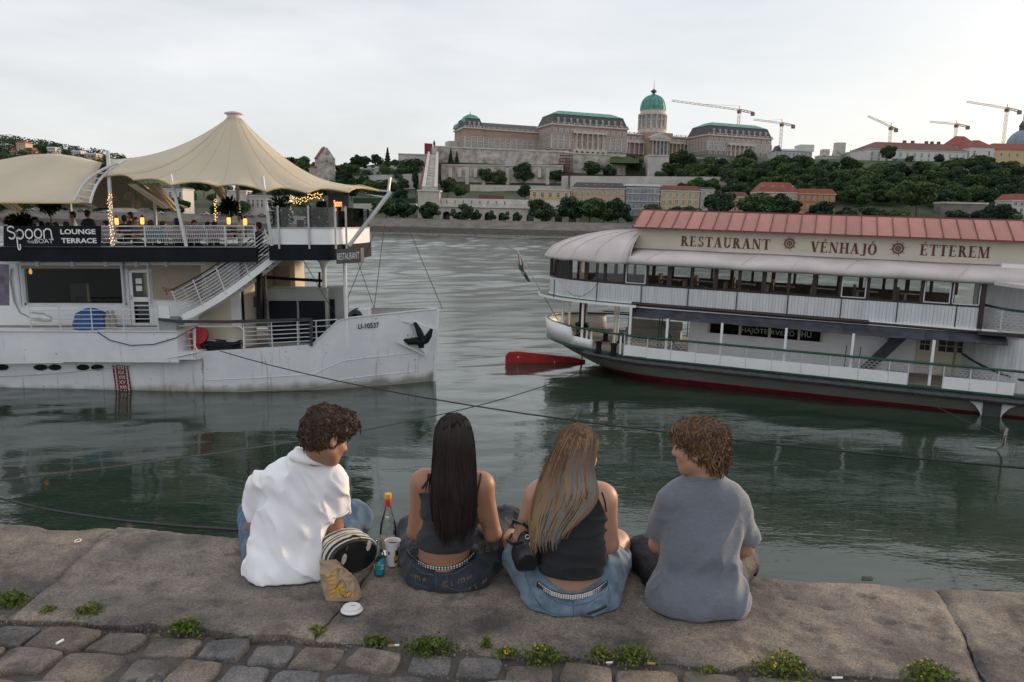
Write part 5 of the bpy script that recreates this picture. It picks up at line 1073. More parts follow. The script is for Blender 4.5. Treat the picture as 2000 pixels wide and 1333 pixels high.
# deckhouse: curved cream wall under the stairs
c0, c1 = L(380, 640, 2.4), L(498, 640, 2.4); cxm = (c0[0] + c1[0]) / 2; rw = (c1[0] - c0[0]) / 2; zc = L(450, 512, .5)[2]
m = MB(); m.grid([[(cxm + rw * math.sin(R(a)), 2.6 - 1.3 * math.cos(R(a)), z) for a in np.linspace(-90, 90, 18)] for z in (dz, zc)]); m.build('curved_deckhouse', M['cream'], boat, smooth=2)
lbox('aft_deckhouse', 500, 640, 575, 508, 4.2, 5.6, M['cream'])
c_ = L(553, 545, 4.1); MB().box(c_ + [-.35, 0, -.5], c_ + [.3, .12, .5]).build('deckhouse_niche', M['tan_blind'], boat)
m = MB(); m.box(L(498, 600, 1.45), L(507, 580, 1.3)); m.build('wall_fitting', M['wood_dark'], boat)
# two grey machine cabinets
mc = thing('machine_cabinet', 'grey double machine cabinet with dark doors on the foredeck', 'cabinet', LF.M)
a, b_ = L(525, 680, 2.2), L(638, 565, 2.2); MB().box((a[0], 2.2, dz), (b_[0], 3.4, b_[2])).build('body', M['grey_box'], mc)
for x0, x1 in ((529, 579), (587, 634)): q0, q1 = L(x0, 672, 2.18), L(x1, 588, 2.18); MB().box((q0[0], 2.15, dz + .15), (q1[0], 2.2, q1[2])).build('door', M['navy_black'], mc)
mc = thing('machine_cabinet', 'smaller grey cabinet right of the double one on the foredeck', 'cabinet', LF.M)
a, b_ = L(641, 660, 2.6), L(670, 562, 2.6); MB().box((a[0], 2.6, dz), (b_[0], 3.5, b_[2])).build('body', M['grey_box'], mc); MB().box((a[0] + .05, 2.56, dz + .1), (a[0] + .3, 2.6, b_[2] - .45)).build('door', M['navy_black'], mc)
# winch
wn = thing('anchor_winch', 'red and white anchor winch on the bow deck', 'winch', LF.M); c_ = L(697, 617, 2.6)
MB().lathe([(.12, -.35), (.12, .35)], c_, 12, Matrix.Rotation(R(90), 3, 'X')).build('axle', M['red'], wn, True)
for dy in (-.3, .25): MB().lathe([(.06, 0), (.28, 0), (.28, .05), (.06, .05)], c_ + [0, dy, 0], 16, Matrix.Rotation(R(90), 3, 'X')).build('drum_flange', M['dark_metal'], wn, True)
MB().lathe([(.1, -.4), (.19, -.35), (.19, -.3), (.1, -.3)], c_ + [.02, -.05, 0], 12, Matrix.Rotation(R(90), 3, 'X')).build('red_hub', M['red'], wn, True)
MB().box(c_ + [.08, -.3, -.1], c_ + [.5, .35, .28]).build('cover', M['white_clean'], wn); MB().box(c_ + [-.35, -.35, -.5], c_ + [.5, .4, -.2]).build('base', M['dark_metal'], wn); MB().tube([c_ + [-.4, -.3, .15], c_ + [-.05, -.3, -.1]], .03, 6).build('brake_lever', M['red'], wn)
# hull number, anchor and pocket
tt = lambda x: float(np.interp(x, *zip(*kx)))
a, b_ = L(701, 643, tt(701) - .0), L(742, 639.5, tt(742) - .0); lettering('U-10537', a, b_, (0, 0, 1), .2, M['letter_black'], boat, (-.02, -.045, 0), bold=.02)
m = MB(); tl = tt(820) - .12; m.prism([L(808, 628, tt(808) - .05), L(850, 644, tt(850) - .07), L(833, 694, tt(833) - .02), L(815, 676, tt(815))], (0, .06, 0)); m.build('anchor_pocket', M['white_paint'], boat)
an = thing('anchor', 'black stockless anchor stowed in the bow pocket', 'anchor', LF.M); ta = tt(822) - .25
def blob(m, pts, r_): m.tube([L(x, y, ta) for x, y in pts], r_, 8)
m = MB(); blob(m, [(810, 630), (818, 646), (824, 662), (828, 668)], [.06, .12, .14, .12]); m.build('shank', M['black'], an, True)
m = MB(); blob(m, [(789, 664), (799, 668), (812, 666), (824, 670)], [.05, .13, .15, .13]); blob(m, [(843, 643), (838, 655), (832, 664), (822, 670)], [.06, .12, .15, .13]); m.build('flukes', M['black'], an, True)
m = MB(); blob(m, [(822, 668), (823, 680)], [.14, .1]); m.build('crown', M['black'], an, True); m = MB(); m.tube([L(808, 651, ta - .05), L(811, 656, ta - .05), L(807, 660, ta - .05)], .02, 5); m.build('shackle', M['stud'], an)
MB().bar(L(777, 668.5, tt(777) - .06), L(832, 694.5, tt(832) - .1), .06, .05).build('pocket_lip', M['white_clean'], boat); MB().bar(L(788, 628, tt(788) - .03), L(851, 645, tt(850) - .05), .04, .03).build('pocket_lip', M['rail_white'], boat)
# items on the side deck
tag(MB().lathe([(.02, 0), (.55, .02), (.62, .3), (.5, .7), (.2, .86), (.02, .9)], L(180, 649, .8), 14).build('blue_tarp_bundle', M['blue'], None, True), 'crumpled blue tarp bundle behind the side deck railing', 'tarp'); bpy.data.objects['blue_tarp_bundle'].matrix_world = LF.M @ Matrix.Translation((0, 0, 0))
for x, lab in ((213, 'left of two tan gas bottles on the side deck'), (223, 'right of two tan gas bottles on the side deck')):
    g_ = thing('gas_bottle', lab, 'gas bottle', LF.M, 'gas bottles on the left boat'); c_ = L(x, 649, .7); MB().lathe([(.02, 0), (.11, .01), (.11, .5), (.07, .6), (.03, .64)], c_, 10).build('body', M['tan_blind'], g_, True); MB().lathe([(.05, .62), (.06, .66), (.06, .76), (.03, .79)], c_, 8).build('cap', M['grey_box'], g_, True)
b2 = MB(); b2.tube([L(62, 618, .5), L(85, 621, .5), L(100, 624, .5)], [.16, .17, .09], 10); tag(b2.build('silver_duct', M['stud'], None, True), 'short silver duct lying at the left end of the railing', 'duct'); bpy.data.objects['silver_duct'].matrix_world = LF.M
m = MB(); m.tube([L(22, 525, ts - .05), L(20, 545, ts - .06), L(28, 590, ts - .06), L(40, 612, 1.0), L(62, 622, .4), L(80, 624, .3)], .035, 6); m.build('hose', M['grey_box'], boat, True)
m = MB(); m.tube([L(190, 649, -.02), L(215, 665, -.03), L(255, 675, -.03), L(300, 673, -.03), L(345, 660, -.03), L(382, 640, .3)], .016, 5); m.build('slack_cable', M['rope'], boat, True)
co = thing('coiled_cable', 'heap of dark coiled cable on the foredeck', 'cable', LF.M)
cc = L(432, 686, 1.0); r_ = random.Random(3)
for k in range(15):
    rr = r_.uniform(.35, .8); z = .06 + k * .022; MB().tube([cc + [rr*1.15*math.cos(a) + .05*math.sin(2*a + k), .4*rr*math.sin(a), z + .03*math.sin(3*a + k)] for a in np.linspace(0, 6.28, 25)[:-1]], .022, 5, closed=True).build('turn', M['rope'], co)
rd = thing('hose_reel', 'red round hose reel beside the coiled cable', 'reel', LF.M); c_ = L(389, 655, .75); MB().lathe([(.05, -.08), (.33, -.08), (.33, .08), (.05, .08)], c_, 18, Matrix.Rotation(R(75), 3, 'X')).build('disc', M['red'], rd, True); MB().box(c_ + [-.3, -.05, -.75], c_ + [.02, .1, -.1]).build('stand', M['red'], rd)
for x, lab in ((410, 'white-capped deck bollard nearer the red reel'), (459, 'white-capped deck bollard nearer the railing')):
    b3 = thing('deck_bollard', lab, 'bollard', LF.M, 'white-capped bollards'); c_ = L(x, 688, 1.3); MB().lathe([(.2, 0), (.2, .4)], c_, 12).build('post', M['black'], b3, True); MB().lathe([(.2, .4), (.3, .43), (.3, .47), (.02, .52)], c_, 14).build('cap', M['white_clean'], b3, True)
quadpx('poster', [(-20, 597), (18, 597), (17, 517), (-20, 516)], ts - .01, mat('poster', (.05, .035, .06), .5, .6, 3, tint=(.25, .2, .3)), boat)
# terrace banner
bn = thing('terrace_banner', 'dark banner reading Spoon the Boat Lounge Terrace on the terrace rail', 'banner', LF.M)
q = [L(7, 482, .0), L(197, 482, .0), L(197, 441, .0), L(7, 442, .0)]; MB().hexa(q, (0, .02, 0)).build('cloth', M['navy_black'], bn)
spoon(L(15, 470, -.012), L(104, 467, -.012), .52, .1, M['letter_white'], bn, (0, 0, 0))
for s_, x0, x1, y, h in (('THE', 53, 67, 475.5, .085), ('BOAT', 68, 104, 475.5, .15), ('LOUNGE', 118, 187, 457.5, .17), ('TERRACE', 120, 189, 475, .17)):
    lettering(s_, L(x0, y, -.012), L(x1, y, -.012), (0, 0, 1), h, M['letter_white'], bn, (0, 0, 0), bold=.03 if len(s_) > 4 else 0)
# ------------------------------------------------------------------ tents
TT = 3.1
def tentp(x, y, t_): return L(x, y, t_)
tn = thing('tent_canopy', 'tall beige peaked tent canopy over the boat terrace', 'tent', LF.M)
apex = tentp(457, 232, 2.6)
rim_px = [(205, 345, -.2), (262, 352, -.35), (335, 362, -.5), (425, 364, -.4), (520, 374, -.5), (600, 377, .0), (680, 376, .9), (741, 373, 2.8), (690, 366, 5.0), (600, 358, 6.3), (514, 352, 6.8), (420, 352, 6.8), (335, 346, 6.8), (262, 338, 6.6), (220, 325, 5.4), (210, 312, 3.0)]
def tent(apex, rim_px, r_top, pw, rows=16, sag=0):
    rim = [tentp(*q) for q in rim_px]; n = len(rim); sub = 5; ring = []
    for i in range(n):
        a, b_ = rim[i], rim[(i+1) % n]
        for k in range(sub):
            u = k / sub; p_ = a + (b_ - a) * u; c_ = sum(rim) / n; s_ = .16 * math.sin(math.pi * u); ring.append(p_ + (c_ - p_) * s_ * .25 + [0, 0, .12 * math.sin(math.pi*u)])
    rows_ = []
    for j in range(rows + 1):
        v = j / rows; row = []
        for p_ in ring:
            d = p_ - apex; dh = d.copy(); dh[2] = 0; ln = np.linalg.norm(dh); t0 = r_top / ln; h = t0 + (1 - t0) * v
            q_ = apex + dh * h; q_[2] = apex[2] + d[2] * (1 - (1 - v) ** pw); row.append(q_)
        row.append(row[0]); rows_.append(row)
    return rows_
rows_ = tent(apex, rim_px, .26, 2.15)
m = MB(); m.grid(rows_); fb = m.build('fabric', M['canvas'], tn, smooth=2)
so = fb.modifiers.new('thickness', 'SOLIDIFY'); so.thickness = .012
n = len(rows_[0]) - 1
for k in range(0, n, 5): MB().tube([r_[k] + [0, 0, .004] for r_ in rows_], .007, 4).build('seam', M['canvas'], fb)
MB().tube(rows_[-1][:-1], .035, 6, closed=True).build('edge_rope', M['canvas_under'], tn)
MB().lathe([(.24, -.1), (.24, .1), (.34, .15), (.33, .19), (.05, .25)], apex + [0, 0, .02], 14).build('cap', M['tarp'], tn, True)
MB().tube([apex + [0, 0, .1], (apex[0], apex[1], fz1)], .07, 8).build('mast', M['rail_white'], tn, True)
t2 = thing('tent_canopy', 'low arched beige tent canopy at the left picture edge', 'tent', LF.M)
g2_ = []
for v in np.linspace(0, 1, 14):
    row = []
    for u in np.linspace(0, 1, 18):
        x = -150 + 350 * u; yt = float(np.interp(x, [-150, 0, 50, 110, 160, 215], [322, 313, 303, 300, 308, 322])); yb = float(np.interp(x, [-150, 100, 150, 180, 215], [396, 397, 397, 396, 396])) ; sx_ = 25 * v * (1 - u) * 0
        tq = -.5 + 4.0 * (1 - v) ** .8; yy = yt + (yb - yt) * v ** 1.25; xx = x + (-25 * v if u > .9 else 0); row.append(L(xx, yy, tq) + [0, 0, .05 * math.sin(v * 9 + u * 5) * v * (1 - v)])
    g2_.append(row)
m = MB(); m.grid(g2_); m.grid([[np.array([p_[0], 2*3.5 - p_[1], p_[2]]) for p_ in r_] for r_ in g2_]); f2 = m.build('fabric', M['canvas'], t2, smooth=2); so = f2.modifiers.new('thickness', 'SOLIDIFY'); so.thickness = .012
MB().tube(g2_[-1], .03, 5).build('edge_rope', M['canvas_under'], t2)
for x0, y0, t0, x1, y1, t1 in ((230, 318, .0, 146, 393, -.5), (246, 312, .5, 176, 398, -.6)):
    pts = [L(x0 + (x1-x0)*u + 14*math.sin(math.pi*u)*-1, y0 + (y1-y0)*u - 6*math.sin(math.pi*u), t0 + (t1-t0)*u - .2) for u in np.linspace(0, 1, 10)]; MB().tube(pts, .045, 6).build('arch_truss_tube', M['rail_white'], t2, True)
for u in np.linspace(.1, .9, 7): MB().tube([L(230 - 84*u - 14*math.sin(math.pi*u), 318 + 75*u - 6*math.sin(math.pi*u), -.2 - .5*u), L(246 - 70*u - 14*math.sin(math.pi*u), 312 + 86*u - 6*math.sin(math.pi*u), .3 - 1.1*u)], .022, 5).build('truss_web', M['rail_white'], t2)
# slanted timber-coloured truss legs under the tents
for x0, y0, x1, y1, t_ in ((248, 360, 318, 408, 2.0), (285, 362, 335, 413, 4.5), (410, 362, 440, 402, 4.8), (0, 398, 22, 412, 3), (150, 398, 172, 408, 3)):
    b_ = MB(); b_.hexa([L(x0, y0, t_), L(x0 + 14, y0, t_), L(x1 + 8, y1, t_), L(x1, y1, t_)], (0, .5, .05)); b_.build('fabric_flap', M['canvas_under'], tn if x0 > 200 else t2)
    MB().tube([L(x0 + 16, y0, t_ - .2), L(x1 + 12, y1 - 2, t_ - .2)], .04, 5).build('truss_tube', M['rail_white'], tn if x0 > 200 else t2)
# masts, struts and bowsprit boom
def pole(name, lab, pts, r_, mt=M['rail_white']):
    o = MB().tube([L(*p_) for p_ in pts], r_, 8).build(name, mt, None, True); o.matrix_world = LF.M; return tag(o, lab, 'pole')
pole('mast_pole', 'tall pale mast in front of the terrace, wrapped in string lights', [(210.5, 294, -.1), (220, 482, .0)], .065)
pole('mast_pole', 'slanted pale mast in the middle of the terrace rail', [(332.5, 341, -.1), (364, 482, -.05)], .06); pole('mast_pole', 'slanted pale mast left of the front platform', [(512.5, 345, -.1), (531, 480, .3)], .06)
pole('tent_boom', 'long grey strut bracing the tent tip from the front platform', [(763, 375, 1.6), (681, 481, 1.0)], .075, M['metal']); pole('tent_tip_mast', 'short grey upright at the tip of the tent', [(762, 347, 1.9), (758, 376, 1.7)], .05, M['metal'])
m = MB(); m.tube([L(741, 373, 2.6), L(762, 374, 1.7)], .035, 6); m.tube([L(700, 378, 2.6), L(752, 386, 1.8), L(762, 377, 1.7)], .03, 6); m.build('tip_bracket', M['metal'], tn)
pole('inner_post', 'white post under the tent behind the terrace guests', [(302, 395, 4), (304, 440, 4)], .07); pole('inner_post', 'thin white post further right behind the terrace guests', [(441, 366, 4), (443, 402, 4)], .06); pole('inner_post', 'white post at the left part of the terrace', [(136, 396, 4), (140, 440, 4)], .08)
# string lights: bulbs round the mast, posts and platform
def bulbs(lab, pts, r_=.014):
    t_ = thing('string_lights', lab, 'string lights', LF.M); MB().tube(pts, .006, 4).build('cable', M['rope'], t_)
    rr = random.Random(len(pts)); bm_ = MB().lathe([(.001, -r_), (r_*.8, -r_*.5), (r_, 0), (r_*.7, r_*.7), (.001, r_)], (0, 0, 0), 6).mesh('bulb', M['bulb'])
    for p_ in pts: o = put(bpy.data.objects.new('bulb', bm_), t_); o.location = tuple(np.array(p_) + [rr.uniform(-.03, .03), -.02, rr.uniform(-.04, .02)])
bulbs('string lights wound round the first terrace mast', [L(214 + i*.13 + 3.5*math.sin(i*1.9), 378 + i*2.1, -.15) for i in range(48)])
bulbs('string lights wound round a post before the olive tree', [L(421.5 + 2*math.sin(i*2.1), 388 + i*1.7, 3.6) for i in range(28)])
bulbs('string lights draped above the front platform', [L(565 + i*1.2, 387 + 5*math.sin(i*.11) + 5*math.sin(i*2.3), 2.6 + 1.2*math.sin(i*1.7)) for i in range(56)], .016)
for x, y, lab in ((228, 437, 'amber lantern beside the first terrace mast'), (278, 436, 'amber lantern left of the round lamp on the terrace'), (447, 436, 'amber lantern by the small olive tree'), (479, 438, 'amber lantern at the head of the stairs')):
    la = thing('lantern', lab, 'lantern', LF.M, 'terrace lanterns'); c_ = L(x, y, 1.2); MB().lathe([(.05, -.05), (.07, .0), (.07, .16), (.05, .2)], c_, 8).build('flame_glass', M['amber'], la, True); MB().lathe([(.06, -.5), (.03, -.45), (.03, -.08), (.09, -.05)], c_, 8).build('stand', M['dark_metal'], la, True); MB().lathe([(.08, .2), (.02, .3)], c_, 8).build('lid', M['dark_metal'], la, True)
# hanging spherical wicker lamps
for x, y, lab in ((219, 388, 'wicker ball lamp hanging by the first mast'), (252, 385, 'dark wicker ball lamp hanging near the pale columns'), (267, 400, 'pale wicker ball lamp hanging lowest under the tent'), (291, 388, 'wicker ball lamp hanging right of the lowest one')):
    hl = thing('ball_lamp', lab, 'lamp', LF.M, 'wicker ball lamps'); c_ = L(x, y, 3.0)
    for k in range(6): MB().tube([c_ + [.17*math.cos(a)*math.cos(k*.52), .17*math.cos(a)*math.sin(k*.52), .17*math.sin(a)] for a in np.linspace(0, 6.28, 17)[:-1]], .012, 4, closed=True).build('hoop', M['tan_blind'], hl)
    MB().tube([c_ + [0, 0, .17], c_ + [0, 0, .9]], .008, 4).build('cord', M['rope'], hl)
# potted trees and plants on the terrace
def potplant(lab, x, y, t_, h, rad, seed, n=700, tall=True, mt='plant_dark'):
    c_ = L(x, y, t_); pp = thing('potted_tree' if tall else 'potted_plant', lab, 'potted plant', LF.M @ Matrix.Translation(tuple(c_))); r_ = np.random.RandomState(seed)
    MB().lathe([(.16, 0), (.24, .42), (.26, .42), (.22, .4), (.02, .38)], (0, 0, 0), 12).build('pot', M['dark_metal'], pp, True)
    d = r_.normal(size=(n, 3)); d /= np.linalg.norm(d, axis=1)[:, None]; zc_ = h - rad if tall else .4 + (h - .4) * .5
    pts = np.array([0, 0, zc_]) + d * np.array([rad, rad, rad if tall else (h - .4) * .55]) * r_.uniform(.25, 1.1, (n, 1)); V, Fc, T = leafset(pts, 0, .075, seed, 2.0, np.clip(.4 + .3*d[:, 2] + .3*(r_.rand(n)-.5), 0, 1)); leafobj('foliage', V, Fc, T, M[mt], pp)['kind'] = 'stuff'
    MB().tube([(0, 0, .35), (.02, 0, zc_)], .025, 5).build('stem', M['bark'], pp)
potplant('round-headed potted tree left of the waiter on the terrace', 103, 470, 3.2, 1.75, .36, 1); potplant('low dark bushy plant at the left end of the terrace', 45, 468, 2.2, .95, .5, 2, 900, False); potplant('potted olive tree beside an amber lantern', 452, 468, 2.4, 1.6, .36, 3)
potplant('tall bushy plant behind the left end of the platform glass', 551, 470, 1.5, 1.75, .42, 4, 900, False, 'leaf_dark'); potplant('dark bushy plant behind the middle of the platform glass', 625, 470, 3.2, 1.35, .55, 5, 900, False)
for x, y, lab in ((0, 0, ''),): pass
bk = MB().hexa([L(641, 447, 2.0), L(681, 446, 2.0), L(681, 379, 2.0), L(641, 378, 2.0)], (0, .06, 0)).build('menu_board', M['dark_metal'], None); bk.matrix_world = LF.M; tag(bk, 'tall dark board with orange neon script on the front platform', 'board')
spoon(L(652, 404, 1.98), L(668, 404, 1.98), .24, .14, M['neon'], bk, (0, 0, 0))
MB().hexa([L(660, 426, 1.98), L(667, 426, 1.98), L(667, 413, 1.98), L(660, 413, 1.98)], (0, .01, 0)).build('menu_print', M['label_blue'], bk)
sp2 = MB().box(L(620, 405, 2.5), L(640, 394, 2.7)); o = sp2.build('loudspeaker', M['black'], None); o.matrix_world = LF.M; tag(o, 'black loudspeaker hanging left of the neon board', 'loudspeaker')
cr2 = MB().box(L(580, 447, 1.2), L(594, 430, 1.7)); o = cr2.build('menu_stand', M['black'], None); o.matrix_world = LF.M; tag(o, 'small black box behind the platform glass', 'stand')
# terrace chairs with wire backs
for i, (x, cl, lab) in enumerate(((206, (.5, .5, .5), 'white wire chair beside the first mast'), (303, (.05, .18, .22), 'teal wire-backed lounge chair on the terrace'), (346, (.32, .2, .22), 'rose wire-backed lounge chair nearest the teal one'), (386, (.32, .2, .22), 'rose wire-backed lounge chair in the middle of the row'), (424, (.32, .2, .22), 'rose wire-backed lounge chair at the right end of the row'))):
    c_ = L(x, 480, .55); ch = thing('lounge_chair', lab, 'chair', LF.M @ Matrix.Translation(tuple(c_)), 'wire lounge chairs on the terrace'); w = .36
    MB().box((-w, .1, .28), (w, .6, .42)).build('seat', mat('seat_cloth', cl, .9), ch); MB().box((-w + .02, .04, .3), (w - .02, .1, .62)).build('back_cushion', bpy.data.materials[-1] if False else mat('cushion_cloth', cl, .9), ch)
    fm = MB(); fm.tube([(-w, 0, .02), (-w, 0, .62), (w, 0, .62), (w, 0, .02)], .014, 5)
    for k in range(9): fm.tube([(-w + 2*w*k/9, 0, .62), (-w + 2*w*(k + 1)/9, 0, .12)], .007, 4); fm.tube([(-w + 2*w*(k + 1)/9, 0, .62), (-w + 2*w*k/9, 0, .12)], .007, 4)
    fm.build('wire_back', M['rail_white'], ch)
    for sx_ in (-w, w): MB().tube([(sx_, .6, 0), (sx_, .6, .35)], .015, 5).build('leg', M['rail_white'], ch)
# rigging wires on the bow
def wire(lab, pts, r_=.012, frame=LF, mt=M['rope'], name='stay_wire', cat='wire'):
    o = MB().tube([frame.P(*p_) if frame else p_ for p_ in pts], r_, 4).build(name, mt, None)
    if frame: o.matrix_world = frame.M
    return tag(o, lab, cat)
wire('thin stay from the platform down to the foredeck railing', [(556, 447, .6), (655, 615, 1.4)]); wire('thin stay from the strut to the deck, crossing another', [(731, 455, 2.0), (676, 590, 2.0)]); wire('thin stay leaning right from the sign to the bow', [(699, 512, 1.5), (731, 603, 2.8)])
wire('nearly vertical thin stay to the bow rail', [(751, 440, 3.3), (731, 600, 3.0)]); wire('thin forestay running down to the very tip of the bow', [(800, 452, 3.3), (864, 603, 3.3)])
# ------------------------------------------------------------------ right restaurant ship
RF = Frame((10.0, 29.0, 0), R(-22), .0135); P = RF.P
ship = thing('restaurant_ship', 'old white paddle steamer restaurant with rose metal roof at right', 'ship', RF.M)
TC, S1 = 3.6, 11.5
def sh(s): return .2 * max(0, (-3 - s) / 7.3) ** 1.5
def plan(tip, s_str, hw, n=16, end=S1, both=True, ex=1.0):
    """outline: near side from the bow end to the stern tip and back along the far side"""
    pts = [(end, TC - hw), ((end + s_str) / 2, TC - hw)]
    for a in np.linspace(0, 90, n): pts.append((s_str - (s_str - tip) * math.sin(R(a)) ** ex, TC - hw * math.cos(R(a))))
    if both: pts += [(s, 2*TC - t_) for s, t_ in reversed(pts[:-1])]
    return pts
def ringz(pl, z, shr=1): return [(s, t_, z + shr * sh(s)) for s, t_ in pl]
hb = [(1.02, -10.3, -5, 3.6), (.62, -9.4, -4.6, 3.45), (.19, -8.2, -4.1, 3.2)]; hr = [(.19, -8.2, -4.1, 3.2), (-.05, -7.4, -3.8, 3.05), (-.8, -5.6, -3, 2.6)]
m = MB(); m.grid([ringz(plan(tp, ss, hw), z, max(0, min(1, z))) for z, tp, ss, hw in hb]); hull = m.build('hull', M['hull_grey'], ship, smooth=1)
m = MB(); m.grid([ringz(plan(tp, ss, hw), z, max(0, min(1, z))) for z, tp, ss, hw in hr]); m.build('boot_topping', M['red_dark'], ship, smooth=1)
MB().prism([(s, t_, .98) for s, t_ in plan(-10.1, -5, 3.5)], (0, 0, .04)).build('main_deck', M['deck'], ship)
pl = plan(-10.3, -5, 3.6)
wl_ = [(s, t_ - .07, .74 + sh(s) * 1.5) for s, t_ in pl[:14] if s > -7.7]; MB().tube(wl_, .11, 8).build('wale', M['dark_metal'], ship, True)
MB().tube([(s, t_ - .02, .93 + sh(s)) for s, t_ in pl[:17]], .05, 6).build('deck_edge', M['green_rail'], ship, True)
# stern bulwark
def strip_wall(name, ptsz0, ptsz1, mt, th=.05, smooth=1):
    m = MB(); m.grid([ptsz0, ptsz1]); o = m.build(name, mt, ship, smooth=smooth); so = o.modifiers.new('thickness', 'SOLIDIFY'); so.thickness = th; return o
sp = [q for q in plan(-10.3, -5, 3.6, 22)]; st_pts = [q for q in sp if q[0] < -8.3]
strip_wall('stern_bulwark', [(s, t_, 1.0 + sh(s)) for s, t_ in st_pts], [(s * 1.012, t_, 1.78 + sh(s)) for s, t_ in st_pts], M['white_paint'])
near_st = [q for q in sp[:24] if -8.6 < q[0] < -7.1]
strip_wall('stern_panel', [(s, t_, 1.0 + sh(s)) for s, t_ in near_st], [(s, t_, 1.38 + sh(s)) for s, t_ in near_st], M['white_paint'])
MB().tube([(s, t_ - .02, 1.82 + sh(s) * .7) for s, t_ in sp[:24]], .045, 8).build('green_handrail', M['green_rail'], ship, True); MB().tube([(s, t_, 1.82 + sh(s) * .7) for s, t_ in sp[23:]], .045, 8).build('green_handrail', M['green_rail'], ship, True)
# side bulwark panels and hexagonal wire railing
def hexnet(m, s0, s1, z0, z1, t_, cell=.2, r_=.008):
    h = cell * .5; n = int(math.ceil((s1 - s0) / (cell * 1.0))); rows = max(1, int(round((z1 - z0) / (h * 1.0))))
    for j in range(rows):
        z = z0 + (z1 - z0) * (j + .5) / rows; dz_ = (z1 - z0) / rows
        for i in range(n):
            x = s0 + (s1 - s0) * (i + (.5 if j % 2 else 0)) / n; w = (s1 - s0) / n
            if x + w > s1 + 1e-6: continue
            m.bar((x, t_, z), (x + w*.32, t_, z + dz_*.5), r_); m.bar((x, t_, z), (x + w*.32, t_, z - dz_*.5), r_); m.bar((x + w*.32, t_, z + dz_*.5), (x + w*.68, t_, z + dz_*.5), r_)
            m.bar((x + w*.68, t_, z + dz_*.5), (x + w, t_, z), r_); m.bar((x + w*.68, t_, z - dz_*.5), (x + w, t_, z), r_); m.bar((x + w*.32, t_, z - dz_*.5), (x + w*.68, t_, z - dz_*.5), r_)
edges = [P(x, 700, 0)[0] for x in (1218, 1263, 1310, 1358, 1407, 1457, 1508, 1566, 1622, 1679, 1739, 1777, 1847, 1900, 1955, 1990)]
for i in range(len(edges) - 1):
    s0, s1 = edges[i], edges[i+1]; d = sh(s0)
    if i != 11: MB().box((s0 + .01, -.03, .97 + d), (s1 - .01, .02, 1.40 + d)).build('side_panel', M['white_paint'], ship)
    m = MB(); hexnet(m, s0, s1, 1.43 + d, 1.78 + d, .0); m.build('hex_wire', M['rail_white'], ship, kind='stuff')
    MB().tube([(s0, -.02, .95 + d), (s0, -.02, 1.8 + d)], .022, 6).build('rail_post', M['rail_white'], ship)
m = MB(); s0, s1 = near_st[-1][0], near_st[0][0]
a, b_ = P(1105, 640, 1.6), P(1145, 648, .8); hexnet(m, 0, 1, 0, .34, 0, .2)
m2 = MB(); m2.add([(a[0] + (b_[0]-a[0])*v[0], a[1] + (b_[1]-a[1])*v[0], 1.40 + sh(-8) + v[2]) for v in m.v], m.f); m2.build('hex_wire', M['rail_white'], ship, kind='stuff')
for x, t_ in ((1146, .8), (1155, .6), (1213, .1)): c_ = P(x, 660, t_); MB().box((c_[0] - .04, t_ - .04, 1.0), (c_[0] + .04, t_, 1.82 + sh(c_[0])*.7)).build('bulwark_post', M['white_paint'], ship)
far_s = [(s, 2*TC - t_) for s, t_ in pl[:14]]
strip_wall('far_bulwark', [(s, t_, 1.0 + sh(s)) for s, t_ in far_s if s > -4], [(s, t_, 1.7 + sh(s)) for s, t_ in far_s if s > -4], M['hull_grey'])
for k in range(8): s = -8 + k * .9; MB().tube([(s, 2*TC - .3, 1.0), (s, 2*TC - .3, 2.95)], .025, 6).build('far_post', M['green_rail'], ship)
MB().tube([(-8.6, 2*TC - .6, 2.0), (-3.2, 2*TC - .1, 1.95)], .03, 6).build('far_rail', M['green_rail'], ship)
# posts carrying the upper deck
for x, y, t_ in ((1098, 630, 2.0), (1111, 625, 3.4), (1137, 640, .9), (1230, 650, .12), (1302, 660, .12), (1408, 670, .12), (1532, 690, .1), (1662, 705, .1), (1818, 720, .1), (1200, 645, 2.6), (1206, 645, 3.2)):
    c_ = P(x, y, t_); MB().box((c_[0] - .045, t_ - .045, 1.0), (c_[0] + .045, t_ + .045, 3.0 if c_[0] < -5.6 else 2.66)).build('deck_post', M['white_paint'], ship)
# stern ledge and upper deck slab
MB().prism([(s, t_, 2.96) for s, t_ in plan(-10.35, -5.5, 3.0)], (0, 0, .16)).build('upper_deck', M['white_paint'], ship)
le = [(s, t_, 2.98) for s, t_ in plan(-10.85, -5.5, 3.35, 16, -5.7)]; MB().prism(le, (0, 0, .1)).build('stern_ledge', M['white_paint'], ship)
MB().prism([(s, t_, 3.082) for s, t_ in plan(-10.8, -5.5, 3.3, 16, -5.75)], (0, 0, .02)).build('ledge_top', M['green_rail'], ship)
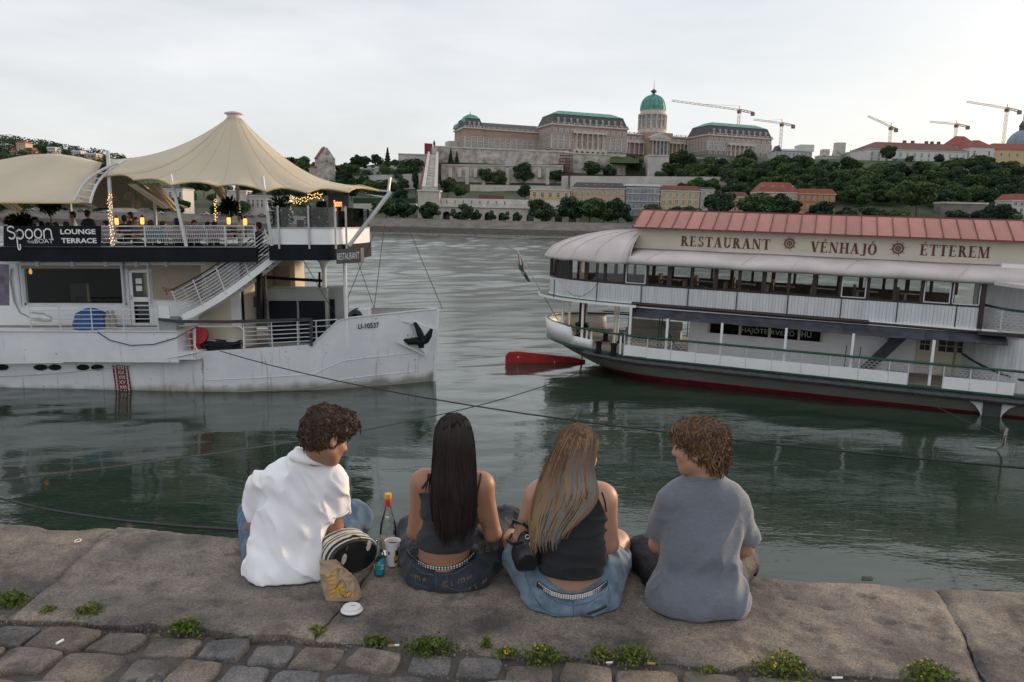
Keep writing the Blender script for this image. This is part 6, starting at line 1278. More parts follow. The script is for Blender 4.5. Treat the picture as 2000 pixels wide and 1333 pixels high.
# upper saloon: planked dado
wmt = mat('plank_paint', (.62, .64, .67), .6, .12, 1.4, .2, 5, stretch=(6, 6, .5))
cp = plan(-10.3, -5.5, 2.9, 22, 6.7)
def along(pts):
    P_ = [np.array(q, float) for q in pts]; d = [0]
    for i in range(len(P_) - 1): d.append(d[-1] + np.linalg.norm(P_[i+1] - P_[i]))
    def at(x):
        i = min(len(P_) - 2, max(0, int(np.searchsorted(d, x, side='right') - 1))); u = (x - d[i]) / (d[i+1] - d[i]); return P_[i] + (P_[i+1] - P_[i]) * u
    return at, d[-1]
half = cp[:len(cp)//2 + 1]; at, Ltot = along(half)
pk_w = .118; np_ = int(Ltot / pk_w); rr = random.Random(8); cur = MB(); cnt = 0
for i in range(np_):
    a, b_ = at(i * pk_w + .004), at((i + 1) * pk_w - .004); d = b_ - a; nrm = np.array([d[1], -d[0]]); nrm /= np.linalg.norm(nrm)
    if nrm[1] > 0: nrm = -nrm
    if a[0] < -10: pass
    o_ = nrm * (.012 + rr.uniform(-.003, .003)); cur.hexa([(*(a + o_), 3.10), (*(b_ + o_), 3.10), (*(b_ + o_), 3.88), (*(a + o_), 3.88)], (*(-o_ * 2), 0)); cnt += 1
    if cnt == 16 or i == np_ - 1: cur.build('plank_panel', wmt, ship, kind='stuff'); cur = MB(); cnt = 0
m = MB(); m.grid([[(s, t_ + (.02 if t_ < TC else -.02), 3.1) for s, t_ in cp], [(s, t_ + (.02 if t_ < TC else -.02), 3.88) for s, t_ in cp]]); m.build('dado_core', M['wood_dark'], ship)
for k in range(9): s = 6.7 - k * 1.9 - .7; MB().box((s - .02, TC - 2.94, 3.1), (s + .02, TC - 2.91, 3.88)).build('joint_strip', M['dark_metal'], ship)
MB().tube([(s, t_, 3.90) for s, t_ in cp], .045, 6).build('sill', M['wood_dark'], ship); MB().tube([(s, t_, 4.80) for s, t_ in cp], .07, 6).build('window_head', M['wood_dark'], ship)
# window posts and panes on both sides
nb = 20
for side in (0, 1):
    hp_ = half if side == 0 else [(s, 2*TC - t_) for s, t_ in half]; at_, L_ = along(hp_)
    for i in range(nb + 1):
        q = at_(L_ * i / nb * .999); w = .085 if i % 2 == 0 else .06; MB().box((q[0] - w, q[1] - .05, 3.88), (q[0] + w, q[1] + .05, 4.8)).build('window_post', M['wood_dark'], ship)
        if i < nb:
            a, b_ = at_(L_ * i / nb + .05), at_(L_ * (i + 1) / nb * .999 - .05); MB().hexa([(*a, 3.92), (*b_, 3.92), (*b_, 4.78), (*a, 4.78)], (0, .012, 0)).build('pane', M['glass_clear'], ship)
            if side == 0 and i in (0, 1, 4, 13): 
                fm = MB()
                for (p0, p1) in (((*a, 3.95), (*b_, 3.95)), ((*b_, 3.95), (*b_, 4.76)), ((*a, 3.95), (*a, 4.76))): fm.bar(np.array(p0) + [0, -.05, 0], np.array(p1) + [0, -.05, 0], .035)
                fm.build('sash_frame', M['rail_white'], ship)
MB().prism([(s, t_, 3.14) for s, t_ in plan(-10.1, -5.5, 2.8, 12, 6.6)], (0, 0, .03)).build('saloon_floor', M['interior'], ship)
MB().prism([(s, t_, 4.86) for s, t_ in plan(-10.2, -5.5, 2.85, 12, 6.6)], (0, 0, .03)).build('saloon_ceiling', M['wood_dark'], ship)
for k in range(7):
    s = -5 + k * 1.65
    for t_ in (1.5, 4.6): MB().box((s - .4, t_, 3.85), (s + .4, t_ + .8, 3.9)).build('saloon_table', M['wood_dark'], ship); MB().box((s - .55, t_ + .1, 3.2), (s - .45, t_ + .7, 4.15)).build('saloon_seat', M['tan_blind'], ship)
# tarpaulin roof: stern dome and side roll
e_ = plan(-10.6, -5.9, 3.25, 24, -5.95); rows_ = []
for v in np.linspace(0, 1, 16):
    row = []
    for s, t_ in e_[1:-1]:
        h = 1 - (1 - v) ** 1.0; k = v; s_ = s + (-5.95 - s) * k * .98; tt_ = t_ + (TC - t_) * k * .97
        prof = math.sin(min(1, v * 1.15) * math.pi / 2) ** .55; row.append((s_, tt_, 4.84 + (1.22) * (prof if v < .87 else 1) + .02 * math.sin(9 * t_ + 3 * v)))
    rows_.append(row)
m = MB(); m.grid([[(a, b_, c_ - .12) for a, b_, c_ in rows_[0]]] + rows_); ro = m.build('tarpaulin_dome', M['tarp'], ship, smooth=2); so = ro.modifiers.new('thickness', 'SOLIDIFY'); so.thickness = .015
for k in range(2, len(rows_[0]) - 1, 4): MB().tube([np.array(r_[k]) + [0, 0, .015] for r_ in rows_], .02, 5).build('tarpaulin_hoop', M['tarp'], ro)
m = MB(); prof = [(.42, 4.72), (.34, 4.82), (.36, 4.94), (.50, 5.06), (.80, 5.16), (1.2, 5.24), (1.7, 5.30), (2.0, 5.34)]; ss = np.linspace(-5.95, S1, 60)
m.grid([[(s, t_ + .015 * math.sin(s * 2.3), z + .02 * math.sin(s * 1.7 + t_) * (1 if 0 < i < 7 else .3)) for s in ss] for i, (t_, z) in enumerate(prof)]); ro = m.build('tarpaulin_side', M['tarp'], ship, smooth=2)
so = ro.modifiers.new('thickness', 'SOLIDIFY'); so.thickness = .015
m = MB(); m.grid([[(s, 2*TC - t_, z) for s in ss] for t_, z in prof]); m.build('tarpaulin_side', M['tarp'], ship, smooth=2)
for k in range(9): s = -5.2 + k * 1.85; MB().tube([(s + .12 * i, t_, z + .012) for i, (t_, z) in enumerate(prof[2:])], .014, 4).build('tarpaulin_seam', M['tarp'], ro)
# lantern storey with name board, rose roof panels
MB().box((-6.05, 1.95, 5.2), (S1, 2*TC - 1.95, 6.25)).build('lantern_storey', M['sign_cream'], ship)
MB().box((-6.1, 1.9, 5.36), (S1, 1.95, 5.46)).build('board_base_strip', M['tarp'], ship)
for s in (-3.1, .1, 3.2, 6.3): MB().box((s - .006, 1.944, 5.47), (s + .006, 1.95, 6.22)).build('board_joint', M['tarp'], ship)
rz0, rz1, rt0, rt1 = 6.24, 6.97, 1.6, 3.3; npn = 32; pw = (S1 + 6.15) / npn
pm = MB().hexa([(.012, rt0, rz0), (pw - .012, rt0, rz0), (pw - .012, rt1, rz1), (.012, rt1, rz1)], (0, .02, .025)).mesh('roof_panel', M['roof_rose']); pf = MB().hexa([(.012, 2*TC - rt0, rz0), (pw - .012, 2*TC - rt0, rz0), (pw - .012, 2*TC - rt1, rz1), (.012, 2*TC - rt1, rz1)], (0, -.02, .025)).mesh('roof_panel', M['roof_rose'])
rb = MB().bar((0, rt0 - .01, rz0 + .03), (0, rt1, rz1 + .035), .03, .05).mesh('roof_rib', M['roof_rib'])
for k in range(npn):
    for me_, nm in ((pm, 'roof_panel'), (pf, 'roof_panel'), (rb, 'roof_rib')): o = put(bpy.data.objects.new(nm, me_), ship); o.location.x = -6.15 + k * pw
MB().prism([(-6.12, rt0 + .05, rz0), (-6.12, 2*TC - rt0 - .05, rz0), (-6.12, 2*TC - rt1, rz1), (-6.12, rt1, rz1)], (S1 + 6.1, 0, 0)).build('roof_core', M['roof_rib'], ship)
MB().box((-6.17, rt1 - .02, rz1 + .0), (S1, 2*TC - rt1 + .02, rz1 + .06)).build('ridge_cap', M['roof_rib'], ship); MB().box((-6.17, rt0 - .03, rz0 - .06), (S1, rt0 + .03, rz0 + .01)).build('roof_gutter', M['roof_rib'], ship)
# serif letters
class Glyph:
    TH, TN, SF = .235, .095, .08
    def __init__(s): s.q = []
    def rect(s, x0, y0, x1, y1): s.q.append([(x0, y0), (x1, y0), (x1, y1), (x0, y1)])
    def diag(s, x0, y0, x1, y1, w): s.q.append([(x0, y0), (x0 + w, y0), (x1 + w, y1), (x1, y1)])
    def stem(s, x, w=None, y0=0, y1=1, top=True, bot=True):
        w = w or s.TH; s.rect(x, y0, x + w, y1)
        if bot: s.rect(x - .09, y0, x + w + .09, y0 + s.SF)
        if top: s.rect(x - .09, y1 - s.SF, x + w + .09, y1)
    def ring(s, cx, cy, rx, ry, a0, a1, wx, wy, n=12):
        A = np.linspace(R(a0), R(a1), n + 1); o = [(cx + rx*math.cos(a), cy + ry*math.sin(a)) for a in A]; i_ = [(cx + (rx-wx)*math.cos(a), cy + (ry-wy)*math.sin(a)) for a in A]
        for k in range(n): s.q.append([o[k], o[k+1], i_[k+1], i_[k]])
def glyph(c):
    g = Glyph(); T, n, f = g.TH, g.TN, g.SF; ac = c in 'ÉÓ'; b = {'É': 'E', 'Ó': 'O'}.get(c, c); w = .8
    if b == 'R': g.stem(.1); g.ring(.36, .75, .32, .25, -90, 90, T, n); g.rect(.29, .93, .37, 1); g.rect(.29, .5, .37, .57); g.diag(.62, 0, .32, .52, T*1.15); g.rect(.62, 0, .95, f); w = .9
    if b == 'E': g.stem(.1); g.rect(.29, .93, .72, 1); g.rect(.66, .78, .72, 1); g.rect(.29, .48, .58, .54); g.rect(.53, .4, .58, .62); g.rect(.29, 0, .76, .07); g.rect(.69, 0, .76, .24); w = .8
    if b == 'S': g.ring(.36, .76, .26, .25, 20, 255, .15, .09); g.ring(.38, .27, .28, .28, -165, 85, .16, .1); g.rect(.56, .72, .62, 1); g.rect(.08, 0, .14, .28); w = .68
    if b == 'T': g.stem(.34, top=False); g.rect(.02, .93, .85, 1); g.rect(.02, .74, .08, 1); g.rect(.79, .74, .85, 1); w = .86
    if b == 'A': g.diag(.1, 0, .42, 1, n); g.diag(.62, 0, .34, 1, T*1.1); g.rect(.2, .3, .68, .36); g.rect(0, 0, .28, f); g.rect(.52, 0, .96, f); w = .95
    if b == 'U': g.rect(.1, .3, .29, 1); g.rect(.7, .3, .77, 1); g.ring(.435, .3, .335, .31, 180, 360, T*.9, .1); g.rect(0, 1 - f, .4, 1); g.rect(.58, 1 - f, .9, 1); w = .9
    if b == 'N': g.rect(.12, 0, .19, 1); g.rect(.78, 0, .85, 1); g.diag(.66, 0, .06, 1, T*1.1); g.rect(0, 0, .3, f); g.rect(.66, 1 - f, .97, 1); w = .97
    if b == 'V': g.diag(.38, 0, .06, 1, T*1.15); g.diag(.44, 0, .76, 1, n); g.rect(-.02, 1 - f, .38, 1); g.rect(.66, 1 - f, .94, 1); w = .92
    if b == 'H': g.stem(.1); g.stem(.68); g.rect(.29, .47, .68, .54); w = .98
    if b == 'J': g.stem(.3, y0=0, bot=False); g.ring(.24, -.02, .25, .24, 180, 360, T*.95, .09); w = .58
    if b == 'O': g.ring(.48, .5, .46, .52, 0, 360, T*1.05, .07, 20); w = .97
    if b == 'M': g.rect(.1, 0, .17, 1); g.diag(.46, 0, .08, 1, T*1.05); g.diag(.48, 0, .86, 1, n); g.rect(.88, 0, 1.07, 1); g.rect(0, 0, .28, f); g.rect(.8, 0, 1.16, f); g.rect(.9, 1 - f, 1.16, 1); g.rect(0, 1-f, .2, 1); w = 1.16
    if ac: g.q.append([(.36, 1.06), (.46, 1.06), (.62, 1.26), (.48, 1.26)])
    return g.q, w
def serif(word, s0, s1, z0, h, t_, mt, parent):
    qs = []; x = 0
    for c in word: q, w = glyph(c); qs.append((x, q)); x += w + .14
    k = (s1 - s0) / (x - .14)
    for x_, q in qs:
        m = MB()
        for i, f_ in enumerate(q): m.add([(s0 + (x_ + u) * k, t_ - .0007 * i, z0 + v * h) for u, v in f_], [tuple(range(len(f_)))])
        m.build('letter', mt, parent)
zb_ = 5.60; hh_ = .41
for wd_, x0, x1 in (('RESTAURANT', 1329, 1503), ('VÉNHAJÓ', 1583, 1713), ('ÉTTEREM', 1798, 1934)): serif(wd_, P(x0, 480, 1.93)[0], P(x1, 490, 1.93)[0], P((x0 + x1)/2, {1329: 484.5, 1583: 495.5, 1798: 502}[x0], 1.93)[2], hh_, 1.938, M['letter_brown'], ship)
for x, y in ((1542, 476), (1754, 486)):
    c_ = P(x, y, 1.93); m = MB(); 
    for r_, w in ((.2, .045), (.095, .035)): m.loft([[c_ + [rr_*math.cos(a), dy, rr_*math.sin(a)] for rr_, dy in ((r_, 0), (r_, -.01), (r_ - w, -.01), (r_ - w, 0))] for a in np.linspace(0, 2*math.pi, 25)], cap=False)
    for k in range(8): a = R(k * 45 + 10); m.bar(c_ + [.05*math.cos(a), -.012, .05*math.sin(a)], c_ + [.29*math.cos(a), -.012, .29*math.sin(a)], .018, .012)
    m.lathe([(.03, -.01), (.03, .012)], c_, 8, Matrix.Rotation(R(90), 3, 'X')); m.build('wheel_emblem', M['letter_brown'], ship)
# dark side awning with rolled cover
aw = MB(); ss = np.linspace(-5.75, 5.25, 34); aw.grid([[(s, .72 - .64*u, 3.02 - (.38 + .02*s*0)*u - .05*math.sin(u*3.14) + .012*math.sin(s*5 + u*4)) for s in ss] for u in np.linspace(0, 1, 6)]); o = aw.build('side_awning', M['awning'], ship, smooth=2); so = o.modifiers.new('thickness', 'SOLIDIFY'); so.thickness = .02
aw = MB(); ss = np.linspace(5.1, 7.6, 10); aw.grid([[(s, .72 - .6*u, 2.98 - .3*u + .01*math.sin(s*6)) for s in ss] for u in np.linspace(0, 1, 5)]); o = aw.build('side_awning', M['awning'], ship, smooth=2); so = o.modifiers.new('thickness', 'SOLIDIFY'); so.thickness = .02
MB().tube([(-5.75, .6, 3.1), (-1, .58, 3.08), (3.2, .6, 3.06)], .085, 8).build('rolled_cover', M['wood_dark'], ship, True); MB().tube([(3.2, .62, 3.04), (7.2, .62, 3.0)], .055, 8).build('rolled_cover', M['wood_dark'], ship, True)
# lower cabin behind the side walk
lw0 = P(1345, 660, 2.0)[0]; m = MB(); zc0, zc1 = 1.0, 2.96; wz0, wz1 = 1.98, 2.62; wL, wR = P(1383, 660, 2)[0], P(1605, 660, 2)[0]
for s0, s1, z0, z1 in ((lw0, wL, zc0, zc1), (wL, wR, zc0, wz0), (wL, wR, wz1, zc1), (wR, 4.0, zc0, zc1)): m.box((s0, 2.0, z0), (s1, 2.08, z1))
m.build('lower_cabin_wall', M['white_paint'], ship); MB().box((4.0, 2.6, zc0), (8.2, 2.7, zc1)).build('lower_cabin_wall', M['white_paint'], ship); MB().box((4.0, 2.08, zc0), (4.08, 2.7, zc1)).build('lower_cabin_return', M['white_paint'], ship)
MB().box((lw0, 2.08, zc0), (lw0 + .08, 5.4, zc1)).build('lower_cabin_end', M['white_paint'], ship); MB().box((lw0, 4.6, zc0), (8, 4.7, zc1)).build('lower_cabin_back', M['interior'], ship)
MB().box((wL, 2.03, wz0), (wR, 2.045, wz1)).build('lower_window_band', M['glass_dark'], ship)
for x in (1383, 1444, 1502, 1560, 1605): s = P(x, 660, 2)[0]; MB().box((s - .05, 1.97, wz0), (s + .05, 2.02, wz1)).build('window_post', M['cream'], ship)
for s_, x0, x1 in (('HAJÓTE', 1447, 1498), ('RVEZŐ', 1505, 1551), ('HU', 1565, 1584)): a, b_ = P(x0, 660, 2.02), P(x1, 660, 2.02); lettering(s_, (a[0], 2.02, 2.12), (b_[0], 2.02, 2.12), (0, 0, 1), .24, M['rampart_pale'], ship, (0, 0, 0))
for x0, x1 in ((1795, 1815), (1831, 1863), (1868, 1900)):
    a, b_ = P(x0, 685, 2.58), P(x1, 685, 2.58); dr_ = MB().box((a[0] - .1, 2.54, 1.05), (b_[0] + .1, 2.6, 2.8)).build('glazed_door', M['cream'], ship)
    for i in range(2):
        for j in range(3): MB().box((a[0] + (b_[0]-a[0])*(i*.5 + .03), 2.525, 1.95 + j*.24), (a[0] + (b_[0]-a[0])*(i*.5 + .47), 2.54, 2.16 + j*.24)).build('pane', M['pane_dark'], dr_)
st0, st1 = P(1680, 712, 1.6), P(1765, 665, 1.6); MB().hexa([(st0[0], 1.6, 1.1), (st0[0] + .45, 1.6, 1.1), (st1[0] + .45, 1.6, 2.9), (st1[0], 1.6, 2.9)], (0, .5, 0)).build('companion_stairway', M['dark_metal'], ship)
for k in range(3): s = st0[0] - .55 + k*.25; MB().tube([(s, 1.5, 1.0), (s, 1.5, 2.0)], .02, 5).build('stair_post', M['dark_metal'], ship)
# right end: planked paddle box and curved balcony
bx = P(1902, 690, .0)[0]; pts = [(bx, 2.6), (bx + .35, 1.6), (bx + .8, .8), (bx + 1.4, .25), (S1, .2)]
at, L_ = along(pts); m = MB(); n = int(L_ / .14)
for i in range(n):
    a, b_ = at(i * L_/n + .004), at((i + 1) * L_/n - .004); m.hexa([(*a, .95), (*b_, .95), (*b_, 2.95), (*a, 2.95)], (.01, .03, 0))
m.build('paddle_box', wmt, ship, kind='stuff'); MB().tube([(*at(L_*u), 1.95 - .45*min(1, u*2.2)) for u in np.linspace(.02, 1, 12)], .05, 6).build('green_trim', M['green_rail'], ship, True)
bw = P(1912, 600, .7)[0]; MB().box((bw, .6, 3.0), (bw + .16, .75, 4.85)).build('corner_post', M['wood_dark'], ship); MB().box((bw + .1, 2.6, 3.0), (S1, 2.7, 5.0)).build('balcony_back_wall', wmt, ship)
MB().box((bw, .2, 2.96), (S1, 2.6, 3.06)).build('balcony_floor', M['wood_dark'], ship)
bp_ = [(bw + .2, 1.2), (bw + .55, .65), (bw + 1.0, .35), (bw + 1.6, .25), (S1, .25)]; at, L_ = along(bp_)
MB().tube([(*at(L_*u), 3.95 - .12*math.sin(u*3.14)) for u in np.linspace(0, 1, 14)], .045, 6).build('balcony_handrail', M['green_rail'], ship, True)
for k in range(7): q = at(L_*k/6*.999); MB().tube([(*q, 3.05), (*q, 3.92)], .02, 5).build('balcony_post', M['rail_white'], ship)
m = MB(); hexnet(m, 0, 1, 0, 1, 0, .055, .02)
m2 = MB(); m2.add([(*at(L_*min(.999, max(0, v[0]))), 3.1 + .76*v[2]) for v in m.v], m.f); 
m = MB(); 
hx = MB(); hexnet(hx, 0, L_, 3.1, 3.86, 0, .2, .009); m.add([(*(at(min(L_*.999, max(0, v[0]))) + np.array([0, v[1]])), v[2]) for v in hx.v], hx.f); m.build('hex_wire', M['rail_white'], ship, kind='stuff')
MB().prism([(S1, .35, 4.75), (bw + .3, .35, 4.72), (bw + 1.6, -.2, 4.6), (S1, -.3, 4.55)], (0, 0, .12)).build('tarpaulin_flap', M['tarp'], ship)
MB().box((P(1952, 518, 1.9)[0], 1.5, 5.2), (S1, 1.9, 5.42)).build('roof_step', M['white_clean'], ship)
# white knees under the guard at right
for x in (1935,):
    c_ = P(x, 800, .3); MB().box((c_[0] - .28, .1, -.9), (c_[0] + .28, .5, .7)).build('guard_pile', M['dark_metal'], ship)
    for sg in (-1, 1):
        pts = [(c_[0] + sg*.28, .15, .68), (c_[0] + sg*1.1, .15, .68)] + [(c_[0] + sg*(1.1 - .82*math.sin(R(a))), .15, .68 - .75*(1 - math.cos(R(a)))) for a in (25, 45, 65, 80, 90)]; MB().prism(pts, (0, .06, 0)).build('guard_knee', M['white_clean'], ship)
# rudder
rd_ = [P(x, y, t_) for x, y, t_ in ((1142, 704, 3.4), (1120, 699, 3.1), (1060, 692, 2.3), (1010, 687, 1.6), (994, 688, 1.4), (987, 695, 1.3), (987, 712, 1.3))]; pr = list(rd_) + [rd_[-1] * [1, 1, 0] + [0, 0, -.7], rd_[0] * [1, 1, 0] + [0, 0, -.7]]
MB().prism(pr, (0, .12, 0)).build('rudder', M['red'], ship); MB().tube([P(1136, 684, 3.4), P(1136, 722, 3.4)], .05, 6).build('rudder_post', M['white_clean'], ship)
for x, y, t_ in ((1012, 698, 1.6), (1083, 707, 2.6)): c_ = P(x, y, t_); MB().lathe([(.001, 0), (.04, .005), (.001, .03)], c_, 8, Matrix.Rotation(R(90), 3, 'X')).build('rudder_bolt', M['white_clean'], ship)
# bollards, drum, bench on the stern deck
for i, (x, y, t_, lab) in enumerate(((1169, 684, .25, 'left of the two black bollards at the ship side'), (1198, 690, .12, 'right of the two black bollards at the ship side'), (1184, 641, 3.2, 'left black bollard of the inner pair on the stern deck'), (1214, 643, 3.2, 'right black bollard of the inner pair on the stern deck'))):
    c_ = P(x, y, t_); bo = thing('bollard', lab, 'bollard', RF.M, 'bollards on the right ship'); zz = 1.03 if i > 1 else 1.0; MB().lathe([(.13, 0), (.12, .06), (.12, .36), (.15, .38), (.15, .44), (.02, .47)], (c_[0], t_, zz), 12).build('post', M['black'], bo, True); MB().lathe([(.2, 0), (.2, .03)], (c_[0], t_, zz), 12).build('foot', M['black'], bo)
c_ = P(1138, 625, 3.6); dr2 = thing('capstan', 'dark capstan drum on the stern deck', 'capstan', RF.M); MB().lathe([(.34, 0), (.34, .1), (.28, .2), (.30, .55), (.36, .62), (.34, .7), (.1, .75)], (c_[0], 3.6, 1.02), 16).build('drum', M['black'], dr2, True); MB().box((c_[0] - .16, 3.5, 1.7), (c_[0] + .16, 3.75, 2.9)).build('column', M['wood_dark'], dr2)
be = thing('deck_bench', 'pale long box bench on the far side of the stern deck', 'bench', RF.M); a, b_ = P(1222, 640, 5.4), P(1330, 640, 5.4); MB().box((a[0], 5.4, 1.02), (b_[0], 5.9, 1.45)).build('seat', M['grey_box'], be); MB().box((a[0], 5.85, 1.45), (b_[0], 5.92, 1.85)).build('backrest', M['grey_box'], be)
m = MB(); a = P(1284, 690, 2.2); 
for dx_ in (0, .12): m.bar((a[0] + dx_, 2.2, 1.0), (a[0] + dx_, 2.2, 2.9), .05)
m.bar((a[0] + .1, 2.2, 2.3), (a[0] + .9, 2.2, 1.05), .06); o = m.build('companion_frame', M['green_rail'], ship)
# flag
fl = thing('ship_flag', 'red white and green flag hanging from the slanted stern staff', 'flag', RF.M)
a, b_ = P(1083, 615, 3.6), P(1009, 487, 3.6); MB().tube([a + [.2, 0, -.25], a, b_], [.03, .03, .018], 6).build('staff', M['metal'], fl, True); MB().lathe([(.001, 0), (.03, .02), (.001, .05)], b_, 8).build('truck', M['metal'], fl, True)
edge = [(1012, 496), (1013, 510), (1014, 524), (1020, 535), (1026, 545), (1031, 551)]; wid = [(1017, 502), (1021, 514), (1023, 526), (1028, 537), (1032, 547), (1036, 551)]
for j, mt_ in enumerate((M['red'], M['letter_white'], M['green_rail'])):
    g_ = [[P(e[0] + (w[0]-e[0])*u, e[1] + (w[1]-e[1])*u, 3.6 + .06*math.sin(i*1.5 + u*7)) for u in np.linspace(j/3, (j+1)/3, 4)] for i, (e, w) in enumerate(zip(edge, wid))]; 
    if j == 1: g_ = [[p_ + [0, -.01, 0] for p_ in r_] for r_ in g_]
    o = MB().grid(g_).build(['red_stripe', 'white_stripe', 'green_stripe'][j], mt_, fl, smooth=2)
MB().hexa([P(1012, 516, 3.52), P(1022, 519, 3.52), P(1024, 531, 3.52), P(1014, 528, 3.52)], (0, .02, 0)).build('green_fold', M['green_rail'], fl); MB().hexa([P(1022, 536, 3.52), P(1028, 534, 3.52), P(1036, 551, 3.52), P(1030, 550, 3.52)], (0, .02, 0)).build('green_fold', M['green_rail'], fl)
# loose cables on the ship and mooring lines
def sag(a, b_, d, n=14): a, b_ = np.array(a, float), np.array(b_, float); return [a + (b_ - a) * u - np.array([0, 0, d * 4 * u * (1 - u)]) for u in np.linspace(0, 1, n)]
wire('slack thin cable looping over the planks of the stern saloon', [(1092, 548, 1.9), (1105, 567, 1.6), (1120, 578, 1.3), (1138, 579, 1.0), (1155, 568, .75), (1168, 552, .62)], .01, RF, name='loose_cable', cat='cable')
def rope(lab, a, b_, d, r_=.02, mt=M['rope']): return tag(MB().tube(sag(a, b_, d), r_, 5).build('mooring_line', mt, None, True), lab, 'rope')
Wl = lambda f_, *a: np.array(f_.M @ Vector(tuple(f_.P(*a))))
rope('long mooring cable from the left boat crossing the whole picture to the right', Wl(LF, 430, 686, .35), atY(2080, 922, 9.5), .45, .017); 
rope('mooring cable from the right ship bollard running down to the left picture edge', Wl(RF, 1175, 708, .0), atY(-80, 948, 8.0), .55, .014)
rope('thin rope from the right ship guard down to the right picture edge', Wl(RF, 1775, 762, -.1), atY(2060, 885, 12), .15, .009)
rope('dark rope from the lower left water to the quay edge behind the white shirt', atY(-60, 955, 9), atY(560, 1040, 3.95), .10, .012)
rope('thin pale rope along the left hull near the waterline', Wl(LF, -40, 737, .2), Wl(LF, 385, 690, -.02), .2, .014, M['grey_box'])
o = MB().tube([atZ(1907, 872, .02), atZ(1925, 874, .03), atZ(1948, 876, .05), atZ(1960, 868, .25), atY(1963, 852, 20.2), atY(1967, 838, 20.2)], [.02, .02, .03, .04, .04, .04], 6).build('floating_rope', M['rope_pale'], None, True); tag(o, 'frayed pale rope end sticking out of the water at right', 'rope')
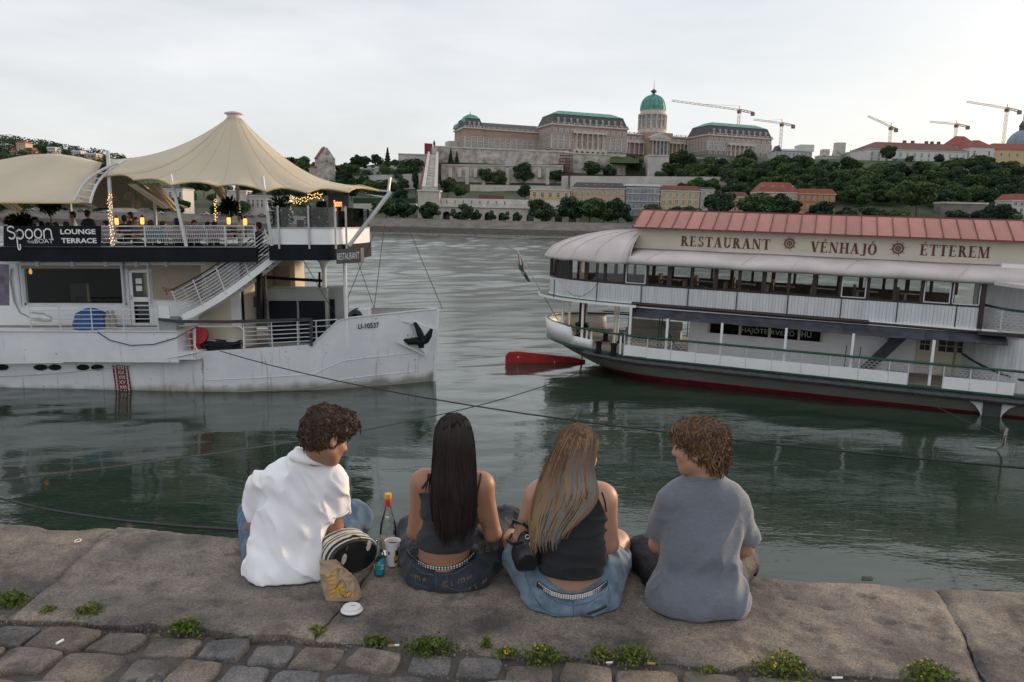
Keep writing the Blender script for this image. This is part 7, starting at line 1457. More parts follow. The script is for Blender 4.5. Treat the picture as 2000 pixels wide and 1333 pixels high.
# ------------------------------------------------------------------ figures grown from distance fields
class Sdf:
    def __init__(s, h=.006): s.pr = []; s.h = h; s.sh = 0
    def cap(s, a, b_, ra, rb=None, k=.03, cut=False, sub=False):
        s.pr.append(('c', np.array(a, float), np.array(b_, float), ra - s.sh, (rb or ra) - s.sh, k, cut, sub)); return s
    def ell(s, c, r_, k=.04, rot=None, sub=False):
        s.pr.append(('e', np.array(c, float), np.array(r_, float) - s.sh, None if rot is None else np.array(rot, float), 0, k, False, sub)); return s
    def bounds(s):
        lo = np.full(3, 9e9); hi = -lo
        for p in s.pr:
            if p[7]: continue
            if p[0] == 'c': m = max(p[3], p[4]); q = [p[1] - m, p[1] + m, p[2] - m, p[2] + m]
            else: m = max(p[2]) if p[3] is not None else p[2]; q = [p[1] - m, p[1] + m]
            lo = np.minimum(lo, np.min(q, 0)); hi = np.maximum(hi, np.max(q, 0))
        return lo - .035, hi + .035
    def make(s, grow=0, folds=None, clips=()):
        lo, hi = s.bounds(); h = s.h; n = np.ceil((hi - lo) / h).astype(int) + 1
        ax = [lo[i] + h * np.arange(n[i], dtype=np.float32) for i in range(3)]; D = np.full(n, .2, np.float32)
        for p in s.pr:
            k = p[5]
            if p[0] == 'c': m = max(p[3], p[4]); b0 = np.minimum(p[1], p[2]) - m; b1 = np.maximum(p[1], p[2]) + m
            else: m = max(p[2]) if p[3] is not None else p[2]; b0 = p[1] - m; b1 = p[1] + m
            i0 = np.clip(((b0 - .07 - lo) / h).astype(int), 0, n - 1); i1 = np.clip(((b1 + .07 - lo) / h).astype(int) + 1, 1, n)
            sl = tuple(slice(a, b_) for a, b_ in zip(i0, i1)); X, Y, Z = np.meshgrid(*[ax[i][sl[i]] for i in range(3)], indexing='ij')
            if p[0] == 'c':
                a, b_ = p[1], p[2]; d = b_ - a; l2 = d @ d + 1e-9
                u = ((X-a[0])*d[0] + (Y-a[1])*d[1] + (Z-a[2])*d[2]) / l2; uc = np.clip(u, 0, 1)
                q = np.sqrt((X-a[0]-uc*d[0])**2 + (Y-a[1]-uc*d[1])**2 + (Z-a[2]-uc*d[2])**2) - (p[3] + (p[4]-p[3])*uc)
                if p[6]: q = np.maximum(q, (u - 1) * math.sqrt(l2))
            else:
                V = np.stack([X - p[1][0], Y - p[1][1], Z - p[1][2]], -1)
                if p[3] is not None: V = V @ p[3].T      # rows of rot are the ellipsoid's axes
                r_ = p[2].astype(np.float32); k0 = np.sqrt(((V / r_)**2).sum(-1)); k1 = np.sqrt(((V / (r_*r_))**2).sum(-1)) + 1e-6; q = k0 * (k0 - 1) / k1
            o = D[sl]
            if p[7]:
                hh = np.maximum(k - np.abs(o + q), 0) / max(k, 1e-6); D[sl] = np.maximum(o, -q) + hh*hh*k/4
            else:
                hh = np.maximum(k - np.abs(o - q), 0) / max(k, 1e-6); D[sl] = np.minimum(o, q) - hh*hh*k/4
        D -= grow
        if folds is not None or clips:
            X, Y, Z = np.meshgrid(*ax, indexing='ij'); P3 = np.stack([X, Y, Z], -1)
            if folds is not None: near = np.abs(D) < .05; D[near] += folds(P3[near]).astype(np.float32)
            for f_ in clips: D = np.maximum(D, f_(P3).astype(np.float32))
        s.D, s.lo, s.n = D, lo, n; return s
    def tri(s, p):
        q = np.clip((p - s.lo) / s.h, 0, s.n - 1.001); i = q.astype(int); f_ = q - i; v = 0
        for a in (0, 1):
            for b_ in (0, 1):
                for c in (0, 1): v = v + s.D[i[:, 0]+a, i[:, 1]+b_, i[:, 2]+c] * (f_[:, 0] if a else 1-f_[:, 0]) * (f_[:, 1] if b_ else 1-f_[:, 1]) * (f_[:, 2] if c else 1-f_[:, 2])
        return v
    def depth(s):
        """first surface seen along the sight lines, on a grid of directions"""
        hi = s.lo + s.n * s.h; pr = []
        for k in range(8):
            v = np.array([(s.lo, hi)[k >> i & 1][i] for i in range(3)]) - CAM; w = v @ fwd; pr.append((1000 + F*(v @ IR)/w, 666.5 - F*(v @ IU)/w))
        pr = np.array(pr); s.p0 = np.floor(pr.min(0)); p1 = np.ceil(pr.max(0)); X, Y = np.meshgrid(np.arange(s.p0[0], p1[0], 2), np.arange(s.p0[1], p1[1], 2), indexing='ij')
        d = ((X.ravel() - 1000)/F)[:, None]*IR - ((Y.ravel() - 666.5)/F)[:, None]*IU + fwd; d = d / d[:, 1:2]; out = np.full(len(d), np.nan); prev = np.full(len(d), .2); live = np.arange(len(d))
        for y in np.arange(s.lo[1], hi[1], .006):
            P_ = CAM + d[live]*y; ok = ((P_ > s.lo) & (P_ < hi)).all(1); v = np.full(len(live), .2); v[ok] = s.tri(P_[ok]); z = v < 0
            out[live[z]] = y - .006 * (-v[z]) / np.maximum(1e-6, prev[live[z]] - v[z]); prev[live] = v; live = live[~z]
        s.dm = out.reshape(X.shape)
    def hit(s, px, py, off=.002):
        if not hasattr(s, 'dm'): s.depth()
        q = (np.array([px, py]) - s.p0) / 2; i = np.floor(q).astype(int); f_ = q - i
        if (i < 0).any() or (i[0] >= s.dm.shape[0] - 1) or (i[1] >= s.dm.shape[1] - 1): return None
        b_ = s.dm[i[0]:i[0]+2, i[1]:i[1]+2]; w = np.outer([1-f_[0], f_[0]], [1-f_[1], f_[1]]); ok = ~np.isnan(b_)
        if not ok.any() or w[ok].sum() < .2: return None
        Y = (b_[ok] * w[ok]).sum() / w[ok].sum(); d = ray(px, py); return CAM + d * (Y / d[1]) - d / np.linalg.norm(d) * off
    def mesh(s, name, mt, parent, smooth=2):
        D, h = s.D, s.h; ins = D < 0; c = np.zeros(np.array(D.shape) - 1, np.int8)
        offs = [(a, b_, d) for a in (0, 1) for b_ in (0, 1) for d in (0, 1)]
        sh_ = lambda A, o: A[o[0]:A.shape[0]-1+o[0], o[1]:A.shape[1]-1+o[1], o[2]:A.shape[2]-1+o[2]]
        for o in offs: c += sh_(ins, o)
        act = (c > 0) & (c < 8); idx = np.full(act.shape, -1, np.int64); ijk = np.argwhere(act); idx[act] = np.arange(len(ijk))
        acc = np.zeros((len(ijk), 3)); cnt = np.zeros(len(ijk)); val = {o: D[ijk[:, 0]+o[0], ijk[:, 1]+o[1], ijk[:, 2]+o[2]] for o in offs}
        for o in offs:
            for axx in range(3):
                if o[axx] == 0:
                    o2 = list(o); o2[axx] = 1; va, vb = val[o], val[tuple(o2)]; x = (va < 0) != (vb < 0); t_ = np.where(x, va / np.where(x, va - vb, 1), 0)
                    p = np.tile(np.array(o, float), (len(ijk), 1)); p[:, axx] = t_; acc[x] += p[x]; cnt[x] += 1
        V = s.lo + (ijk + acc / cnt[:, None]) * h; F_ = []
        for axx in range(3):
            sl0 = [slice(1, -1)] * 3; sl0[axx] = slice(0, -1); sl1 = [slice(1, -1)] * 3; sl1[axx] = slice(1, None)
            a, b_ = ins[tuple(sl0)], ins[tuple(sl1)]; e = np.argwhere(a != b_) ; 
            if not len(e): continue
            fl = a[tuple(e.T)]; base = e.copy(); 
            for i in range(3):
                if i != axx: base[:, i] += 1
            u, w = [(1, 2), (2, 0), (0, 1)][axx]; q = []
            for du, dw in ((0, 0), (1, 0), (1, 1), (0, 1)):
                cc = base.copy(); cc[:, u] -= du; cc[:, w] -= dw; q.append(idx[cc[:, 0], cc[:, 1], cc[:, 2]])
            q = np.stack(q, 1); q[~fl] = q[~fl][:, ::-1]; F_.append(q)
        F_ = np.concatenate(F_); F_ = F_[(F_ >= 0).all(1)]
        me = bpy.data.meshes.new(name); me.from_pydata(V.tolist(), [], F_.tolist()); me.materials.append(mt)
        me.polygons.foreach_set('use_smooth', [True] * len(me.polygons)); me.update()
        o = put(bpy.data.objects.new(name, me), parent)
        if smooth: sm = o.modifiers.new('smooth', 'SMOOTH'); sm.factor = .5; sm.iterations = smooth
        return o
Q = atY
PX = .00227                       # metres per photograph pixel at the sitters
def ground_clip(P3): return (QZ + .004) - P3[..., 2] - np.where(P3[..., 1] > 3.60 - .1145 * (P3[..., 0] - .63) - .01, 5, 0)
def headframe(f_, tilt=0):
    f_ = np.array(f_, float); f_ /= np.linalg.norm(f_); l_ = np.cross([0, 0, 1], f_); l_ /= np.linalg.norm(l_); u = np.cross(f_, l_)
    l2 = l_ * math.cos(tilt) + u * math.sin(tilt); u2 = -l_ * math.sin(tilt) + u * math.cos(tilt); return np.array([f_, l2, u2])
def add_head(S, C, A, neck, k=1.0):
    H = lambda a, b_, c: C + k * (a * A[0] + b_ * A[1] + c * A[2])
    S.ell(H(-.012, 0, .032), np.array([.094, .074, .088]) * k, .03, A); S.ell(H(.03, 0, -.035), np.array([.060, .056, .075]) * k, .03, A); S.cap(H(.055, 0, -.088), H(.066, 0, -.092), .024 * k, .02 * k, .025)
    S.cap(H(.02, .042, -.06), H(.055, .015, -.088), .018 * k, .016 * k, .03); S.cap(H(.02, -.042, -.06), H(.055, -.015, -.088), .018 * k, .016 * k, .03)
    S.cap(H(.086, 0, .014), H(.104, 0, -.022), .008 * k, .011 * k, .014); S.cap(H(.092, .008, -.026), H(.098, -.008, -.026), .009 * k, .009 * k, .01)
    S.ell(H(.074, 0, .03), np.array([.018, .05, .012]) * k, .02, A)
    for sg in (-1, 1): S.ell(H(.056, sg*.036, -.022), np.array([.024, .022, .024]) * k, .02, A); S.ell(H(.083, sg*.031, .008), np.array([.014, .016, .010]) * k, .012, A, sub=True); S.ell(H(-.008, sg*.078, -.006), np.array([.019, .009, .031]) * k, .008, A); S.ell(H(-.004, sg*.086, -.004), np.array([.010, .005, .017]) * k, .006, A, sub=True)
    S.ell(H(.084, 0, -.053), np.array([.012, .022, .006]) * k, .008, A); S.ell(H(.082, 0, -.064), np.array([.012, .019, .007]) * k, .008, A)
    S.cap(H(-.03, 0, -.05), neck, .052 * k, .056, .04); return H
def add_hand(S, w, d, n):
    """palm and five bent fingers from wrist w along d, palm normal n"""
    d = np.array(d, float); d /= np.linalg.norm(d); n = np.array(n, float); n -= d * (n @ d); n /= np.linalg.norm(n); s_ = np.cross(d, n)
    S.ell(w + d*.045, (.05, .042, .018), .02, np.array([d, s_, n]))
    for i, (o, ln) in enumerate(((-.03, .062), (-.010, .072), (.011, .068), (.03, .054))):
        b0 = w + d*.085 + s_*o; b1 = b0 + (d*.8 + n*.35) * ln*.5; b2 = b1 + (d*.3 + n*.9) * ln*.5; S.cap(b0, b1, .0095, .009, .006); S.cap(b1, b2, .009, .0075, .004)
    t0 = w + d*.03 - s_*.036; t1 = t0 + (d*.7 - s_*.6 + n*.3) * .035; S.cap(t0, t1, .012, .010, .01); S.cap(t1, t1 + (d*.9 + n*.4)*.028, .010, .008, .005)
def cloth_noise(A, sc, seed=0, ang=0, fine=.3, zlo=None):
    sc = np.array(sc); c_, s_ = math.cos(ang), math.sin(ang)
    def f_(P3):
        x = P3[..., 0]*c_ + P3[..., 2]*s_; z = -P3[..., 0]*s_ + P3[..., 2]*c_; q = np.stack([x, P3[..., 1], z], -1) * sc + seed
        r_ = (1 - np.abs(fbm(q, 2))) ** 2; r2 = fbm(np.stack([P3[..., 0]*16 + P3[..., 2]*7, P3[..., 1]*14, P3[..., 2]*9], -1) + seed*2, 2)
        w = 1 if zlo is None else np.clip((zlo - P3[..., 2]) / .25 + .5, .25, 1)
        return -A * w * (r_ - .10) - A * fine * np.maximum(r2, -.15) * w
    return f_
def ribbons(name, strands, widths, tones, mt, parent, normal_to=None):
    """flat hair locks: strands = list of point lists; tones = colour per point"""
    V = []; Fc = []; T = []; 
    for pts, w, tn in zip(strands, widths, tones):
        pts = np.array(pts); n = len(pts); d = np.gradient(pts, axis=0); v = pts - CAM; s_ = np.cross(d, v); s_ /= np.linalg.norm(s_, axis=1)[:, None] + 1e-9; b0 = len(V)
        ww = w * np.minimum(1, np.minimum(np.linspace(.3, 6, n), np.linspace(5, .25, n)))[:, None]; nrm = -v / np.linalg.norm(v, axis=1)[:, None] * w * .35
        for i in range(n): V += [pts[i] - s_[i]*ww[i], pts[i] + nrm[i], pts[i] + s_[i]*ww[i]]; T += [tn[i]] * 3
        for i in range(n - 1): a = b0 + 3*i; Fc += [(a, a+1, a+4, a+3), (a+1, a+2, a+5, a+4)]
    me = bpy.data.meshes.new(name); me.from_pydata([tuple(v) for v in V], [], Fc); me.materials.append(mt); at = me.color_attributes.new('tone', 'FLOAT_COLOR', 'POINT')
    at.data.foreach_set('color', np.concatenate([np.array(T, np.float32), np.ones((len(T), 1), np.float32)], 1).ravel()); me.polygons.foreach_set('use_smooth', [True] * len(me.polygons)); me.update()
    o = put(bpy.data.objects.new(name, me), parent, kind='stuff'); return o
M['hair'] = vcol('hair_strands', .55, .25)
def curls(cap_obj, n, ln, rad, c0, c1, seed, parent, rr=.0028, droop=.4):
    me = cap_obj.data; r_ = np.random.RandomState(seed); nv = len(me.vertices); co = np.empty(nv*3); me.vertices.foreach_get('co', co); co = co.reshape(-1, 3); no = np.empty(nv*3); me.vertices.foreach_get('normal', no); no = no.reshape(-1, 3)
    pick = r_.choice(nv, n); st = []; wd = []; tn = []
    for i in pick:
        p, u = co[i], no[i]; a = np.cross(u, r_.normal(size=3)); a /= np.linalg.norm(a); b_ = np.cross(u, a); L_ = ln * r_.uniform(.6, 1.3); ph = r_.uniform(0, 6.28); turns = r_.uniform(.8, 1.7); m = 11; pts = []
        flow = a * r_.uniform(.3, 1.0) + np.array([0, 0, -droop])
        for k in range(m):
            v = k / (m - 1); th = ph + v * turns * 6.28; pts.append(p - u*.008 + u * L_ * (.75*v - .35*v*v) + flow * L_ * .7 * v*v + rad * min(1, v*2) * (a*math.cos(th) + b_*math.sin(th)))
        st.append(pts); wd.append(rr * r_.uniform(.7, 1.5)); q = r_.rand() ** 1.5; col = np.array(c0)*(1-q) + np.array(c1)*q; tn.append([col * (.75 + .5*v) for v in np.linspace(0, 1, m)])
    return ribbons('hair_curls', st, wd, tn, M['hair'], parent)
def surf_path(S, pts, off=.003, n=40):
    pts = np.array(pts, float); t_ = np.linspace(0, 1, len(pts)); out = []
    for u in np.linspace(0, 1, n):
        h = S.hit(np.interp(u, t_, pts[:, 0]), np.interp(u, t_, pts[:, 1]), off)
        if h is not None: out.append(h)
    return out
def smooth_path(p, it=3):
    p = np.array(p)
    for _ in range(it): p[1:-1] = (p[:-2] + 2*p[1:-1] + p[2:]) / 4
    return p
def seam(S, pts, mt, parent, name='seam', r_=.0016, n=40, off=.0005):
    p = surf_path(S, pts, off, n)
    if len(p) > 2: MB().tube(list(smooth_path(p)), r_, 4).build(name, mt, parent, True)
def person(label, loc): return thing('person', label, 'person', None)
def leg(S, hip, knee, ank, r0, r1, r2, k=.04): S.cap(hip, knee, r0, r1, k); S.cap(knee, ank, r1, r2, .03)
def shoe(parent, ank, fdir, mt):
    s = Sdf(.008); f_ = np.array(fdir, float); f_ /= np.linalg.norm(f_); l_ = np.cross([0, 0, 1], f_); A = np.array([f_, l_, np.cross(f_, l_)])
    s.ell(ank + f_*.07 + [0, 0, -.05], (.135, .045, .035), .03, A); s.cap(ank + [0, 0, .02], ank + [0, 0, -.04], .045, .045, .03); return s.make().mesh('shoe', mt, parent)
SEG = {}
def stepdown(knee, px, Y, z=4.38): a = Q(px, 1100, Y); return np.array([a[0], Y, z])

# ---- 1: white polo shirt, curly dark hair, looking down to the right
p1 = person('young man in a white polo shirt and blue jeans, looking down right', None)
T1 = lambda S: (S.ell(Q(580, 985, 3.50), (.170, .115, .19), .06), S.ell(Q(562, 1060, 3.46), (.160, .125, .19), .07), S.ell(Q(553, 1112, 3.44), (.168, .145, .15), .07), S.cap(Q(540, 930, 3.50), Q(640, 932, 3.50), .062, .060, .06), S.cap(Q(590, 905, 3.50), Q(608, 888, 3.48), .075, .058, .05))
S = Sdf(.005); S.sh = .022; T1(S); S.sh = 0; C1 = Q(640, 857, 3.47); A1_ = headframe((.72, .55, -.42), R(-8)); H1 = add_head(S, C1, A1_, Q(602, 905, 3.49))
sR, eR, wR = Q(647, 945, 3.50), Q(652, 1030, 3.54), Q(607, 985, 3.74); S.cap(sR, eR, .048, .043, .01); S.cap(eR, wR, .042, .028, .02); add_hand(S, wR, wR - eR, (0, .3, -1))
sL, eL, wL = Q(518, 945, 3.52), Q(500, 1025, 3.62), Q(560, 1040, 3.82); S.cap(sL, eL, .048, .043, .01); S.cap(eL, wL, .042, .028, .02); add_hand(S, wL, wL - eL, (0, 0, -1))
S.make(); S.mesh('body', M['skin_tan'], p1); S1b = S
S = Sdf(.006); T1(S); S.cap(Q(533, 1130, 3.36), Q(598, 1125, 3.38), .085, .085, .06)
S.cap(sR, sR + (eR - sR)*.60, .062, .066, .025, cut=True); S.cap(sL, sL + (eL - sL)*.60, .062, .066, .025, cut=True)
S.make(.003, cloth_noise(.024, (13, 8, 5.0), 3.3, .6, .22, 5.3), [ground_clip, lambda P3: ((P3 - Q(605, 893, 3.45)) @ np.array([.25, -.12, .96]))]); shirt1 = S.mesh('polo_shirt', M['shirt_white'], p1); SH1 = S
nd = np.array([.18, .25, .95]); nd /= np.linalg.norm(nd); u_ = np.cross(nd, [0, 1, 0]); u_ /= np.linalg.norm(u_); w_ = np.cross(nd, u_); nc = Q(603, 893, 3.48)
m = MB(); m.loft([[nc + nd*z + r_*(math.cos(a)*u_ + math.sin(a)*w_) for a in np.linspace(0, 2*math.pi, 33)[:-1]] for r_, z in ((.070, .012), (.066, .034), (.0685, .036), (.083, .004), (.090, -.022), (.084, -.024))], cap=False); m.build('collar', M['shirt_white'], p1, smooth=2)
for sh_, el_ in ((sR, eR),): e = sh_ + (el_ - sh_)*.585; d = (el_ - sh_) / np.linalg.norm(el_ - sh_); u = np.cross(d, [0, 1, 0]); u /= np.linalg.norm(u); w = np.cross(d, u); MB().tube([e + .079*(math.cos(a)*u + math.sin(a)*w) for a in np.linspace(0, 6.28, 25)[:-1]], .0035, 5, closed=True).build('sleeve_hem', M['shirt_white'], p1, True)
S = Sdf(.007); kR, kL = Q(690, 1015, 3.80), Q(497, 1010, 3.86); aR, aL = stepdown(kR, 650, 3.98), stepdown(kL, 540, 4.02)
S.ell(Q(553, 1120, 3.44), (.165, .145, .12), .06); leg(S, Q(605, 1098, 3.48), kR, aR, .098, .078, .062); leg(S, Q(520, 1098, 3.48), kL, aL, .098, .078, .062)
S.make(0, cloth_noise(.018, (12, 8, 11), 8.1, .8, .5), [ground_clip]); S.mesh('jeans', M['denim_mid'], p1); J1 = S
shoe(p1, aR, (.2, 1, -.2), M['letter_white']); shoe(p1, aL, (-.1, 1, -.2), M['letter_white'])
S = Sdf(.006); S.ell(H1(-.022, 0, .058), (.112, .092, .092), .03, A1_); S.ell(H1(.045, 0, .09), (.075, .08, .055), .04, A1_); S.ell(H1(-.07, 0, .0), (.045, .07, .07), .04, A1_)
def fclip(H, A, a0, c0, s_=.8): n = A[0]*s_ - A[2]*math.sqrt(1 - s_*s_); return lambda P3: (P3 - H(a0, 0, c0)) @ n
S.make(0, lambda P3: -.010 * fbm(P3 * 38, 2), [fclip(H1, A1_, .014, -.008, .72)]); hc = S.mesh('hair', mat('hair_dark_base', (.022, .013, .010), .6), p1)
curls(hc, 2600, .038, .009, (.020, .011, .008), (.085, .045, .026), 1, p1)
for sg in (1, -1): e = H1(.073, sg*.031, .006); MB().lathe([(.001, -.010), (.008, -.006), (.010, 0), (.008, .006), (.001, .010)], e, 8).build('eye', M['pal_stone'], p1, True); MB().tube([H1(.084, sg*(.031 + x), .010 - abs(x)*.12) for x in (-.014, -.007, 0, .007, .014)], .0022, 4).build('eyelash', M['letter_black'], p1); MB().tube([H1(.088, sg*(.031 + x), .030 + (.004 - abs(x)*.25)) for x in (-.02, -.008, .006, .02)], .004, 4).build('eyebrow', M['hair'] if False else M['letter_black'], p1)

# ---- 2: long black hair, charcoal camisole, dark low jeans
p2 = person('young woman with very long straight black hair and charcoal camisole', None)
def T2(S): S.ell(Q(881, 990, 3.38), (.132, .098, .16), .06); S.ell(Q(868, 1062, 3.37), (.120, .098, .12), .06); S.ell(Q(866, 1112, 3.40), (.150, .12, .10), .06); S.cap(Q(832, 938, 3.38), Q(938, 944, 3.38), .052, .052, .06); S.cap(Q(884, 915, 3.36), Q(886, 890, 3.36), .055, .048, .05)
S = Sdf(.005); T2(S); C2 = Q(887, 864, 3.35); A2_ = headframe((.12, 1, -.2)); H2 = add_head(S, C2, A2_, Q(885, 915, 3.36), .95)
sR, eR, wR = Q(943, 950, 3.37), Q(962, 1042, 3.40), Q(930, 1015, 3.66); S.cap(sR, eR, .046, .040, .05); S.cap(eR, wR, .038, .026, .02); add_hand(S, wR, wR - eR, (-.5, .2, -.5))
sL, eL, wL = Q(822, 945, 3.38), Q(812, 1038, 3.44), Q(850, 1030, 3.70); S.cap(sL, eL, .045, .039, .05); S.cap(eL, wL, .038, .026, .02); add_hand(S, wL, wL - eL, (.5, .2, -.5))
S.make(0); S.mesh('body', M['skin_tan'], p2); B2 = S
S = Sdf(.005); T2(S); z0 = Q(865, 1084, 3.27)[2]; z1 = Q(880, 968, 3.28)[2]
S.make(.004, cloth_noise(.010, (7, 9, 22), 2.2, .1, .4), [lambda P3: z0 + .02*np.clip((P3[..., 1] - 3.3)*2, -.3, 1) - P3[..., 2], lambda P3: P3[..., 2] - z1 - .25*np.clip(P3[..., 1] - 3.38, -.02, .12)]); S.mesh('camisole', M['top_char'], p2); K2 = S
for x0, x1 in ((812, 836), (928, 938)): MB().tube([q for q in (K2.hit(x0 + 3, 972, .0) , B2.hit((x0+x1)/2, 955, .002), B2.hit(x1, 938, .002), B2.hit(x1 + 1, 926, .003)) if q is not None], .0055, 5).build('strap', M['top_char'], p2, True)
S = Sdf(.006); kR, kL = Q(990, 1025, 3.74), Q(806, 1045, 3.82); aR, aL = stepdown(kR, 940, 3.92), stepdown(kL, 830, 3.96)
S.ell(Q(872, 1125, 3.40), (.182, .150, .105), .06); S.cap(Q(835, 1140, 3.36), Q(915, 1140, 3.36), .085, .085, .05); leg(S, Q(925, 1105, 3.44), kR, aR, .102, .085, .07); leg(S, Q(830, 1105, 3.44), kL, aL, .10, .08, .07)
wz2 = lambda P3: (P3[..., 2] - Q(862, 1080, 3.27)[2]) - 1.0 * np.abs(P3[..., 0] - Q(862, 1107, 3.27)[0]) ** 1.35 - .12 * (P3[..., 1] - 3.28)
S.make(.004, cloth_noise(.016, (12, 8, 12), 5.7, -.6, .5), [ground_clip, lambda P3: np.where(P3[..., 1] < 3.52, wz2(P3), -1)]); S.mesh('jeans', M['denim_dark'], p2); J2 = S
shoe(p2, aR, (.1, 1, -.2), M['black']); shoe(p2, aL, (-.1, 1, -.2), M['black'])
def belt(J, path, h, rows, ncol, parent, stud_r):
    P0 = smooth_path([q for q in (J.hit(x, y, .008) for x, y in path) if q is not None], 2)
    if len(P0) < 3: return
    at_, L_ = along(list(P0)); m = MB(); up = np.array([0, -.25, 1.]); up /= np.linalg.norm(up)
    m.grid([[at_(L_*u*.999) + up*v - np.array([0, .004, 0]) for u in np.linspace(0, 1, 40)] for v in (-h/2, h/2)]); b_ = m.build('belt', M['leather'], parent, True); so = b_.modifiers.new('thickness', 'SOLIDIFY'); so.thickness = .008
    m = MB()
    for i in range(ncol):
        for j in range(rows):
            c = at_(L_*(i + .5)/ncol*.999) + up*(h*((j + .5)/rows - .5)) - np.array([0, .013, 0]); t_ = at_(min(L_*.999, L_*(i + .7)/ncol)) - at_(L_*(i + .3)/ncol); t_ /= np.linalg.norm(t_) + 1e-9; r_ = stud_r
            m.add([c - t_*r_ - up*r_, c + t_*r_ - up*r_, c + t_*r_ + up*r_, c - t_*r_ + up*r_, c + np.array([0, -r_, 0])], [(0, 1, 4), (1, 2, 4), (2, 3, 4), (3, 0, 4)])
    m.build('belt_studs', M['stud'], b_, kind='stuff')
belt(J2, [(797, 1076), (803, 1087), (815, 1098), (832, 1106), (850, 1110), (868, 1111), (886, 1109), (902, 1103), (916, 1094), (927, 1080)], .022, 2, 30, p2, .0042)
for pts in ([(850, 1112), (852, 1135), (850, 1160)], [(800, 1098), (825, 1120), (848, 1124)], [(856, 1124), (890, 1120), (922, 1100)], [(872, 1122), (874, 1148), (900, 1156), (930, 1140)], [(808, 1115), (812, 1140), (835, 1150)]): seam(J2, pts, M['denim_mid'], p2, 'stitching')
def jeans_text(word, path, h, J, parent):
    """gold gothic strokes laid on the seat of the jeans"""
    n = len(word); pts = np.array(path, float); tt_ = np.linspace(0, 1, len(pts))
    G = {'m': [[(0, 0), (0, 1)], [(.35, 0), (.35, .9)], [(.7, 0), (.7, .9)], [(0, 1), (.18, .8), (.35, 1), (.52, .8), (.7, 1)], [(.7, 0), (.85, .15)]], 'e': [[(.6, .45), (.1, .5), (.1, .1), (.35, 0), (.6, .15)], [(.1, .5), (.3, 1), (.6, .75), (.6, .45)]],
         'T': [[(0, 1.25), (.3, 1.35), (.8, 1.2)], [(.4, 1.3), (.35, .2), (.55, 0), (.8, .2)], [(.1, 1.1), (.0, .5), (.2, .1), (.4, .0)]], 'i': [[(.2, 0), (.2, .9), (.05, .75)], [(.2, 1.2), (.25, 1.3)], [(.2, 0), (.4, .15)]], 'I': [[(.2, 0), (.2, 1.3)], [(0, 0), (.4, 0)], [(0, 1.3), (.4, 1.3)]], '~': [[(0, .2), (.2, .9), (.4, .3), (.2, 0), (.5, .6), (.8, .9), (.7, .3), (.5, .1)]]}
    m = MB()
    for i, ch in enumerate(word):
        for st_ in G.get(ch, []):
            q3 = []
            for (u, v) in st_:
                f_ = (i + u * .85) / n; x = np.interp(f_, tt_, pts[:, 0]); y = np.interp(f_, tt_, pts[:, 1]) - v * h; hh = J.hit(x, y, .002)
                if hh is not None: q3.append(hh)
            if len(q3) > 1: m.tube(q3, .0014, 4)
    if m.v: m.build('gold_print', M['gold'], parent, kind='stuff')
jeans_text('~me', [(800, 1126), (818, 1133), (838, 1138)], 7, J2, p2); jeans_text('Tim~', [(864, 1148), (885, 1144), (908, 1136), (926, 1128)], 8, J2, p2)
jeans_text('~i~', [(908, 1158), (935, 1148), (955, 1132)], 8, J2, p2); jeans_text('~e~', [(935, 1085), (955, 1077), (978, 1074)], 13, J2, p2)
S = Sdf(.006); S.ell(H2(-.02, 0, .042), (.104, .086, .094), .03, A2_); S.ell(Q(886, 885, 3.295), (.088, .062, .08), .05); S.ell(Q(886, 940, 3.275), (.090, .044, .10), .05); S.ell(Q(886, 985, 3.268), (.082, .030, .085), .05)
S.make(0, lambda P3: -.004 * fbm(P3 * np.array([60, 40, 5]), 2)); S.mesh('hair', mat('hair_black_base', (.010, .007, .007), .75, spec=.1), p2); HB2 = S
r_ = np.random.RandomState(12); st = []; wd = []; tn = []; ys = [806, 815, 830, 855, 880, 910, 940, 980, 1020, 1048]; hw = [10, 24, 33, 38, 40, 42, 43, 45, 42, 36]; xc = [887, 887, 886, 886, 887, 887, 887, 886, 886, 886]
for i in range(1500):
    u = r_.uniform(-1, 1); ye = 1028 + r_.normal() * 17 - 22 * abs(u) ** 3; ph = r_.uniform(0, 6.28); pts = []; lastY = None
    for y in np.linspace(797 + 4*u*u + r_.uniform(0, 8), ye, 19):
        x = np.interp(y, ys, xc) + u * np.interp(y, ys, hw) + 1.4 * math.sin(y * .025 + ph); h = HB2.hit(x, y, .002 + r_.uniform(0, .004))
        if h is None and lastY is not None: h = Q(x, y, lastY + .002)
        if h is not None: lastY = h[1]; pts.append(h)
    if len(pts) > 6: st.append(list(smooth_path(pts, 2))); wd.append(r_.uniform(.0012, .0034)); q = r_.rand(); c = np.array([.010, .007, .007])*(1-q) + np.array([.034, .022, .019])*q; tn.append([c] * len(pts))
ribbons('hair_strands', st, wd, tn, M['hair'], p2)
for x, y0, y1 in ((838, 925, 972), (842, 915, 968), (832, 935, 965)): MB().tube([q for q in (B2.hit(x + 4, y0, .006), B2.hit(x, (y0+y1)/2, .006), K2.hit(x - 1, y1, .004) or B2.hit(x - 1, y1, .006) if False else B2.hit(x - 1, y1, .006)) if q is not None] , [.004, .003, .001][:3], 4).build('hair_lock', mat('hair_lock', (.012, .008, .008), .45), p2, True)

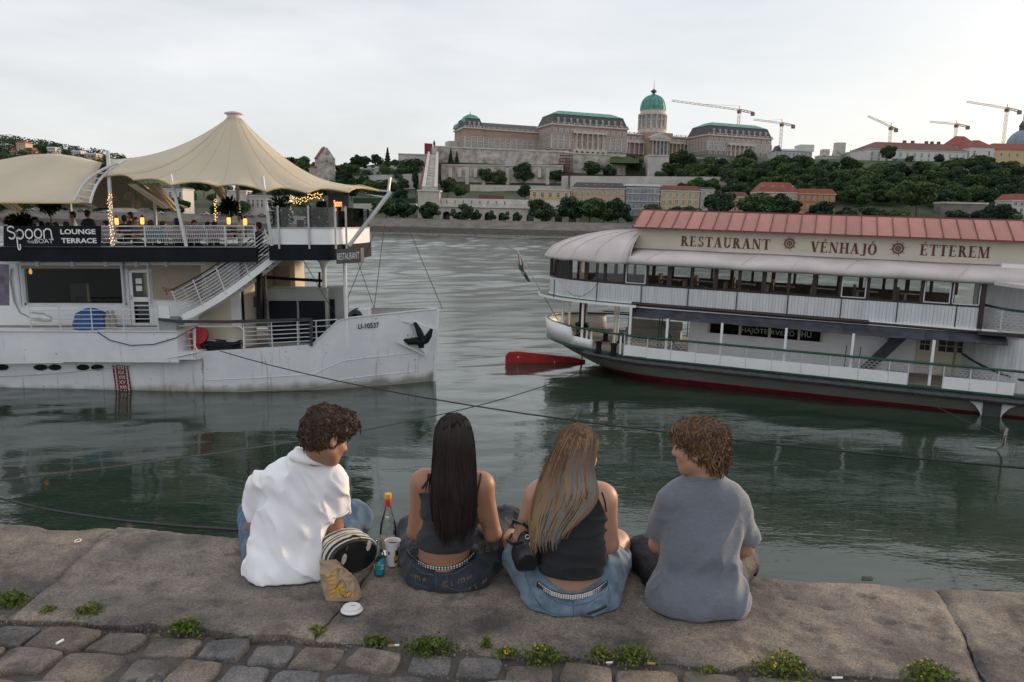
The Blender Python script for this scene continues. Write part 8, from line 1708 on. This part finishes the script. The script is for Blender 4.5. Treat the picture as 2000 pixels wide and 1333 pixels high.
# ---- 3: long brown hair with silver ends, black top, light denim shorts
p3 = person('young woman with long brown and silver-blue streaked hair, black top and denim shorts', None)
def T3(S): S.ell(Q(1118, 1010, 3.20), (.150, .105, .17), .06); S.ell(Q(1117, 1090, 3.19), (.140, .105, .13), .06); S.ell(Q(1116, 1145, 3.22), (.155, .125, .10), .06); S.cap(Q(1062, 960, 3.20), Q(1172, 968, 3.20), .056, .056, .06); S.cap(Q(1122, 945, 3.19), Q(1126, 915, 3.19), .056, .05, .05)
S = Sdf(.005); T3(S); C3 = Q(1130, 889, 3.18); A3_ = headframe((.62, .75, -.1)); H3 = add_head(S, C3, A3_, Q(1122, 940, 3.19), .95)
sL, eL, wL = Q(1046, 972, 3.19), Q(1020, 1052, 3.24), Q(1003, 1052, 3.48); S.cap(sL, eL, .050, .042, .05); S.cap(eL, wL, .040, .027, .02); add_hand(S, wL, wL - eL, (0, .1, -1))
sR, eR, wR = Q(1182, 976, 3.20), Q(1190, 1062, 3.25), Q(1195, 1065, 3.50); S.cap(sR, eR, .049, .041, .05); S.cap(eR, wR, .040, .027, .02); add_hand(S, wR, wR - eR, (0, .1, -1))
kR, kL = Q(1203, 1062, 3.55), Q(997, 1062, 3.58); aR, aL = stepdown(kR, 1180, 3.66), stepdown(kL, 1025, 3.72)
S.cap(Q(1165, 1125, 3.28), kR, .085, .066, .04); S.cap(kR, aR, .060, .042, .03); S.cap(Q(1065, 1125, 3.28), kL, .085, .066, .04); S.cap(kL, aL, .060, .042, .03)
S.make(0, None, [ground_clip]); S.mesh('body', M['skin'], p3); B3 = S
S = Sdf(.005); T3(S); z0 = Q(1117, 1137, 3.08)[2]; S.cap(Q(1085, 955, 3.2), Q(1165, 962, 3.2), .056, .054, .05)
S.make(.005, cloth_noise(.010, (7, 9, 20), 4.2, -.1, .4), [lambda P3: z0 - P3[..., 2] + .0*P3[..., 0], lambda P3: (P3 - Q(1068, 985, 3.2)) @ np.array([-.86, 0, .5]) , lambda P3: (P3 - Q(1176, 985, 3.2)) @ np.array([.90, 0, .42]), lambda P3: P3[..., 2] - Q(1120, 940, 3.2)[2]]); S.mesh('sleeveless_top', M['top_black'], p3); K3 = S
S = Sdf(.006); S.ell(Q(1113, 1158, 3.21), (.198, .155, .115), .06); S.cap(Q(1075, 1175, 3.17), Q(1155, 1175, 3.17), .09, .09, .05)
S.cap(Q(1168, 1128, 3.28), Q(1190, 1090, 3.44), .112, .092, .05, cut=True); S.cap(Q(1062, 1128, 3.28), Q(1018, 1085, 3.46), .112, .092, .05, cut=True)
w3 = Q(1117, 1158, 3.09); wz3 = lambda P3: (P3[..., 2] - w3[2]) - .95 * np.abs(P3[..., 0] - w3[0]) ** 1.5 - .12 * (P3[..., 1] - 3.1)
S.make(.003, cloth_noise(.014, (13, 9, 13), 1.3, .7, .5), [ground_clip, lambda P3: np.where(P3[..., 1] < 3.36, wz3(P3), -1)]); S.mesh('denim_shorts', M['denim'], p3); J3 = S
shoe(p3, aR, (.1, 1, -.2), M['letter_white']); shoe(p3, aL, (-.1, 1, -.2), M['letter_white'])
belt(J3, [(1051, 1139), (1060, 1149), (1075, 1158), (1095, 1165), (1117, 1167), (1138, 1164), (1158, 1157), (1174, 1148), (1184, 1137)], .026, 3, 34, p3, .0042)
for pts in ([(1119, 1170), (1120, 1190), (1120, 1206)], [(1062, 1160), (1090, 1178), (1118, 1184)], [(1122, 1184), (1150, 1178), (1178, 1160)], [(1045, 1168), (1055, 1185), (1075, 1198), (1100, 1202)], [(1142, 1202), (1165, 1196), (1186, 1180)], [(1188, 1145), (1192, 1165), (1188, 1180)], [(1020, 1100), (1035, 1150), (1060, 1190)]): seam(J3, pts, M['denim_mid'], p3, 'stitching')
q = smooth_path(surf_path(J3, [(1120, 1152), (1120, 1173)], .006, 6)); MB().tube(list(q), .006, 4).build('belt_loop', M['denim'], p3)
q = smooth_path(surf_path(J3, [(1148, 1199), (1168, 1192), (1184, 1184)], .003, 12)); MB().tube(list(q), .006, 5).build('back_pocket_phone', M['leather'], p3, True)
S = Sdf(.006); S.ell(H3(-.02, 0, .045), (.106, .088, .096), .03, A3_); S.ell(Q(1118, 905, 3.125), (.088, .060, .08), .05); S.ell(Q(1103, 950, 3.10), (.115, .045, .09), .05); S.ell(Q(1085, 992, 3.09), (.088, .030, .08), .05); S.ell(Q(1140, 965, 3.10), (.06, .035, .06), .05)
S.make(0, lambda P3: -.004 * fbm(P3 * np.array([60, 40, 5]), 2), [fclip(H3, A3_, .050, .0, .92)]); S.mesh('hair', mat('hair_brown_base', (.10, .058, .034), .75, spec=.1), p3); HB3 = S
r_ = np.random.RandomState(13); st = []; wd = []; tn = []; ys = [827, 838, 855, 880, 920, 950, 980, 1010, 1045]; lf = [1118, 1106, 1092, 1078, 1060, 1046, 1038, 1035, 1038]; rt_ = [1150, 1162, 1168, 1164, 1158, 1168, 1166, 1145, 1112]
br, bl_, si, db = np.array([.125, .066, .034]), np.array([.33, .225, .135]), np.array([.20, .22, .245]), np.array([.075, .042, .027])
for i in range(1700):
    u = r_.rand(); ye = 1048 - 18 * u + r_.normal() * 14 - (40 * max(0, u - .72)); ph = r_.uniform(0, 6.28); pts = []; lastY = None; kind = r_.rand(); tone = []; y0 = 816 + 6 * abs(u - .4) + r_.uniform(0, 9)
    for y in np.linspace(y0, ye, 18):
        a, b_ = np.interp(y, ys, lf), np.interp(y, ys, rt_); x = a + u * (b_ - a) + (1.5 + 3.5 * max(0, (y - 930) / 120)) * math.sin(y * .04 + ph * .3); h = HB3.hit(x, y, .002 + r_.uniform(0, .004))
        if h is None and lastY is not None: h = Q(x, y, lastY + .002)
        if h is None: continue
        lastY = h[1]; pts.append(h); low = min(1, max(0, (y - (905 + 30*kind - 40*(u > .45))) / 70)); top = bl_*.55 + br*.45 if kind > .7 else (db if kind < .22 else br)
        tip = si if (kind < .38 and u > .25) else (bl_ if kind < .8 else br*1.2); tone.append(top*(1-low) + tip*low)
    if len(pts) > 6: st.append(list(smooth_path(pts, 2))); wd.append(r_.uniform(.0012, .0034)); tn.append(tone)
ribbons('hair_strands', st, wd, tn, M['hair'], p3)
seam(B3, [(1176, 962), (1182, 980), (1184, 1000)], M['top_black'], p3, 'lace_edge', .004, 14, .002)

# ---- 4: grey T-shirt, brown wavy hair, face turned left
p4 = person('young man in a grey T-shirt and black shorts, face turned left', None)
def T4(S): S.ell(Q(1374, 1010, 3.22), (.165, .116, .19), .06); S.ell(Q(1366, 1080, 3.19), (.166, .122, .18), .07); S.ell(Q(1362, 1145, 3.21), (.170, .145, .14), .07); S.cap(Q(1326, 968, 3.22), Q(1424, 973, 3.22), .060, .058, .06); S.cap(Q(1378, 945, 3.21), Q(1382, 915, 3.20), .066, .055, .05)
S = Sdf(.005); S.sh = .022; T4(S); S.sh = 0; C4 = Q(1362, 876, 3.21); A4_ = headframe((-.90, .40, -.12)); H4 = add_head(S, C4, A4_, Q(1380, 940, 3.21), 1.0)
sL, eL, wL = Q(1309, 980, 3.22), Q(1287, 1062, 3.30), Q(1335, 1090, 3.50); S.cap(sL, eL, .046, .043, .01); S.cap(eL, wL, .042, .028, .02); add_hand(S, wL, wL - eL, (0, .1, -1))
sR, eR, wR = Q(1438, 985, 3.22), Q(1453, 1068, 3.27), Q(1425, 1095, 3.50); S.cap(sR, eR, .046, .043, .01); S.cap(eR, wR, .042, .028, .02); add_hand(S, wR, wR - eR, (0, .1, -1))
kL, kR = Q(1262, 1085, 3.55), Q(1440, 1100, 3.56); aL, aR = stepdown(kL, 1285, 3.68), stepdown(kR, 1430, 3.66); S.cap(kL, aL, .056, .04, .03); S.cap(kR, aR, .056, .04, .03)
S.make(0); S.mesh('body', M['skin'], p4)
S = Sdf(.006); T4(S); S.cap(Q(1320, 1170, 3.16), Q(1410, 1172, 3.16), .105, .10, .06); S.ell(Q(1360, 1158, 3.18), (.178, .145, .12), .06)
S.cap(sL, sL + (eL - sL)*.76, .056, .060, .02, cut=True); S.cap(sR, sR + (eR - sR)*.76, .056, .060, .02, cut=True)
S.make(.004, cloth_noise(.019, (11, 7, 5), 6.6, -.6, .22, 5.1), [ground_clip, lambda P3: (P3 - Q(1382, 934, 3.15)) @ np.array([.02, -.10, .99])]); S.mesh('t_shirt', M['shirt_grey'], p4); SH4 = S
seam(SH4, [(1345, 941), (1362, 938), (1385, 940), (1408, 936)], M['shirt_grey'], p4, 'neck_seam', .0022); 
S = Sdf(.007); S.cap(Q(1320, 1145, 3.28), kL, .108, .088, .05); S.cap(Q(1405, 1145, 3.28), kR, .105, .085, .05); S.cap(kL, kL + (aL - kL)*.4, .088, .075, .04, cut=True); S.cap(kR, kR + (aR - kR)*.4, .085, .075, .04, cut=True); S.ell(Q(1362, 1160, 3.22), (.18, .14, .10), .05)
S.make(0, cloth_noise(.010, (10, 8, 9), 9.1, .4, .5), [ground_clip]); S.mesh('shorts', M['shorts_black'], p4)
shoe(p4, aL, (-.1, 1, -.2), M['letter_white']); shoe(p4, aR, (.1, 1, -.2), M['letter_white'])
S = Sdf(.006); S.ell(H4(-.028, 0, .050), (.104, .088, .088), .03, A4_); S.ell(H4(.045, 0, .085), (.06, .070, .038), .04, A4_); S.ell(H4(-.075, 0, -.015), (.05, .068, .075), .04, A4_)
S.make(0, lambda P3: -.008 * fbm(P3 * 34, 2), [fclip(H4, A4_, .010, .012, .70)]); hc = S.mesh('hair', mat('hair_chestnut_base', (.055, .030, .018), .6), p4)
curls(hc, 2600, .045, .005, (.045, .023, .013), (.20, .11, .055), 4, p4, .0026, .8)
for sg in (1, -1): e = H4(.073, sg*.031, .006); MB().lathe([(.001, -.010), (.008, -.006), (.010, 0), (.008, .006), (.001, .010)], e, 8).build('eye', M['pal_stone'], p4, True); MB().tube([H4(.084, sg*(.031 + x), .010 - abs(x)*.12) for x in (-.014, -.007, 0, .007, .014)], .0022, 4).build('eyelash', M['letter_black'], p4); MB().tube([H4(.088, sg*(.031 + x), .030 + (.004 - abs(x)*.25)) for x in (-.02, -.008, .006, .02)], .0035, 4).build('eyebrow', M['letter_black'], p4)

# ------------------------------------------------------------------ guests on the boat terrace
def guest_meshes():
    out = []
    for stand in (0, 1):
        b_ = Sdf(.022); b_.ell((0, 0, .82), (.09, .10, .12), .03); b_.cap((0, 0, .7), (0, 0, .6), .055, .06, .03)
        for sg in (-1, 1): b_.cap((sg*.2, 0, .5), (sg*.24, .08, .25), .05, .045, .03); b_.cap((sg*.24, .08, .25), (sg*.1, .3, .22), .042, .035, .03); b_.ell((sg*.08, .33, .22), (.04, .05, .03), .02)
        if stand: b_.cap((-.1, 0, -.7), (-.1, 0, -.85), .06, .05, .02); b_.cap((.1, 0, -.7), (.1, 0, -.85), .06, .05, .02)
        bo = b_.make().mesh('body', M['skin_tan'], None, 1)
        c = Sdf(.022); c.ell((0, 0, .38), (.21, .14, .28), .05); c.cap((-.16, 0, .55), (.16, 0, .55), .075, .075, .05); c.ell((0, 0, .08), (.19, .15, .16), .05)
        for sg in (-1, 1): c.cap((sg*.18, 0, .53), (sg*.225, .05, .36), .068, .065, .04); c.cap((sg*.1, 0, .02), (sg*.12, .02 if stand else .42, -.75 if stand else .02), .09, .07, .04)
        co_ = c.make().mesh('clothing', M['guest_cloth'], None, 1); hsd = Sdf(.022); hsd.ell((0, -.02, .87), (.105, .115, .105), .03); hsd.ell((0, -.05, .8), (.09, .07, .1), .03); ho = hsd.make(0, None, [lambda P3: (P3 - np.array([0, .05, .84])) @ np.array([0, .8, -.6])]).mesh('hair', M['guest_hair'], None, 1)
        out.append((bo.data, co_.data, ho.data))
        for o in (bo, co_, ho): bpy.data.objects.remove(o)
    return out
M['guest_cloth'] = mat('guest_cloth', (.035, .035, .045), .9, .2, rnd=.8); M['guest_white'] = mat('guest_white', (.6, .6, .62), .9, .05); M['guest_hair'] = mat('guest_hair', (.02, .014, .01), .7, .2, rnd=.6); M['guest_blond'] = mat('guest_blond', (.35, .24, .13), .7)
GM = guest_meshes(); gr = random.Random(5)
for x, y, t_, stand, lab in [(26, 424, 2.6, 0, 'guest at the far left end of the terrace'), (80, 432, 3.0, 0, 'guest sitting left of the round potted tree'), (93, 434, 2.4, 0, 'guest with dark hair just left of the potted tree'), (107, 434, 2.2, 0, 'guest sitting under the potted tree'), (128, 433, 2.0, 0, 'dark-haired guest in front of the waiter'), (141, 413, 3.4, 1, 'standing waiter in a white shirt on the terrace'),
  (163, 433, 2.6, 0, 'guest sitting left of the standing person in black'), (171, 410, 2.4, 1, 'standing person in a black shirt turned to the guests'), (205, 431, 2.4, 0, 'guest sitting left of the first mast'), (242, 420, 2.6, 0, 'guest in brown sitting higher beyond the lantern'), (253, 414, 2.2, 0, 'large dark-haired guest between the two lanterns'), (265, 424, 1.8, 0, 'dark-haired guest right of the large one'),
  (295, 430, 1.6, 0, 'long-haired guest in the teal chair'), (319, 432, 1.8, 0, 'guest left of the second mast'), (345, 426, 1.6, 0, 'broad guest beside the second mast'), (361, 432, 1.6, 0, 'fair-haired guest right of the second mast'), (379, 430, 1.8, 0, 'guest leaning over the table in the rose chairs'), (407, 433, 1.8, 0, 'guest at the right of the rose chairs'), (420, 433, 2.2, 0, 'brown-haired guest by the lit post'), (468, 416, 2.4, 1, 'standing guest in grey at the head of the stairs'), (504, 434, 1.4, 0, 'guest seated at the top of the stairs by the platform')]:
    c = L(x, y, t_); head_z = c[2]; g_ = thing('person', lab, 'person', LF.M @ Matrix.Translation((c[0], t_, head_z - .97)) @ Matrix.Rotation(gr.uniform(-2.6, 2.6), 4, 'Z'), 'guests on the boat terrace'); b_, cl, hr_ = GM[stand]
    for nm, me in (('body', b_), ('clothing', cl), ('hair', hr_)):
        o = bpy.data.objects.new(nm, me); put(o, g_)
        if nm == 'clothing' and ('white' in lab or 'grey' in lab): o.material_slots[0].link = 'OBJECT'; o.material_slots[0].material = M['guest_white']
        if nm == 'hair' and 'fair' in lab: o.material_slots[0].link = 'OBJECT'; o.material_slots[0].material = M['guest_blond']
# ------------------------------------------------------------------ things lying on the quay
G = lambda x, y: atZ(x, y, QZ + .004)
# paper bag, crumpled
pb = thing('paper_bag', 'crumpled brown paper takeaway bag with yellow stripes', 'bag', None)
bq = G(668, 1172); r_ = np.random.RandomState(6); n = 28; rings = []
for j, (z, sx_, sy_) in enumerate(((0, 1.0, 1.0), (.02, 1.02, 1.0), (.05, .98, .95), (.08, .95, .85), (.11, .9, .7), (.135, .84, .5), (.155, .78, .28), (.165, .7, .12))):
    ring = []
    for k in range(n):
        a = 2*math.pi*k/n; c_, s_ = math.cos(a), math.sin(a); q = (abs(c_)**4 + abs(s_)**4) ** -.25; cr = .10 * float(fbm(np.array([2.3*c_ + 9, 2.3*s_, z*26]), 3)) * (.3 + z*6)
        ring.append(bq + np.array([(.078*sx_*c_*q) * (1 + cr*.7) - z*.22, (.045*sy_*s_*q) * (1 + cr*2) + .03 + z*.05, z*(1 + .1*cr) - (.06*max(0, c_)*z/.16)]))
    rings.append(ring)
rings = [[p + r_.uniform(-1, 1, 3) * (.0075 if j > 1 else .001) for p in rg] for j, rg in enumerate(rings)]
m = MB(); m.loft(rings); bag = m.build('bag_body', M['kraft'], pb)
class MeshHit:
    def __init__(s, o): 
        from mathutils.bvhtree import BVHTree
        me = o.data; s.t = BVHTree.FromPolygons([v.co for v in me.vertices], [p.vertices for p in me.polygons])
    def hit(s, x, y, off=.001):
        d = Vector(tuple(ray(x, y))).normalized(); h = s.t.ray_cast(Vector(tuple(CAM)), d)
        return None if h[0] is None else np.array(h[0] - d * off)
bh = MeshHit(bag)
def decal(parent, name, H, poly, mt, off=.0012, sub=6):
    """a printed patch: the pixel polygon's quads laid on the surface"""
    m = MB(); (a, b_, c, d) = [np.array(p, float) for p in poly]; g_ = []
    for v in np.linspace(0, 1, sub):
        row = []
        for u in np.linspace(0, 1, sub):
            q = (a*(1-u) + b_*u)*(1-v) + (d*(1-u) + c*u)*v; h = H.hit(*q, off)
            if h is None: return
            row.append(h)
        g_.append(row)
    m.grid(g_); m.build(name, mt, parent, smooth=2)
for i in range(6): y = 1122 + i*8.5; decal(pb, 'yellow_stripe', bh, [(637 + i*1.2, y), (657 - i*.4, y - 4), (657 - i*.4, y), (637 + i*1.2, y + 4.5)], M['print_yellow'])
decal(pb, 'yellow_patch', bh, [(655, 1148), (668, 1140), (676, 1165), (662, 1168)], M['print_yellow']); decal(pb, 'yellow_patch', bh, [(676, 1160), (690, 1154), (691, 1165), (678, 1168)], M['print_yellow'])
def outline(pts, nm='ink_outline'):
    q = [h for h in (bh.hit(x, y, .002) for x, y in pts) if h is not None]
    if len(q) > 2: MB().tube(q, .0011, 4).build(nm, M['ink_brown'], pb)
outline([(672, 1150), (668, 1147), (664, 1150), (662, 1157), (665, 1163), (671, 1164), (675, 1160), (674, 1156), (669, 1156)]); outline([(663, 1140), (668, 1132), (672, 1138), (676, 1146), (670, 1146)]); outline([(678, 1158), (684, 1154), (688, 1158), (684, 1164), (679, 1165)]); outline([(655, 1150), (660, 1142), (664, 1134)]); outline([(668, 1166), (676, 1168), (686, 1166)])
# white cup lid lying on the slab
c = G(687, 1192); ld = thing('cup_lid', 'white plastic coffee cup lid lying on the stone', 'lid', tuple(c)); MB().lathe([(.0465, 0), (.047, .003), (.045, .006), (.041, .008), (.037, .018), (.034, .0185), (.0335, .016), (.001, .0155)], (0, 0, 0), 32).build('shell', M['white_clean'], ld, True); MB().box((-.006, .008, .0158), (.014, .013, .0172)).build('sip_hole', M['grey_box'], ld)
# paper cup with printed badge
c = G(767, 1103); cu = thing('paper_cup', 'white paper cup with a brown badge and purple dot', 'cup', tuple(c)); MB().lathe([(.024, 0), (.026, .0), (.0365, .118), (.0385, .118), (.0392, .121), (.0385, .124), (.0365, .123), (.0355, .118), (.0345, .10), (.001, .10)], (0, 0, 0), 28).build('wall', M['white_clean'], cu, True); MB().lathe([(.0343, .1005), (.001, .1008)], (0, 0, 0), 20).build('drink', M['red_dark'], cu)
def patch(parent, nm, a0, a1, z0, z1, mt, r0=.0258, sl=.0107/.118, n=8): MB().grid([[((r0 + sl*z + .0006)*math.cos(R(a)), (r0 + sl*z + .0006)*math.sin(R(a)), z) for a in np.linspace(a0, a1, n)] for z in np.linspace(z0, z1, 4)]).build(nm, mt, parent, smooth=2)
patch(cu, 'badge', -72, -20, .03, .055, M['print_yellow']); patch(cu, 'badge', -60, -25, .055, .085, M['wood_dark']); patch(cu, 'badge', -66, -30, .018, .03, M['wood_dark']); patch(cu, 'purple_dot', -125, -105, .062, .078, M['purple']); patch(cu, 'badge', -45, -20, .085, .10, M['kraft'])
# bottles
bm_ = glass('bottle_glass', (.94, .97, .96), .03, 1.22)
c = G(755, 1088); bt = thing('glass_bottle', 'tall clear glass bottle with yellow cap and red neck foil', 'bottle', tuple(c + [0, .05, 0])); pr = [(.001, 0), (.040, .002), (.042, .012), (.042, .11), (.038, .15), (.024, .20), (.0155, .235), (.0145, .285)]
MB().lathe(pr, (0, 0, 0), 24).build('glass', bm_, bt, True); MB().lathe([(.0148, .245), (.0155, .248), (.0158, .282), (.015, .285)], (0, 0, 0), 20).build('neck_foil', M['foil_red'], bt, True); MB().lathe([(.0165, .285), (.017, .288), (.0172, .303), (.016, .309), (.001, .310)], (0, 0, 0), 20).build('cap', M['yellow_cap'], bt, True)
MB().grid([[(.0425*math.cos(R(a)), .0425*math.sin(R(a)), z) for a in np.linspace(-150, -30, 10)] for z in (.03, .105)]).build('label', mat('pale_label', (.55, .47, .38), .6, .1), bt, smooth=2); MB().box((-.008, -.0285, .193), (.008, -.0275, .202)).build('neck_label', M['letter_white'], bt)
c = G(741, 1122); bt = thing('drink_bottle', 'small clear bottle half full of turquoise drink', 'bottle', tuple(c)); MB().lathe([(.001, 0), (.024, .002), (.0255, .01), (.0255, .085), (.022, .105), (.0125, .135), (.011, .165), (.0135, .168), (.0135, .178), (.011, .18)], (0, 0, 0), 24).build('glass', bm_, bt, True)
MB().lathe([(.001, .003), (.0225, .004), (.0238, .012), (.0238, .052), (.001, .053)], (0, 0, 0), 24).build('turquoise_drink', M['teal_drink'], bt, True)
for a0, a1, z0, z1, mt_ in ((-75, 0, .03, .085, M['label_blue']), (-62, -35, .034, .056, M['letter_white']), (-165, -130, .03, .06, M['print_yellow'])): MB().grid([[(.0262*math.cos(R(a)), .0262*math.sin(R(a)), z) for a in np.linspace(a0, a1, 8)] for z in (z0, z1)]).build('label', mt_, bt, smooth=2)
for k in range(5): a = R(-60 + k*5); MB().box((.0266*math.cos(a) - .0004, .0266*math.sin(a) - .0004, .037), (.0266*math.cos(a) + .0004, .0266*math.sin(a) + .0004, .053)).build('barcode_bar', M['letter_black'], bt)
# black and cream sports bag
sb = thing('sports_bag', 'black bowling bag with cream piping standing beside the white shirt', 'bag', None)
c = G(690, 1120); ax = np.array([.80, .60, 0]); ay = np.array([-.60, .80, 0]); az = np.array([0, 0, 1.])
def bring(yo, s_=1.0): return [c + ay*yo + ax*(.13*s_*math.cos(a)*(1 if abs(math.cos(a)) < .8 else .97)) + az*(.085 + .085*s_*(math.sin(a) if math.sin(a) > 0 else max(math.sin(a)*1.05, -.97))) for a in np.linspace(0, 2*math.pi, 25)[:-1]]
m = MB(); m.loft([bring(-.015, .9), bring(0, 1.0), bring(.04, 1.03), bring(.10, 1.03), bring(.13, 1.0), bring(.14, .92)]); m.build('body', M['leather'], sb, smooth=1)
for yo in (.0, .13): MB().tube(bring(yo, 1.015), .004, 6, closed=True).build('piping', M['bag_cream'], sb, True)
for y0, y1 in ((.025, .05), (.08, .105)): m = MB(); a_, b_ = bring(y0, 1.045), bring(y1, 1.045); m.grid([a_[0:14], b_[0:14]]); m.build('cream_stripe', M['bag_cream'], sb, smooth=2)
MB().tube([bring(.064, 1.05)[k] for k in range(0, 13)], .004, 5).build('zip', M['stud'], sb)
for xo, zo in ((-.055, .092), (.07, .128)):
    pc = c + ay*-.024 + ax*xo + az*zo; MB().prism([pc + ax*(.011*math.cos(a) + .006*math.sin(a)) + az*(.024*math.sin(a)) for a in np.linspace(0, 2*math.pi, 17)[:-1]], ay*.006).build('handle_patch', M['bag_cream'], sb); MB().lathe([(.006, 0), (.006, .003)], pc - ay*.003 + az*.012, 8, Matrix.Rotation(R(90), 3, 'X')).build('rivet', M['stud'], sb)
    pc2 = c + ay*.15 + ax*xo + az*.105; MB().prism([pc2 + ax*(.014*math.cos(a)) + az*(.030*math.sin(a)) for a in np.linspace(0, 2*math.pi, 17)[:-1]], ay*.006).build('handle_patch', M['bag_cream'], sb)
for yo, dz_ in ((-.02, .05), (.145, .04)):
    q = [c + ay*(yo + .03*math.sin(math.pi*u)) + ax*(-.045 + .105*u) + az*(.13 + dz_*math.sin(math.pi*u)) for u in np.linspace(0, 1, 12)]; MB().tube(q, .007, 6).build('handle', M['leather'], sb, True)
# black leather handbag at the third sitter's left
hb_ = thing('handbag', 'slouchy black leather handbag hanging on the arm of the woman in denim shorts', 'bag', None)
S = Sdf(.006); S.ell(Q(1027, 1085, 3.16), (.058, .05, .068), .03); S.ell(Q(1035, 1060, 3.16), (.045, .035, .045), .03); S.make(0, cloth_noise(.012, (16, 14, 12), 3.9, .5, .5), [ground_clip]); S.mesh('pouch', M['leather'], hb_)
MB().tube([Q(1042, 1040, 3.12), Q(1022, 1024, 3.13), Q(1004, 1018, 3.18), Q(1000, 1026, 3.28), Q(1020, 1040, 3.33)], .0075, 6).build('strap', M['leather'], hb_, True); MB().tube([Q(1018, 1060, 3.11), Q(1000, 1063, 3.14), Q(991, 1056, 3.2), Q(1000, 1044, 3.26)], .0065, 6).build('strap', M['leather'], hb_, True)
for x, y in ((1030, 1049), (1038, 1063)): MB().tube([Q(x, y, 3.105) + .009*np.array([math.cos(a), 0, math.sin(a)]) for a in np.linspace(0, 6.28, 13)[:-1]], .0018, 5, closed=True).build('ring', M['stud'], hb_)
